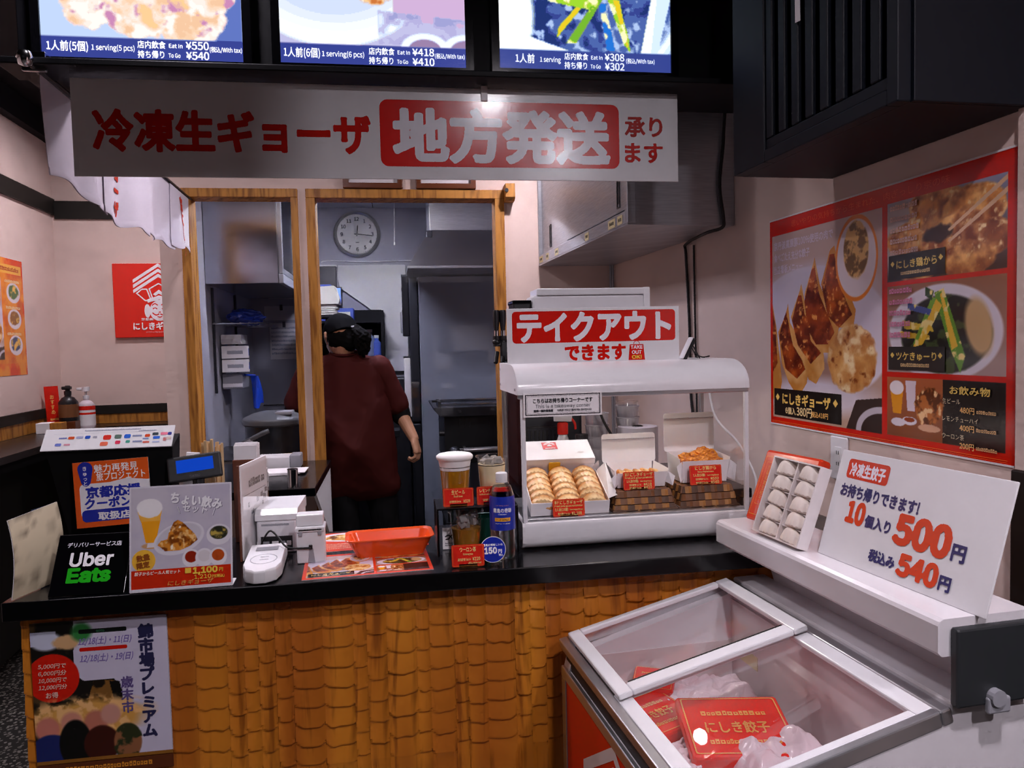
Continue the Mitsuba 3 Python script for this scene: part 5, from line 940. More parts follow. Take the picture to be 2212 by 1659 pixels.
for cx, cz, r, cl in ((.025, .075, .024, 'c87a6a'), (.072, .085, .022, 'cc8a74'), (.12, .082, .024, 'b8705c'), (.15, .098, .02, 'c89080')): c.ell(cx, cz, r, r * 1.1, cl, soft=.3)
for cx, cz, a, b, cl in ((.03, .03, .04, .034, '1c2560'), (.078, .04, .032, .052, '0a0a08'), (.13, .035, .036, .04, '3a120a'), (.182, .035, .028, .04, '8a5a3a')): c.ell(cx, cz, a, b, cl, soft=.1)
c.mott(c.E(.182, .035, .03, .04), '2a3018', 60, .5, .1, 7); c.rect(0, 0, w, .008, '8a5a20')
c.done('picture', (x0, 1.7068, z0), X, Z, 'print_gloss', k); pr = Print((x0, 1.7062, z0), X, Z)
pr.geom(rrect(.095, .276, .19, .285, .003), '0c1410'); pr.geom(rrect(.095, .238, .19, .246, .003), 'c81a0c'); pr.text('12/18(土)・11(日)', .093, .253, .017, '7a6aa8', 1, fit=.105, px=40, slant=12); pr.text('12/18(土)・19(日)', .095, .216, .017, '7a6aa8', 1, fit=.105, px=40, slant=12)
pr.column('錦市場プレミアム', .228, .288, .031, '26264a', 2, step=1.0); pr.column('歳末市', .186, .178, .026, '5a4a80', 1); pr.text('GOTO', .13, .278, .006, '2f6a4a', 1, px=32)
for i, t in enumerate(('5,000円で', '6,000円分', '10,000円で', '12,000円分')): pr.text(t, .012, .208 - .015 * i, .011, 'e0b0a0', 1, fit=.055, px=32, slant=10)
pr.text('お得', .025, .145, .013, 'e0b0a0', 1, px=32); pr.done('lettering', 'print_gloss', k)
add('lower_strip', obox((x0, 1.7083, z0 - .03), X, Z, w, .028, .0012), 'brown_frame', parent=k); pr = Print((x0, 1.7066, z0 - .03), X, Z); micro(pr, .03, .010, .2, .011, 'd0862a', 4); pr.done('strip_print', parent=k)

# ---------------------------------------------------------------- right wall: big poster, socket
with frame(SIDE):
    k = thing('menu_poster', 'large red poster of dumplings and side dishes on the right wall above the freezer', 'poster')
    o, ex, ey, w, h = np.array([1.2475, 2.188, 1.164]), -Y, Z, .913, .627
    add('sheet', obox(o + X * .0022, ex, ey, w, h, .002), 'white_card', parent=k); [add('edge_strip', obox(o + ey * q + X * .0022, ex, ey, w, .004, .004), 'white_gloss', parent=k) for q in (0, h - .004)]
    c = Canvas(w, h, 520, 'c31a08', 11); dumpling_art(c, .014, .024, .508, .553, 5)
    chicken_art(c, .541, .394, .350, .187); cucumber_art(c, .541, .178, .350, .205); drinks_art(c, .541, .026, .350, .141)
    c.done('picture', o, ex, ey, 'print_gloss', k)
    pr = Print(o, ex, ey, lift=.0006)
    pr.text('思いやりの気持ちから生まれた、肉ぎっしり京の味', .12, .593, .020, 'd8502a', 0, fit=.62, px=32)
    for i, t in enumerate(('京丹波高原豚100%使用の肉で', '食べごたえ充分な餃子', '当店看板メニュー')): pr.text(t, .024, .535 - .036 * i, .026, 'd6c6d6', 1, fit=(.30, .19, .155)[i], px=32)
    pr.rect(.022, .030, .36, .112, '17120e'); pr.text('にしきギョーザ', .19, .070, .035, 'e0b860', 2, 'c', fit=.245); pr.text('6個入', .085, .040, .022, 'e6c890', 1, px=32); pr.text('380円', .145, .039, .03, 'e6c890', 1, px=40); pr.text('税込418円', .222, .041, .017, 'e0a860', 1, px=32)
    for x in (.042, .335): pr.geom(affinity.rotate(sbox(x - .008, .078, x + .008, .094), 45), 'e0b860')
    pr.rect(.548, .398, .73, .455, '14110c'); pr.text('にしき鶏から', .64, .424, .021, 'd8b860', 1, 'c', fit=.13, px=40); micro(pr, .59, .407, .09, .009, 'c8a878', 3)
    pr.rect(.548, .184, .73, .239, '2a2624'); pr.text('ツケきゅーり', .64, .209, .021, 'd8b860', 1, 'c', fit=.13, px=40); micro(pr, .59, .192, .09, .009, 'c8a878', 4)
    for z in (.435, .219):
        for x in (.562, .717): pr.geom(affinity.rotate(sbox(x - .005, z - .005, x + .005, z + .005), 45), 'd8b860')
    pr.text('お飲み物', .80, .138, .019, 'd8b860', 1, 'c', fit=.11, px=40)
    for i, (a, b) in enumerate((('生ビール', '480円'), ('レモンチューハイ', '400円'), ('ウーロン茶', '200円'))): pr.text(a, .725, .116 - .038 * i, .013, 'd6c8a8', 0, px=32); pr.text(b, .775, .098 - .038 * i, .015, 'e0b070', 1, px=32); micro(pr, .82, .099 - .038 * i, .05, .008, 'c8a070', i)
    for i in range(5): micro(pr, .555, .56 - .026 * i, .09, .013, 'dcb6a8', i + 20); micro(pr, .552, .365 - .026 * i, .07, .013, 'c87898', i + 30)
    pr.line([(.014, .012), (.9, .012)], .0012, 'e07030'); pr.line([(.014, .008), (.9, .008)], .0008, 'e07030')
    pr.done('lettering', 'print_gloss', k)
    k = thing('wall_socket', 'white wall socket plate under the large red poster on the right wall', 'socket')
    add('plate', box(1.242, 1.2495, 1.80, 1.872, 1.045, 1.162, .003), 'white_plastic', parent=k); add('insert', box(1.240, 1.243, 1.822, 1.85, 1.07, 1.135, .001), 'white_gloss', parent=k)
    for z in (1.085, 1.115):
        for y in (1.831, 1.839): add('slot', box(1.2393, 1.2402, y, y + .002, z, z + .009), 'rubber', parent=k)

    # ------------------------------------------------------------ display freezer with a sloping glass top
    FRAME.append(FRAME[-1] @ turn(1.8, (.45, 1.655, 0)))
    fz = thing('display_freezer', 'white chest freezer with sloping glass lids and red front panel at the lower right', 'freezer')
    mat('freezer_white', 'd3d0d4', .3, .5); mat('liner', 'c9bdbd', .35, .4); mat('freezer_dark', '23272a', .5)
    FX0, FX1, FY0, FY1 = .425, 1.0, .985, 1.655
    add('body', [box(FX0, FX1, FY0, FY1, .06, .40), box(FX0, FX0 + .045, FY0, FY1, .40, .70, .003), hull([(x, y, z) for y in (FY0, FY0 + .04) for x, z in ((FX0, .4), (FX1, .4), (FX0, .70), (FX0 + .01, .735), (.832, .830), (.845, .846), (FX1, .846))]), hull([(x, y, z) for y in (FY1 - .04, FY1) for x, z in ((FX0, .4), (FX1, .4), (FX0, .70), (FX0 + .01, .735), (.832, .830), (.845, .846), (FX1, .846))]), box(.826, FX1, FY0 + .04, FY1 - .04, .4, .846)], 'freezer_white', parent=fz)
    add('liner', [box(.47, .825, FY0 + .04, FY1 - .04, .40, .405), box(.468, .472, FY0 + .04, FY1 - .04, .4, .735), box(.821, .826, FY0 + .04, FY1 - .04, .4, .826), box(.47, .825, FY0 + .039, FY0 + .043, .4, .73), box(.47, .825, FY1 - .043, FY1 - .039, .4, .73)], 'liner', parent=fz)
    add('front_panel', box(FX0 - .004, FX0, FY0 + .03, FY1 - .028, .12, .672), 'red_print', parent=fz)
    add('front_trim', [box(FX0 - .008, FX0 + .004, FY0, FY1, .676, .70, .003), box(FX0 - .007, FX0, FY1 - .028, FY1, .08, .676, .002), box(FX0 - .007, FX0, FY0, FY0 + .03, .08, .676, .002)], 'alu', parent=fz)
    add('gasket', hull([(FX0 + .004, y, z) for y in (FY0 + .005, FY1 - .005) for z in (.70, .737)] + [(FX0 + .03, y, .74) for y in (FY0 + .005, FY1 - .005)]), 'rubber', parent=fz)
    pr = Print((FX0 - .0042, FY1 - .06, .13), -Y, Z); emblem(pr, .27, .33, .44, 'd9d4d6', 'c41408'); pr.done('emblem', 'print_gloss', fz)
    SB = basis((.418, FY0, .757), (1, 0, .231), Y); U, V = .434, FY1 - FY0
    def sl(*b): return local([box(*q) for q in b], SB)
    add('rim', sl((-.004, .016, -.003, V + .003, -.022, .004, .003), (U - .016, U + .004, -.003, V + .003, -.022, .004, .003), (.016, U - .016, -.003, .014, -.022, .004, .003), (.016, U - .016, V - .014, V + .003, -.022, .004, .003)), 'alu', parent=fz)
    def lid(v0, v1, w0, cross):
        k = add('lid_frame', sl((.016, .045, v0, v1, w0, w0 + .012, .003), (U - .045, U - .014, v0, v1, w0, w0 + .012, .003), (.045, U - .045, v0, v0 + (.034 if cross else .018), w0, w0 + .012, .003), (.045, U - .045, v1 - .018, v1, w0, w0 + .012, .003)), 'white_gloss', parent=fz)
        g = np.array([[[.04, v0 + .01, w0 + .006], [U - .04, v0 + .01, w0 + .006]], [[.04, v1 - .01, w0 + .006], [U - .04, v1 - .01, w0 + .006]]]); m = grid(g); m.apply_transform(SB); add('pane', m, 'glass', parent=k)
        return k
    lid(.335, V - .014, .006, True); lid(.014, .372, -.010, False)
    add('lid_seal', sl((.05, U - .05, .366, .371, -.010, .018)), 'rubber', parent=fz)
    # rear shelf with rounded lip
    add('shelf', hull([(x, y, z) for y in (.978, 1.672) for x, z in ((.822, .942), (.815, .949), (.815, .990), (.818, .996), (.825, 1.0), (.985, 1.0), (.985, .942))]), 'freezer_white', parent=fz)
    add('shelf_wall', hull([(x, y, z) for y in (.99, 1.60) for x, z in ((.93, .842), (.90, .942), (.985, .942), (.985, .842))]), 'freezer_white', parent=fz)
    add('shelf_end_cap', box(.836, .985, .962, .978, .866, .988, .004), 'freezer_dark', parent=fz)
    add('hinge', [cyl((.90, .950, .880), (.90, .962, .880), .013, n=16), box(.885, .925, .954, .964, .855, .880, .003)], 'grey_plastic', parent=fz)
    add('ledge_strip', box(.848, .93, FY0, FY1, .842, .864, .004), 'freezer_white', parent=fz)
    add('temperature_label', hull([(.8215, y, z) for y, z in ((1.50, .70), (1.58, .70), (1.58, .73), (1.50, .73))] + [(.820, y, z) for y, z in ((1.50, .70), (1.58, .70), (1.58, .73), (1.50, .73))]), 'tape', parent=fz)
    # frozen goods inside
    scene['bag_film'] = {'type': 'twosided', 'bsdf': {'type': 'principled', 'base_color': rgb('d3c0c6'), 'roughness': .14, 'specular': .8, 'clearcoat': .5}}
    def bag(cx, cy, cz, a, b, h, seed, rot, label, mt='bag_film', name='frozen_bag', group=None):
        v, u = np.meshgrid(np.linspace(-1, 1, 46), np.linspace(-1, 1, 46), indexing='ij'); r8 = np.clip(1 - np.maximum(np.abs(u), np.abs(v)) ** 6, 0, 1)
        f = meshkit.fbm(np.stack([u * 2.2 + seed, v * 2.2, 0 * u], -1), 3, seed); cr = np.abs(meshkit.noise(np.stack([u * 6 + v * 3, v * 7 - u * 2, 0 * u + seed], -1), seed) - .5)
        z = h * r8 ** .5 * (.55 + .6 * f) + .022 * (.5 - cr) * r8; P = np.stack([u * a + .01 * (f - .5), v * b + .01 * (cr - .2), z], -1)
        t = math.radians(rot); P = np.stack([P[..., 0] * math.cos(t) - P[..., 1] * math.sin(t) + cx, P[..., 0] * math.sin(t) + P[..., 1] * math.cos(t) + cy, P[..., 2] + cz], -1)
        k = thing(name, label, 'bag', group); base = P.copy(); base[..., 2] = cz; add('film', [grid(P), grid(base[::-1])], mt, parent=k, smooth=True); return k
    add('basket_floor', box(.475, .82, 1.03, 1.61, .405, .60), 'liner', parent=fz)
    bag(.60, 1.50, .602, .12, .10, .07, 3, 10, 'clear crinkled bag of frozen goods at the far left inside the freezer'); bag(.705, 1.47, .602, .10, .13, .085, 5, -8, 'clear crinkled bag of frozen goods at the far right inside the freezer'); bag(.712, 1.18, .602, .10, .13, .095, 8, 5, 'large clear crinkled bag inside the near right half of the freezer'); bag(.56, 1.30, .602, .07, .06, .06, 9, 30, 'small clear crinkled bag between the red pack and the far bags in the freezer')
    for i, (x, y, z, a, tl, lb) in enumerate(((.665, 1.315, .668, -14, 10, 'red pack of frozen dumplings with gold print in the middle of the freezer'), (.545, 1.44, .645, 20, 4, 'red pack of frozen dumplings half hidden at the left inside the freezer'), (.60, 1.555, .665, -30, 12, 'small red pack lying among the clear bags at the back of the freezer'))):
        q = thing('frozen_pack', lb, 'food pack'); M = move(x, y, z) @ turn(a) @ rotx(tl); s = (1.35, 1.1, .6)[i]
        add('pack', local([box(-.075 * s, .075 * s, -.065 * s, .065 * s, 0, .028, .006)], M), 'red_print', parent=q)
        pr = Print((M @ [-.075 * s, -.065 * s, .0282, 1])[:3], M[:3, 0], M[:3, 1], s); pr.geom(rrect(.006, .006, .144, .124, .004).difference(rrect(.008, .008, .142, .122, .004)), 'd8904a'); pr.text('にしき餃子', .075, .05, .026, 'd8904a', 1, 'c', fit=.09, px=40); micro(pr, .03, .085, .09, .010, 'd8904a', 5); micro(pr, .03, .025, .09, .010, 'd8904a', 6); pr.done('print', 'print_gloss', q)
        add('support', local([box(-.05 * s, .05 * s, -.04 * s, .04 * s, -.02, 0)], M), 'liner', parent=q)
    # goods on the shelf
    k = thing('price_board', 'large white price board in red and navy leaning on the freezer shelf', 'sign')
    o, ex, ey = np.array([.868, 1.352, 1.0005]), unit([.035, -1, 0]), unit([.30, 0, 1]); w, h = .392, .213; nn = np.cross(ex, ey)
    add('board', obox(o - nn * .004, ex, ey, w, h, .004, .001), 'white_gloss', parent=k); add('strut', hull([o + ex * a + b for a in (.15, .24) for b in (np.array([.095, 0, 0]), np.array([.099, 0, 0]), np.array([.052, 0, .14]), np.array([.056, 0, .14]))]), 'white_plastic', parent=k)
    pr = Print(o, ex, ey); pr.geom(rrect(.026, .160, .136, .198, .007), 'cc3414'); pr.text('冷凍生餃子', .034, .168, .027, 'e8e2ea', 2, fit=.094)
    pr.text('お持ち帰りできます!', .022, .126, .026, '26265e', 2, fit=.20); pr.text('10', .052, .079, .050, 'd03c14', 3, fit=.05); pr.text('個入り', .105, .080, .024, '26265e', 2, fit=.065); pr.text('500', .178, .070, .064, 'd03c14', 3, fit=.125); pr.text('円', .307, .072, .03, '26265e', 2)
    pr.text('税込み', .135, .024, .022, '26265e', 2, fit=.064); pr.text('540', .204, .018, .046, 'd03c14', 3, fit=.09); pr.text('円', .297, .020, .026, '26265e', 2); pr.done('lettering', 'print_gloss', k)
    k = thing('raw_dumpling_pack', 'clear tray pack of white raw dumplings leaning beside the price board', 'food pack')
    o, ex, ey = np.array([.848, 1.532, 1.0005]), unit([.02, -1, 0]), unit([.36, 0, 1]); w, h = .165, .172; nn = np.cross(ex, ey); M = basis(o, ex, ey)
    mat('raw_tray', 'd9d2d2', .2, .6, coat=.5); mat('dough', 'e0d6ce', .55)
    add('tray', local([box(0, w, 0, h, -.004, -.002), box(0, w, 0, .003, -.004, .022), box(0, w, h - .003, h, -.004, .022), box(0, .003, 0, h, -.004, .022), box(w - .003, w, 0, h, -.004, .022), box(w / 2 - .002, w / 2 + .002, 0, h, -.004, .016)] + [box(.004, w - .004, .0335 * i - .001, .0335 * i + .001, -.004, .012) for i in range(1, 5)], M), 'raw_tray', parent=k)
    for i in range(5):
        for j in range(2):
            P, C, n = dumpling(.066, 80 + i * 2 + j); v = np.asarray(P); MM = M @ move(.042 + .081 * j, .017 + .0335 * i, .008) @ turn(R.uniform(-6, 6)) @ rotx(35); v = v @ MM[:3, :3].T + MM[:3, 3]
            add('raw_dumpling', trimesh.Trimesh(v, _rings(list(P.reshape(22, n, 3)), n).faces, process=False), 'dough', f'white raw dumpling in the clear tray pack, {("left", "right")[j]} column, {("lowest", "second from the bottom", "middle", "second from the top", "topmost")[i]}', 'dumpling', 'raw dumplings in the clear tray', smooth=True)
    v, u = np.meshgrid(np.linspace(0, 1, 40), np.linspace(0, 1, 40), indexing='ij'); zz = .026 + .004 * meshkit.fbm(np.stack([u * 7, v * 5 + u * 3, 0 * u], -1), 3, 2); m = grid(np.stack([u * (w + .004) - .002, v * (h + .004) - .002, zz], -1)); m.apply_transform(M); add('film', m, 'clear_plastic', parent=k, smooth=True)
    k = thing('red_gift_box', 'red gift box with gold print leaning behind the clear dumpling pack on the shelf', 'food box')
    o, ex, ey = np.array([.888, 1.668, 1.0005]), unit([.12, -1, 0]), unit([.42, -.05, 1]); M = basis(o, ex, ey); w, h = .185, .175
    add('box', local([box(0, w, 0, h, -.032, 0, .006)], M), mat('red_gloss', 'cc3414', .25, .5, coat=.3), parent=k); pr = Print(o, M[:3, 0], M[:3, 1])
    pr.geom(rrect(.008, .014, w - .008, h - .016, .003).difference(rrect(.0095, .0155, w - .0095, h - .0175, .003)), 'e0903c'); pr.geom(rrect(.018, .04, .042, .145, .002).difference(rrect(.019, .041, .041, .144, .002)), 'e0903c'); pr.column('京都名物生餃子', .03, .138, .012, 'e0903c', 0); emblem(pr, .085, .12, .07, 'e0903c', 'cc3414', False); pr.column('にしき', .07, .085, .02, 'e0903c', 1); pr.done('print', 'print_gloss', k)
FRAME.pop()
k = thing('freezer_lead', 'black power lead trailing from the counter edge to the freezer', 'cable')
add('lead', tube(curve([(.74, 1.70, .84), (.72, 1.69, .83), (.66, 1.685, .78), (.62, 1.69, .72), (.60, 1.69, .6)]), .009), 'rubber', parent=k, smooth=True)

# ---------------------------------------------------------------- kitchen seen through the doorway and the pass-through
k = thing('wall_clock', 'round silver rimmed clock with black numerals high on the kitchen back wall', 'clock')
cx, cz, cr = -.232, 2.24, .165; F = lambda prof: local([lathe(prof, (0, 0, 0), 48)], np.array([[1, 0, 0, cx], [0, 0, -1, 5.598], [0, 1, 0, cz], [0, 0, 0, 1.]]))
add('rim', F([(.0, .001), (cr - .004, .001), (cr, .012), (cr - .004, .034), (cr - .014, .040), (cr - .024, .032), (cr - .026, .018), (0, .018)]), mat('clock_rim', 'a9a7a4', .3, metal=.6), parent=k, smooth=35)
add('face', F([(0, .019), (cr - .024, .019), (cr - .024, .0185), (0, .0185)]), mat('clock_face', 'd2d0d6', .6), parent=k)
pr = Print((cx, 5.5785, cz), X, Z); 
for i in range(1, 13): a = math.radians(90 - 30 * i); pr.text(str(i), .107 * math.cos(a), .107 * math.sin(a) - .0125, .033, '20202e', 1, 'c', px=40)
for i in range(60):
    a = math.radians(6 * i); pr.line([(.133 * math.cos(a), .133 * math.sin(a)), (.137 * math.cos(a), .137 * math.sin(a))], .0014, '20202e')
pr.rect(-.012, -.062, .012, -.058, '3a3a48'); pr.done('numerals', parent=k)
def hand(ang, L, w, back, mt): a = math.radians(90 - ang); m = prism(Polygon([(-back, -w), (L * .85, -w), (L, 0), (L * .85, w), (-back, w)]), .0015, np.array([[math.cos(a), -math.sin(a), 0, cx], [0, 0, -1, 5.575], [math.sin(a), math.cos(a), 0, cz], [0, 0, 0, 1.]])); add('hand', m, mt, parent=k)
hand(6, .065, .004, .015, 'black_plastic'); hand(96, .11, .003, .02, 'black_plastic'); hand(205, .05, .001, 0, 'white_plastic')
add('conduit', tube(curve([(-.49, 5.59, 2.045), (-.44, 5.59, 2.055), (-.2, 5.59, 2.045), (.05, 5.59, 2.05), (.3, 5.59, 2.05)]), .005), 'white_plastic', 'thin white conduit running along the kitchen back wall under the clock', 'pipe', smooth=True)
k = thing('pull_cord', 'thin white pull cord hanging from the kitchen ceiling right of the clock', 'cord'); add('string', cyl((.035, 5.0, 2.43), (.025, 5.0, 2.1), .002, n=6), 'white_plastic', parent=k); add('knob', cyl((.025, 5.0, 2.105), (.025, 5.0, 2.085), .005, .006, 8), 'white_plastic', parent=k)
# big sheets of white paper hung on the back wall
def sheet(poly, y, seed, label, mt='paper'):
    g = Polygon(poly); x0, z0, x1, z1 = g.bounds
    xs, zs = np.meshgrid(np.linspace(x0, x1, 40), np.linspace(z0, z1, 50)); 
    m = trimesh.creation.extrude_polygon(g, .001, engine='earcut'); m = m.subdivide_to_size(.03); v = np.array(m.vertices)
    d = .016 * meshkit.fbm(np.column_stack([v[:, :2] * 6, v[:, 0] * 0 + seed]), 3, seed); v = np.column_stack([v[:, 0], y - d - v[:, 2], v[:, 1]])
    return add('paper_sheet', trimesh.Trimesh(v, m.faces, process=False), mt, label, 'paper', smooth=40)
mat('white_sheet', 'e2e0ec', .85, .1)
sheet([(-.372, 2.02), (-.03, 2.025), (-.03, 1.66), (-.065, 1.64), (-.10, 1.665), (-.362, 1.86), (-.378, 1.93)], 5.585, 2, 'large white sheet cut off at a slant on the kitchen back wall', 'white_sheet')
sheet([(-.055, 2.022), (.10, 2.02), (.105, 1.26), (-.08, 1.26), (-.085, 1.66)], 5.57, 5, 'long white sheet hanging beside the refrigerator on the back wall', 'white_sheet')
k = thing('storage_rack', 'dark kitchen rack of bottles and boxes in front of the worker', 'rack')
for z in (.55, .95, 1.36, 1.60): add('shelf', box(-.62, -.06, 5.2, 5.54, z, z + .015), 'black_soft', parent=k)
for x in (-.62, -.08):
    for y in (5.2, 5.52): add('post', box(x, x + .02, y, y + .02, 0, 1.90 if x < -.3 else 1.68), 'black_soft', parent=k)
add('back', box(-.60, -.08, 5.54, 5.55, .3, 1.70), 'black_soft', parent=k); add('side_bin', box(-.055, .095, 5.25, 5.53, .02, 1.22, .006), 'black_plastic', parent=k)  # black box at the side is added to darken the gap by the refrigerator
mat('blue_glass', '4f68c8', .3); mat('blue_box', '3e57c4', .5); mat('clear_tub', '6a7694', .3)
for i, (x, z, r, h, mt, lb) in enumerate(((-.16, 1.375, .035, .16, 'clear_tub', 'grey blue bottle on the rack right of the worker'), (-.115, 1.375, .03, .12, 'blue_glass', 'short blue bottle at the right end of the rack'), (-.30, 1.375, .06, .17, 'clear_tub', 'tall round tub on the rack behind the worker'), (-.22, .965, .05, .2, 'blue_glass', 'blue bottle on the lower rack shelf'))):
    q = thing('bottle', lb, 'bottle'); add('body', lathe([(0, 0), (r, 0), (r, h * .75), (r * .5, h * .88), (r * .5, h), (0, h)], (x, 5.32, z + .001), 16), mt, parent=q, smooth=40); add('cap', lathe([(0, h), (r * .55, h), (r * .55, h + .02), (0, h + .02)], (x, 5.32, z + .001), 12), 'white_plastic', parent=q)
for x0, x1, z0, z1, lb in ((-.50, -.40, 1.616, 1.86, 'tall blue box on the rack above the worker'), (-.40, -.26, 1.616, 1.70, 'low blue box with a label on the rack above the worker'), (-.165, -.08, 1.18, 1.26, 'small pale blue box at the right of the rack')):
    q = thing('box', lb, 'box'); z0 = z0 if z0 > 1.5 else .966; z1 = z1 if z1 > 1.5 else 1.26
    add('body', box(x0, x1, 5.24, 5.4, z0, z1, .003), 'blue_box', parent=q); add('label', box(x0 + .02, x1 - .02, 5.2385, 5.24, z0 + .3 * (z1 - z0), z0 + .7 * (z1 - z0)), 'white_card', parent=q)
k = thing('wall_box', 'dark flat box fixed to the back wall left of the white sheet', 'box'); add('body', box(-.52, -.385, 5.54, 5.599, 1.86, 2.01, .003), 'black_plastic', parent=k); add('top_edge', box(-.53, -.38, 5.535, 5.599, 2.01, 2.02), 'white_plastic', parent=k)
k = thing('blue_lamp', 'blue glowing lamp panel on the wall behind the worker', 'lamp'); add('casing', box(-.44, -.35, 5.55, 5.598, 1.735, 1.865, .003), 'black_plastic', parent=k)
BLUE = 2.2
kk = add('panel', box(-.432, -.358, 5.547, 5.55, 1.742, 1.858), 'blue_box', parent=k); scene[kk]['emitter'] = emit(np.array([.10, .20, 1.0]) * BLUE)
k = thing('folded_towels', 'stack of folded white towels on a bracket just inside the doorway', 'towels')
for i in range(6): add('towel', box(-.50 + .004 * (i % 2), -.325 - .006 * (i % 3), 4.74, 4.90, 1.635 + .012 * i, 1.646 + .012 * i, .005), 'paper', parent=k)
add('drape', hull([(-.5, 4.73, 1.80), (-.5, 4.73, 1.70), (-.345, 4.73, 1.81), (-.31, 4.735, 1.735), (-.32, 4.73, 1.70), (-.5, 4.91, 1.80), (-.34, 4.91, 1.81), (-.315, 4.91, 1.70), (-.5, 4.91, 1.7)]), 'paper', parent=k)
k = thing('side_rack', 'slim dark rack behind the door post carrying folded towels', 'rack'); add('shelf', box(-.57, -.31, 4.72, 4.985, 1.62, 1.634), 'black_soft', parent=k); [add('post', box(x, x + .02, y, y + .02, 0, 1.62), 'black_soft', parent=k) for x, y in ((-.565, 4.965), (-.42, 4.965))]

# cooker hood, refrigerator, griddle
k = thing('cooker_hood', 'stainless steel cooker hood with a square duct above the kitchen griddle', 'cooker hood')
add('duct', box(.232, .9, 4.58, 5.0, 2.115, 2.43, .003), 'steel', parent=k)
add('canopy', hull([(.225, 4.56, 2.115), (.225, 5.05, 2.115), (1.2, 4.56, 2.115), (1.2, 5.05, 2.115), (.098, 4.50, 1.90), (.098, 5.1, 1.90), (1.2, 4.50, 1.90), (1.2, 5.1, 1.90)]), 'steel_mirror', parent=k); add('rim', box(.093, 1.2, 4.495, 5.1, 1.885, 1.90, .002), 'steel', parent=k); add('hinge_lug', box(.21, .245, 4.545, 4.57, 2.07, 2.11, .003), 'steel_dark', parent=k)
k = thing('refrigerator', 'tall grey refrigerator standing under the cooker hood at the right of the doorway', 'refrigerator')
mat('fridge_grey', '7d828e', .42, .4)
add('body', box(.165, .85, 4.9, 5.52, .06, 1.875, .006), 'fridge_grey', parent=k); add('door', [box(.105, .16, 4.905, 5.515, .95, 1.87, .008), box(.105, .16, 4.905, 5.515, .08, .94, .008)], 'steel_dark', parent=k); add('plinth', box(.2, .82, 4.95, 5.48, 0, .06), 'black_soft', parent=k); add('handle', box(.085, .105, 4.96, 4.985, 1.0, 1.3, .004), 'black_plastic', parent=k)
for i, (y, z0, z1, mt, lb) in enumerate(((4.935, 1.50, 1.88, 'black_soft', 'black folder hanging on the edge of the refrigerator door'), (4.99, 1.50, 1.80, 'paper', 'white papers clipped beside the black folder on the refrigerator'), (5.05, 1.52, 1.66, 'grey_plastic', 'small grey clip box on the refrigerator door'), (4.94, .98, 1.36, 'paper', 'long pale sheet hanging low on the refrigerator door'))):
    kk = thing('hanging_file', lb, 'folder'); add('file', box(.062 - .012 * (i == 2), .104, y, y + .04, z0, z1, .006), mt, parent=kk); add('clip', box(.06, .104, y + .01, y + .03, z1 - .004, z1 + .012, .003), 'steel_dark', parent=kk)
k = thing('griddle', 'dark steel dumpling griddle machine with a front rail inside the doorway', 'cooker')
mat('iron', '1d1f22', .42, metal=.5)
add('body', box(.262, 1.1, 4.2, 4.75, .78, 1.045, .004), 'iron', parent=k); add('top', hull([(x, y, z) for y in (4.16, 4.78) for x, z in ((.205, 1.095), (1.1, 1.095), (.205, 1.085), (.24, 1.045), (1.1, 1.045))]), 'steel_dark', parent=k); add('front_band', box(.245, 1.1, 4.150, 4.16, 1.045, 1.095, .002), 'steel_dark', parent=k)
for x in (.345, .372, .40, .51, .54, .57): add('vent_slot', box(x, x + .008, 4.197, 4.201, .975, 1.03), 'rubber', parent=k)
for y, z in ((4.25, 1.128), (4.34, 1.118), (4.18, 1.108)): add('rail', cyl((.24, y, z), (1.1, y, z), .006, n=10), 'chrome', parent=k)
add('rail_bracket', [box(.228, .246, 4.17, 4.36, 1.095, 1.13, .003), box(.20, .235, 4.24, 4.26, 1.12, 1.132, .002)], 'iron', parent=k); add('bolt', cyl((.345, 4.150, 1.072), (.345, 4.143, 1.072), .009, n=12), 'chrome', parent=k)
add('handle', cyl((.36, 4.13, .862), (1.0, 4.13, .866), .013, n=14), 'alu', parent=k); add('handle_knob', blob((.31, 4.13, .855), (.034, .03, .03), .05, 2, 3), 'steel_dark', parent=k, smooth=True); add('handle_arm', [box(.36, .375, 4.13, 4.2, .84, .875, .003), box(.335, .36, 4.12, 4.14, .845, .872, .003)], 'alu', parent=k)
[add('leg', box(x, x + .03, y, y + .03, 0, .78), 'iron', parent=k) for x, y in ((.27, 4.22), (1.05, 4.22), (.27, 4.70), (1.05, 4.70))]; add('lower_shelf', box(.26, 1.1, 4.2, 4.75, .42, .45), 'iron', parent=k); add('knob', cyl((.235, 4.22, .95), (.262, 4.22, .95), .016, n=12), 'black_plastic', parent=k)
k = thing('frying_basket', 'dark slotted colander resting at the right of the griddle', 'colander'); add('bowl', lathe([(0, 1.005), (.05, 1.01), (.068, 1.098), (.072, 1.10), (.066, 1.098), (0, 1.085)], (.60, 4.11, 0), 24), 'iron', parent=k, smooth=40); add('hook', box(.59, .61, 4.12, 4.17, 1.085, 1.096), 'iron', parent=k)

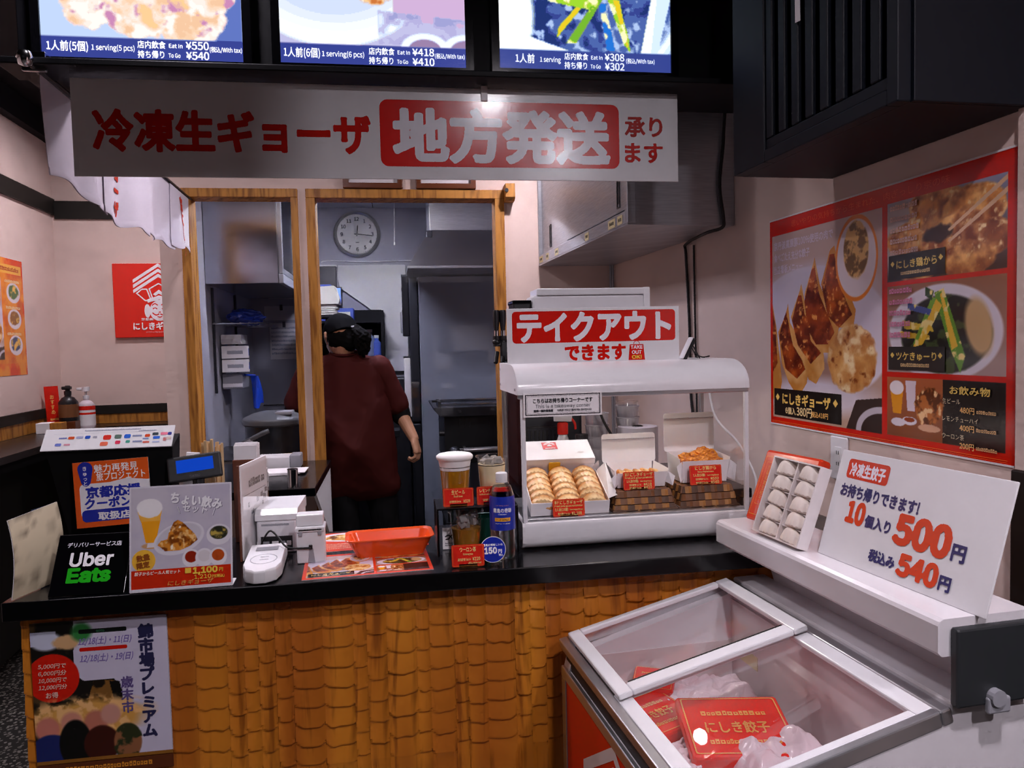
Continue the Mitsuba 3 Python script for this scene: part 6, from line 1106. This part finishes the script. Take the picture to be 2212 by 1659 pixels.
# left part of the kitchen: steel cabinet, wall shelf and bags, papers
k = thing('steel_kitchen_cabinet', 'stainless steel wall cabinet with glazed doors seen through the pass-through', 'cabinet')
add('body', box(-.978, -.60, 4.28, 5.5, 1.79, 2.43, .003), 'steel_mirror', parent=k); add('base_rail', box(-.60, -.575, 4.28, 5.5, 1.79, 1.84, .003), 'steel', parent=k)
for y0, y1 in ((4.30, 4.9), (4.9, 5.49)):
    d = add('door', [box(-.60, -.58, y0, y0 + .04, 1.845, 2.42, .002), box(-.60, -.58, y1 - .04, y1, 1.845, 2.42, .002), box(-.60, -.58, y0, y1, 1.845, 1.875, .002)], 'alu', parent=k); add('pane', box(-.596, -.590, y0 + .04, y1 - .04, 1.875, 2.42), 'black_gloss', parent=d)
k = thing('wall_shelf', 'thin wire shelf on the kitchen left wall holding a blue bag', 'shelf')
for y in (4.4, 5.0): add('upright', box(-.978, -.966, y, y + .014, 1.2, 1.78), 'steel_dark', parent=k)
for i in range(6): add('wire', cyl((-.96 + .045 * i, 4.36, 1.585), (-.96 + .045 * i, 5.05, 1.585), .0025, n=6), 'chrome', parent=k)
for y in (4.37, 4.7, 5.04): add('cross_wire', cyl((-.97, y, 1.581), (-.72, y, 1.581), .003, n=6), 'chrome', parent=k)
mat('blue_bag', '1c2f86', .3, .6); mat('bright_blue', '1f48c4', .35, .5)
k = thing('bag', 'crumpled dark blue bag lying on the wire shelf in the kitchen', 'bag'); add('bag', blob((-.845, 4.66, 1.625), (.10, .19, .045), .35, 2.4, 4, 3), 'blue_bag', parent=k, smooth=True)
for i, (y, z, lb) in enumerate(((4.52, 1.31, 'lower white glove box fixed to the kitchen left wall'), (4.52, 1.388, 'upper white glove box fixed to the kitchen left wall'))):
    q = thing('glove_box', lb, 'box'); M = move(-.963, y, z) @ turn(8); m = local([box(0, .145, 0, .10, 0, .072, .003)], M); add('box', m, 'white_card', parent=q); add('print', local([box(.1452, .1456, .02, .08, .015, .055)], M), 'blue_box', parent=q); add('opening', local([box(.03, .115, -.0006, .0004, .025, .045)], M), 'grey_plastic', parent=q)
for i, (z, lb) in enumerate(((1.47, 'flat white carton above the glove boxes in the kitchen'), (1.215, 'pale carton hanging below the glove boxes in the kitchen'))): q = thing('carton', lb, 'box'); add('body', box(-.972, -.86, 4.56, 4.75, z, z + (.055 if i == 0 else .085), .004), 'white_card' if i == 0 else 'grey_plastic', parent=q); add('flap', box(-.97, -.862, 4.555, 4.56, z + .01, z + .03), 'paper', parent=q)
k = thing('bag', 'bright blue plastic bag hanging from the kitchen left wall', 'bag'); P = np.array([[[-.83 + .05 * u + .02 * v, 4.62 + .02 * math.sin(5 * u + 4 * v), 1.285 - .19 * v + .03 * (u > .5) * v] for u in np.linspace(0, 1, 8)] for v in np.linspace(0, 1, 12)]); add('bag', shell(P, .004), 'bright_blue', parent=k, smooth=True); add('tie', tube([(-.97, 4.62, 1.29), (-.88, 4.62, 1.292), (-.80, 4.622, 1.287)], .006), 'bright_blue', parent=k)
def notice(x0, x1, z0, z1, lb, y=5.592, lines=7, mt='paper'):
    q = thing('pinned_paper', lb, 'paper'); add('sheet', box(x0, x1, y, y + .001, z0, z1), mt, parent=q); pr = Print((x0, y - .0002, z0), X, Z)
    for i in range(lines): micro(pr, .012, (z1 - z0) * (1 - (i + 1.4) / (lines + 1.6)), (x1 - x0) - .03, (z1 - z0) / (lines + 2) * .5, '7f8394', i + 3)
    if lines: pr.done('print', parent=q)
    add('clip', box((x0 + x1) / 2 - .01, (x0 + x1) / 2 + .01, y - .006, y, z1 - .03, z1 + .01, .002), 'steel_dark', parent=q)
notice(-.86, -.66, 1.365, 1.62, 'large printed sheet on a clip on the back wall left of the towels'); notice(-.89, -.66, 1.64, 1.74, 'blank white sheet above the printed sheet on the kitchen back wall', lines=0); notice(-.86, -.66, 1.79, 1.98, 'printed timetable sheet just under the steel kitchen cabinet', lines=9)
add('ledge_board', box(-.92, -.55, 5.585, 5.599, 1.04, 1.046), 'trim_dark', 'thin dark joint strip low on the kitchen back wall left', 'strip')

# pass-through counter with the water boiler and small things
k = thing('pass_counter', 'black pass-through ledge under the left kitchen opening', 'shelf')
add('ledge', box(-.95, -.313, 2.98, 3.733, .868, .90, .003), 'black_gloss', parent=k); add('inner_ledge', box(-.946, -.46, 3.86, 4.45, .868, .90, .003), 'black_gloss', parent=k); add('gusset', hull([(-.33, y, z) for y, z in ((3.733, .50), (3.733, .866), (3.05, .866))] + [(-.318, y, z) for y, z in ((3.733, .50), (3.733, .866), (3.05, .866))]), 'white_plastic', parent=k); add('cupboard', box(-.94, -.47, 3.9, 4.42, 0, .868), 'black_soft', parent=k)
k = thing('water_boiler', 'grey and black electric water boiler on the ledge in the pass-through', 'water boiler'); mat('boiler_grey', '45474a', .4); mat('boiler_dark', '1b1e23', .3, metal=.3)
wc = (-.615, 4.03, .901)
add('body', lathe([(0, 0), (.135, 0), (.142, .02), (.142, .15), (.0, .15)], wc, 40), 'boiler_dark', parent=k, smooth=40); add('lid', lathe([(.145, .15), (.156, .158), (.158, .176), (.15, .19), (.10, .212), (.05, .222), (0, .224)], wc, 40), 'boiler_grey', parent=k, smooth=40)
add('spout', hull([(wc[0] + a, wc[1] + b, wc[2] + c) for a, b, c in ((.10, -.06, .16), (.10, .06, .16), (.20, -.045, .175), (.20, .045, .175), (.195, -.04, .15), (.14, -.05, .12), (.14, .05, .12), (.195, .04, .15), (.1, -.06, .19), (.1, .06, .19))]), 'boiler_grey', parent=k); add('handle', tube(curve([(wc[0] - .16, wc[1] - .10, wc[2] + .06), (wc[0] - .10, wc[1] - .16, wc[2] + .09), (wc[0] - .03, wc[1] - .17, wc[2] + .125), (wc[0] + .0, wc[1] - .165, wc[2] + .135)]), .013), 'boiler_grey', parent=k, smooth=True)
add('tag', obox((wc[0] - .12, wc[1] - .175, wc[2] + .05), (.9, 0, .45), (-.4, 0, .8), .055, .032, .002), 'grey_plastic', parent=k); add('panel', box(wc[0] + .02, wc[0] + .10, wc[1] - .1, wc[1] + .02, wc[2] + .205, wc[2] + .222, .004), 'grey_plastic', parent=k)
k = thing('label_printer', 'flat white label printer with a grey end on the pass-through ledge', 'printer'); add('body', box(-.62, -.475, 3.50, 3.62, .901, .955, .005), 'white_plastic', parent=k); add('end', box(-.475, -.428, 3.505, 3.6, .901, .962, .006), 'grey_plastic', parent=k)
k = thing('paper_stack', 'loose stack of papers lying in front of the label printer', 'papers')
for i in range(3): add('sheet', obox((-.62 + .02 * i, 3.30 + .01 * i, .9012 + .0035 * i), unit([1, .1 - .06 * i, 0]), unit([-.1 + .06 * i, 1, 0]), .19, .14, .003), 'paper', parent=k)
k = thing('cotton_tub', 'small clear tub of paper tissues on the front edge of the pass-through ledge', 'tub'); add('tub', lathe([(0, 0), (.028, 0), (.029, .055), (.027, .055), (.026, .003), (0, .003)], (-.525, 3.06, .901)), 'white_gloss', parent=k, smooth=40); add('band', lathe([(.0295, .02), (.0305, .022), (.0295, .024)], (-.525, 3.06, .901)), 'grey_plastic', parent=k); add('tissue', blob((-.523, 3.06, .965), (.022, .022, .02), .4, 3, 3, 4), 'paper', parent=k, smooth=True)
k = thing('steel_cup', 'small steel cup under the right end of the ledge beside the till printer', 'cup'); add('cup', lathe([(0, 0), (.018, 0), (.02, .07), (.018, .07), (.016, .003), (0, .003)], (-.325, 2.107, .9305) if False else (-.40, 3.02, .901)), 'chrome', parent=k, smooth=40); add('rim', lathe([(.02, .069), (.0212, .071), (.0195, .072)], (-.40, 3.02, .901)), 'chrome', parent=k)
k = thing('yellow_sponge', 'small yellow sponge on the ledge behind the label printer', 'sponge'); add('sponge', box(-.53, -.46, 3.66, 3.70, .901, .945, .006), 'mustard', parent=k)

# ---------------------------------------------------------------- the kitchen worker, seen from behind
import manifold3d as m3
def ball(p, r, n=20): return m3.Manifold.sphere(r, n).translate(list(map(float, p)))
def chain(pts): return [m3.Manifold.batch_hull([ball(*a), ball(*b)]) for a, b in zip(pts[:-1], pts[1:])]
def flesh(parts, edge=.012, it=10):
    m = m3.Manifold.batch_boolean(parts, m3.OpType.Add).refine_to_length(edge); q = m.to_mesh(); t = trimesh.Trimesh(np.array(q.vert_properties[:, :3]), np.array(q.tri_verts), process=True)
    trimesh.smoothing.filter_taubin(t, lamb=.5, nu=.53, iterations=it); return t
mat('skin', 'b98a6c', .55, .35); mat('maroon', '3b0c08', .8, .2); mat('hair', '060505', .85, .05); mat('cap_black', '040405', .9, .05); mat('trousers', '0a0a0c', .8, .2); mat('mask', 'b6bac6', .7)
def nudge(m, f, a, s):
    v = np.array(m.vertices); n = np.array(m.vertex_normals); m.vertices = v + n * (a * 2 * (meshkit.fbm(v * f + s, 3, s) - .5))[:, None]; return m
w = thing('person', 'worker seen from behind in a dark red T-shirt and black cap beyond the doorway', 'person')
HD = np.array([-.283, 4.235, 1.495]); SR, SL = np.array([-.075, 4.20, 1.335]), np.array([-.455, 4.22, 1.335]); ER, EL = np.array([.022, 4.23, 1.075]), np.array([-.545, 4.30, 1.10]); WR, WL = np.array([.092, 4.16, .935]), np.array([-.49, 4.50, 1.03])
LK = unit([-.45, .80, -.42]); UPH = unit(np.array([0, 0, 1]) - LK * LK[2]); SD = np.cross(LK, UPH)      # where the face points, the crown, the right side
hp = lambda f, u, s: HD + LK * f + UPH * u + SD * s
def hand(wr, d, up, side):
    d, up = unit(d), unit(up); sd = np.cross(d, up) * side; pl = wr + d * .045
    P = [m3.Manifold.batch_hull([ball(wr, .022), ball(wr + d * .075 + sd * .028, .013), ball(wr + d * .08 - sd * .028, .013), ball(wr + d * .03 - sd * .026, .014), ball(wr + d * .03 + sd * .024, .014)])]
    for k, (o, L) in enumerate(((.027, .030), (.010, .036), (-.009, .034), (-.026, .026))):
        a = wr + d * .08 + sd * o; b = a + d * L * .9 - up * .012; c = b + d * L * .25 - up * L * .8; e = c - d * L * .35 - up * L * .45
        P += chain([(a, .0095), (b, .009), (c, .0085), (e, .0075)])
    a = wr + d * .02 + sd * .026; P += chain([(a, .0125), (a + d * .03 + sd * .018 - up * .012, .0105), (a + d * .052 + sd * .010 - up * .03, .0085)])
    return P
head = [m3.Manifold.batch_hull([ball(hp(-.018, .02, 0), .082), ball(hp(.022, .01, 0), .074), ball(hp(.045, -.055, 0), .045), ball(hp(.06, -.09, 0), .026), ball(hp(.0, -.05, 0), .06)]),
        m3.Manifold.batch_hull([ball(hp(.085, .0, 0), .009), ball(hp(.105, -.033, 0), .011), ball(hp(.09, -.038, .012), .008), ball(hp(.09, -.038, -.012), .008)])]
for s in (-1, 1):
    head += [m3.Manifold.batch_hull([ball(hp(-.005, .012, .079 * s), .010), ball(hp(-.018, .012, .09 * s), .009), ball(hp(-.002, -.035, .076 * s), .008), ball(hp(-.016, -.01, .093 * s), .007)]), ball(hp(.078, -.005, .03 * s), .013)]
head += chain([(hp(.088, -.066, -.02), .007), (hp(.094, -.066, 0), .008), (hp(.088, -.066, .02), .007)])
neck = chain([(hp(-.02, -.06, 0), .052), ((SR + SL) / 2 + [.0, .01, .06], .052), ((SR + SL) / 2 + [0, .02, -.05], .05)])
torso = [m3.Manifold.batch_hull([ball(SR + [-.05, 0, -.06], .06), ball(SL + [.05, 0, -.06], .06), ball([-.32, 4.22, .95], .08), ball([-.14, 4.22, .95], .08)])]
arms = chain([(SR, .052), (ER, .041), (WR, .027)]) + chain([(SL, .052), (EL, .041), (WL, .027)])
body = head + neck + torso + arms + hand(WR, [.22, -.25, -.9], [.85, -.3, .2], -1) + hand(WL, [.75, .5, -.2], [0, 0, 1], 1)
add('body', flesh(body, .006, 8), 'skin', parent=w, smooth=True)
ch = [m3.Manifold.batch_hull([ball(SR + [-.03, .0, -.02], .062), ball(SL + [.03, 0, -.02], .062), ball((SR + SL) / 2 + [0, .012, .015], .073), ball([-.15, 4.20, 1.12], .105), ball([-.39, 4.22, 1.12], .105)]),
      m3.Manifold.batch_hull([ball([-.13, 4.21, 1.12], .11), ball([-.39, 4.22, 1.12], .11), ball([-.33, 4.22, .72], .105), ball([-.10, 4.22, .72], .105), ball([-.215, 4.10, .9], .07)]),
      m3.Manifold.batch_hull([ball([-.33, 4.22, .72], .105), ball([-.10, 4.22, .72], .105), ball([-.345, 4.22, .69], .09), ball([-.07, 4.22, .69], .09)])]
ar = lambda S, E, k: S + (E - S) * k
ch += chain([(SR + [-.01, 0, -.01], .066), (ar(SR, ER, .5), .066), (ar(SR, ER, .84), .070)]) + chain([(SL + [.01, 0, -.01], .066), (ar(SL, EL, .5), .066), (ar(SL, EL, .80), .070)])
shirt = nudge(flesh(ch, .014, 14), 9, .010, 3)
add('t_shirt', shirt, 'maroon', parent=w, smooth=True)
add('collar', tube([tuple((SR + SL) / 2 + np.array([.074 * math.cos(a), .02 + .066 * math.sin(a), .070 + .012 * math.sin(a)])) for a in np.linspace(0, 2 * math.pi, 25)], .009), 'maroon', parent=w, smooth=True)
for S, E, k0 in ((SR, ER, .80), (SL, EL, .76)): add('undersleeve', flesh(chain([(ar(S, E, k0), .062), (ar(S, E, 1.08), .053)]), .012, 6), 'trousers', parent=w, smooth=True)
lg = []
for hx, kx, fx, y in ((-.31, -.29, -.275, 4.22), (-.115, -.075, -.045, 4.24)): lg += chain([((hx, y, .80), .098), ((kx, y + .01, .47), .075), ((fx, y + .02, .06), .058)])
lg += [m3.Manifold.batch_hull([ball([-.31, 4.22, .82], .098), ball([-.115, 4.24, .82], .098)])]
add('trousers', nudge(flesh(lg, .016, 12), 10, .008, 5), 'trousers', parent=w, smooth=True)
for fx, y in ((-.275, 4.24), (-.045, 4.26)): add('shoe', flesh([m3.Manifold.batch_hull([ball([fx, y - .05, .04], .035), ball([fx, y + .13, .032], .03), ball([fx, y + .0, .06], .042)])], .012, 6), 'rubber', parent=w, smooth=True)
cap = flesh([m3.Manifold.batch_hull([ball(hp(-.022, .032, 0), .090), ball(hp(.02, .028, 0), .085), ball(hp(-.03, .0, 0), .086)]) - m3.Manifold.cube([.6, .6, .6], True).translate([0, 0, -.3]).rotate([math.degrees(math.asin(-LK[2])) * -1, 0, math.degrees(math.atan2(-LK[0], LK[1]))]).translate(hp(0, -.002, 0).tolist())], .009, 5)
add('cap', cap, 'cap_black', parent=w, smooth=True)
add('cap_peak', flesh([m3.Manifold.batch_hull([ball(hp(.07, .02, .06), .007), ball(hp(.07, .02, -.06), .007), ball(hp(.165, -.002, .03), .006), ball(hp(.165, -.002, -.03), .006), ball(hp(.11, .03, 0), .006)])], .01, 4), 'cap_black', parent=w, smooth=True)
hr = flesh([m3.Manifold.batch_hull([ball(hp(-.03, -.02, .02), .076), ball(hp(-.05, -.06, .015), .05), ball(hp(-.02, -.02, -.04), .05)])], .009, 6); add('hair', nudge(hr, 60, .008, 2), 'hair', parent=w, smooth=True)
pt = hp(-.10, -.02, .045); pony = nudge(flesh([m3.Manifold.batch_hull([ball(pt, .035), ball(pt + [.035, -.03, -.035], .045), ball(pt + [.035, -.03, -.085], .036), ball(pt + [.03, -.02, -.12], .016)])], .007, 6), 70, .014, 4); add('ponytail', pony, 'hair', parent=w, smooth=True)
add('hair_tie', lathe([(.024, -.006), (.030, 0), (.024, .006)], tuple(hp(-.094, .012, .035))), 'mask', parent=w, smooth=True)
mk = flesh([m3.Manifold.batch_hull([ball(hp(.085, -.02, .0), .020), ball(hp(.082, -.075, 0), .022), ball(hp(.05, -.03, .058), .010), ball(hp(.05, -.075, .045), .010), ball(hp(.05, -.03, -.058), .010), ball(hp(.05, -.075, -.045), .010), ball(hp(.06, -.105, 0), .014)])], .008, 5); add('face_mask', mk, 'mask', parent=w, smooth=True)
for s in (-1, 1): add('mask_strap', tube(curve([hp(.05, -.03, .062 * s), hp(.02, -.005, .084 * s), hp(-.012, .02, .092 * s), hp(-.02, -.03, .086 * s), hp(.02, -.06, .074 * s), hp(.05, -.075, .05 * s)]), .0022, 6), 'mask', parent=w, smooth=True)
k = thing('prep_counter', 'dark preparation counter in front of the worker', 'counter'); add('top', box(-.70, .02, 4.55, 4.70, .90, .94, .003), 'iron', parent=k); add('cabinet', box(-.68, .0, 4.58, 4.69, 0, .90), 'black_soft', parent=k)

# ---------------------------------------------------------------- dining corner beyond the curtain
with frame(SIDE):
    k = thing('bar_table', 'dark narrow bar table running round the corner of the dining area', 'table'); mat('table_top', '1b1613', .28, .5)
    add('top', prism(Polygon([(-1.70, 2.6), (-1.70, 4.785), (-1.02, 4.785), (-1.02, 4.60), (-1.42, 4.60), (-1.44, 2.6)]), .03, move(0, 0, .998)), 'table_top', parent=k)
    add('apron', [prism(Polygon([(-1.69, 2.62), (-1.69, 4.775), (-1.03, 4.775), (-1.03, 4.64), (-1.46, 4.64), (-1.48, 2.62)]), .05, move(0, 0, .948))], 'black_soft', parent=k); [add('leg', box(x, x + .035, y, y + .035, 0, .95), 'black_soft', parent=k) for x, y in ((-1.50, 2.64), (-1.50, 4.6), (-1.065, 4.64))]; add('panel', box(-1.66, -1.64, 2.62, 4.76, .05, .95), 'trim_dark', parent=k); add('panel', box(-1.6, -1.03, 4.74, 4.76, .05, .95), 'trim_dark', parent=k)
    k = thing('emblem_poster', 'red square poster with the white shop emblem on the dining wall', 'poster'); x0, z0, w_, h_ = -1.404, 1.523, .50, .427
    add('panel', box(x0, x0 + w_, 4.775, 4.799, z0, z0 + h_, .003), 'red_print', parent=k); pr = Print((x0, 4.775, z0), X, Z); emblem(pr, .247, .262, .33, 'e8e4e8', 'c81408')
    pr.text('京都錦・手作り餃子', .245, .098, .017, 'e8d8d8', 1, 'c', fit=.20, px=40); pr.text('にしきギョーザ', .245, .048, .046, 'f0eaea', 2, 'c', fit=.29); pr.text('KYOTO NISHIKI GYOZA', .245, .026, .010, 'e8c8c8', 0, 'c', fit=.15, latin=True); pr.done('emblem', 'print_gloss', k)
    k = thing('wall_poster', 'orange and red food poster at the far left on the dining side wall', 'poster'); o = np.array([-1.7085, 3.75, 1.336]); W_, H_ = .605, .578
    add('sheet', obox(o - X * .0015, Y, Z, W_, H_, .0015), 'white_card', parent=k); c = Canvas(W_, H_, 150, 'cc3a12', 15); c.rect(.02, .06, W_ - .02, H_ - .08, 'c8591c'); c.mott(np.ones_like(c.x), 'e08a2a', 9, .52, .15, 2); dumpling_art(c, .03, .08, .33, .40, 9)
    for i in range(3): 
        c.ell(.49, .15 + .13 * i, .075, .05, 'd9cfd2', soft=.05); q = c.E(.49, .155 + .13 * i, .055, .035, soft=.1, wob=.2, seed=i); c.put(q, ('3a4a6a', '8a5a2a', '4a6a3a')[i]); c.mott(q, 'e0b050', 40, .55, .1, i)
    c.rect(.02, H_ - .075, W_ - .02, H_ - .03, 'e0a23a'); c.done('picture', o, Y, Z, 'print_gloss', k); pr = Print(o + X * .0004, Y, Z)
    for i in range(3): micro(pr, .40, .20 + .13 * i, .15, .014, 'e8c890', i)
    micro(pr, .30, H_ - .062, .25, .02, 'a02a10', 7); pr.done('print', 'print_gloss', k)
    k = thing('table_card', 'small red card stand leaning against the dining wall by the sauce bottle', 'card'); o, ex, ey = np.array([-1.675, 4.48, 1.03]), unit([.5, .86, 0]), unit([-.06, .03, 1]); add('card', obox(o, ex, ey, .085, .235, .002), 'red_print', parent=k); pr = Print(o + np.cross(ex, ey) * .002, ex, ey); pr.column('おすすめ', .042, .19, .026, 'e8b060', 1); micro(pr, .02, .05, .05, .012, 'e8b060', 1); pr.done('print', parent=k)
    k = thing('sauce_bottle', 'black pump bottle of sauce beside the white sanitiser bottle on the bar table', 'bottle'); add('body', lathe([(0, 0), (.046, 0), (.048, .01), (.048, .10), (.03, .125), (.016, .132), (.016, .14)], (-1.70 + .12, 4.46, 1.10) if False else (-1.575, 4.50, 1.076), 24), 'black_plastic', parent=k, smooth=40); add('pump', [lathe([(0, .14), (.018, .14), (.018, .16), (.012, .162), (.012, .19), (0, .19)], (-1.575, 4.50, 1.076), 16), box(-1.60, -1.555, 4.48, 4.51, 1.245, 1.262, .004)], 'black_plastic', parent=k, smooth=40); add('stand', box(-1.62, -1.53, 4.455, 4.545, 1.0285, 1.0755, .003), 'brown_frame', parent=k); add('label', lathe([(.0485, .02), (.0485, .09)], (-1.575, 4.50, 1.076), 24), 'splint_mid', parent=k, smooth=True)
    k = thing('napkin_box', 'small white box with a wooden side at the front of the bar table corner', 'box'); add('body', box(-1.665, -1.60, 4.30, 4.38, 1.0285, 1.083, .002), 'white_card', parent=k); add('side', box(-1.60, -1.545, 4.302, 4.378, 1.0285, 1.082, .002), 'oak', parent=k)
    k = thing('sanitiser_bottle', 'white and red sanitiser pump bottle standing on the bar table', 'bottle'); q = (-1.505, 4.56, 1.0285); mat('sanitiser', 'cfc6cc', .25)
    add('body', lathe([(0, 0), (.040, 0), (.042, .008), (.042, .125), (.028, .145), (.014, .152), (.014, .16)], q, 24), 'sanitiser', parent=k, smooth=40); add('label', lathe([(.0425, .015), (.0425, .095)], q, 24), 'white_card', parent=k, smooth=True); add('band', lathe([(.0428, .10), (.0428, .122)], q, 24), 'red_print', parent=k, smooth=True); add('stripe', lathe([(.0429, .075), (.0429, .086)], q, 24), 'red_print', parent=k, smooth=True); add('pump', [lathe([(0, .16), (.016, .16), (.016, .178), (.006, .18), (.006, .20), (.02, .202), (.02, .225), (0, .226)], q, 16), box(q[0] - .045, q[0], q[1] - .01, q[1] + .01, q[2] + .208, q[2] + .222, .003)], 'white_plastic', parent=k, smooth=40)

# ---------------------------------------------------------------- labels of the lamps
for i, t in enumerate(('recessed ceiling spot over the left end of the counter', 'recessed ceiling spot in front of the counter middle', 'recessed ceiling spot behind the viewer on the right', 'recessed ceiling spot behind the viewer on the left', 'recessed ceiling spot in the aisle behind the header on the right', 'recessed ceiling spot in the aisle behind the header on the left', 'recessed ceiling spot deep in the dining corner', 'recessed ceiling spot beside the shop curtain')):
    k = 'downlight' if i == 0 else f'downlight_{i:03d}'
    if k in labels: labels[k]['label'] = t
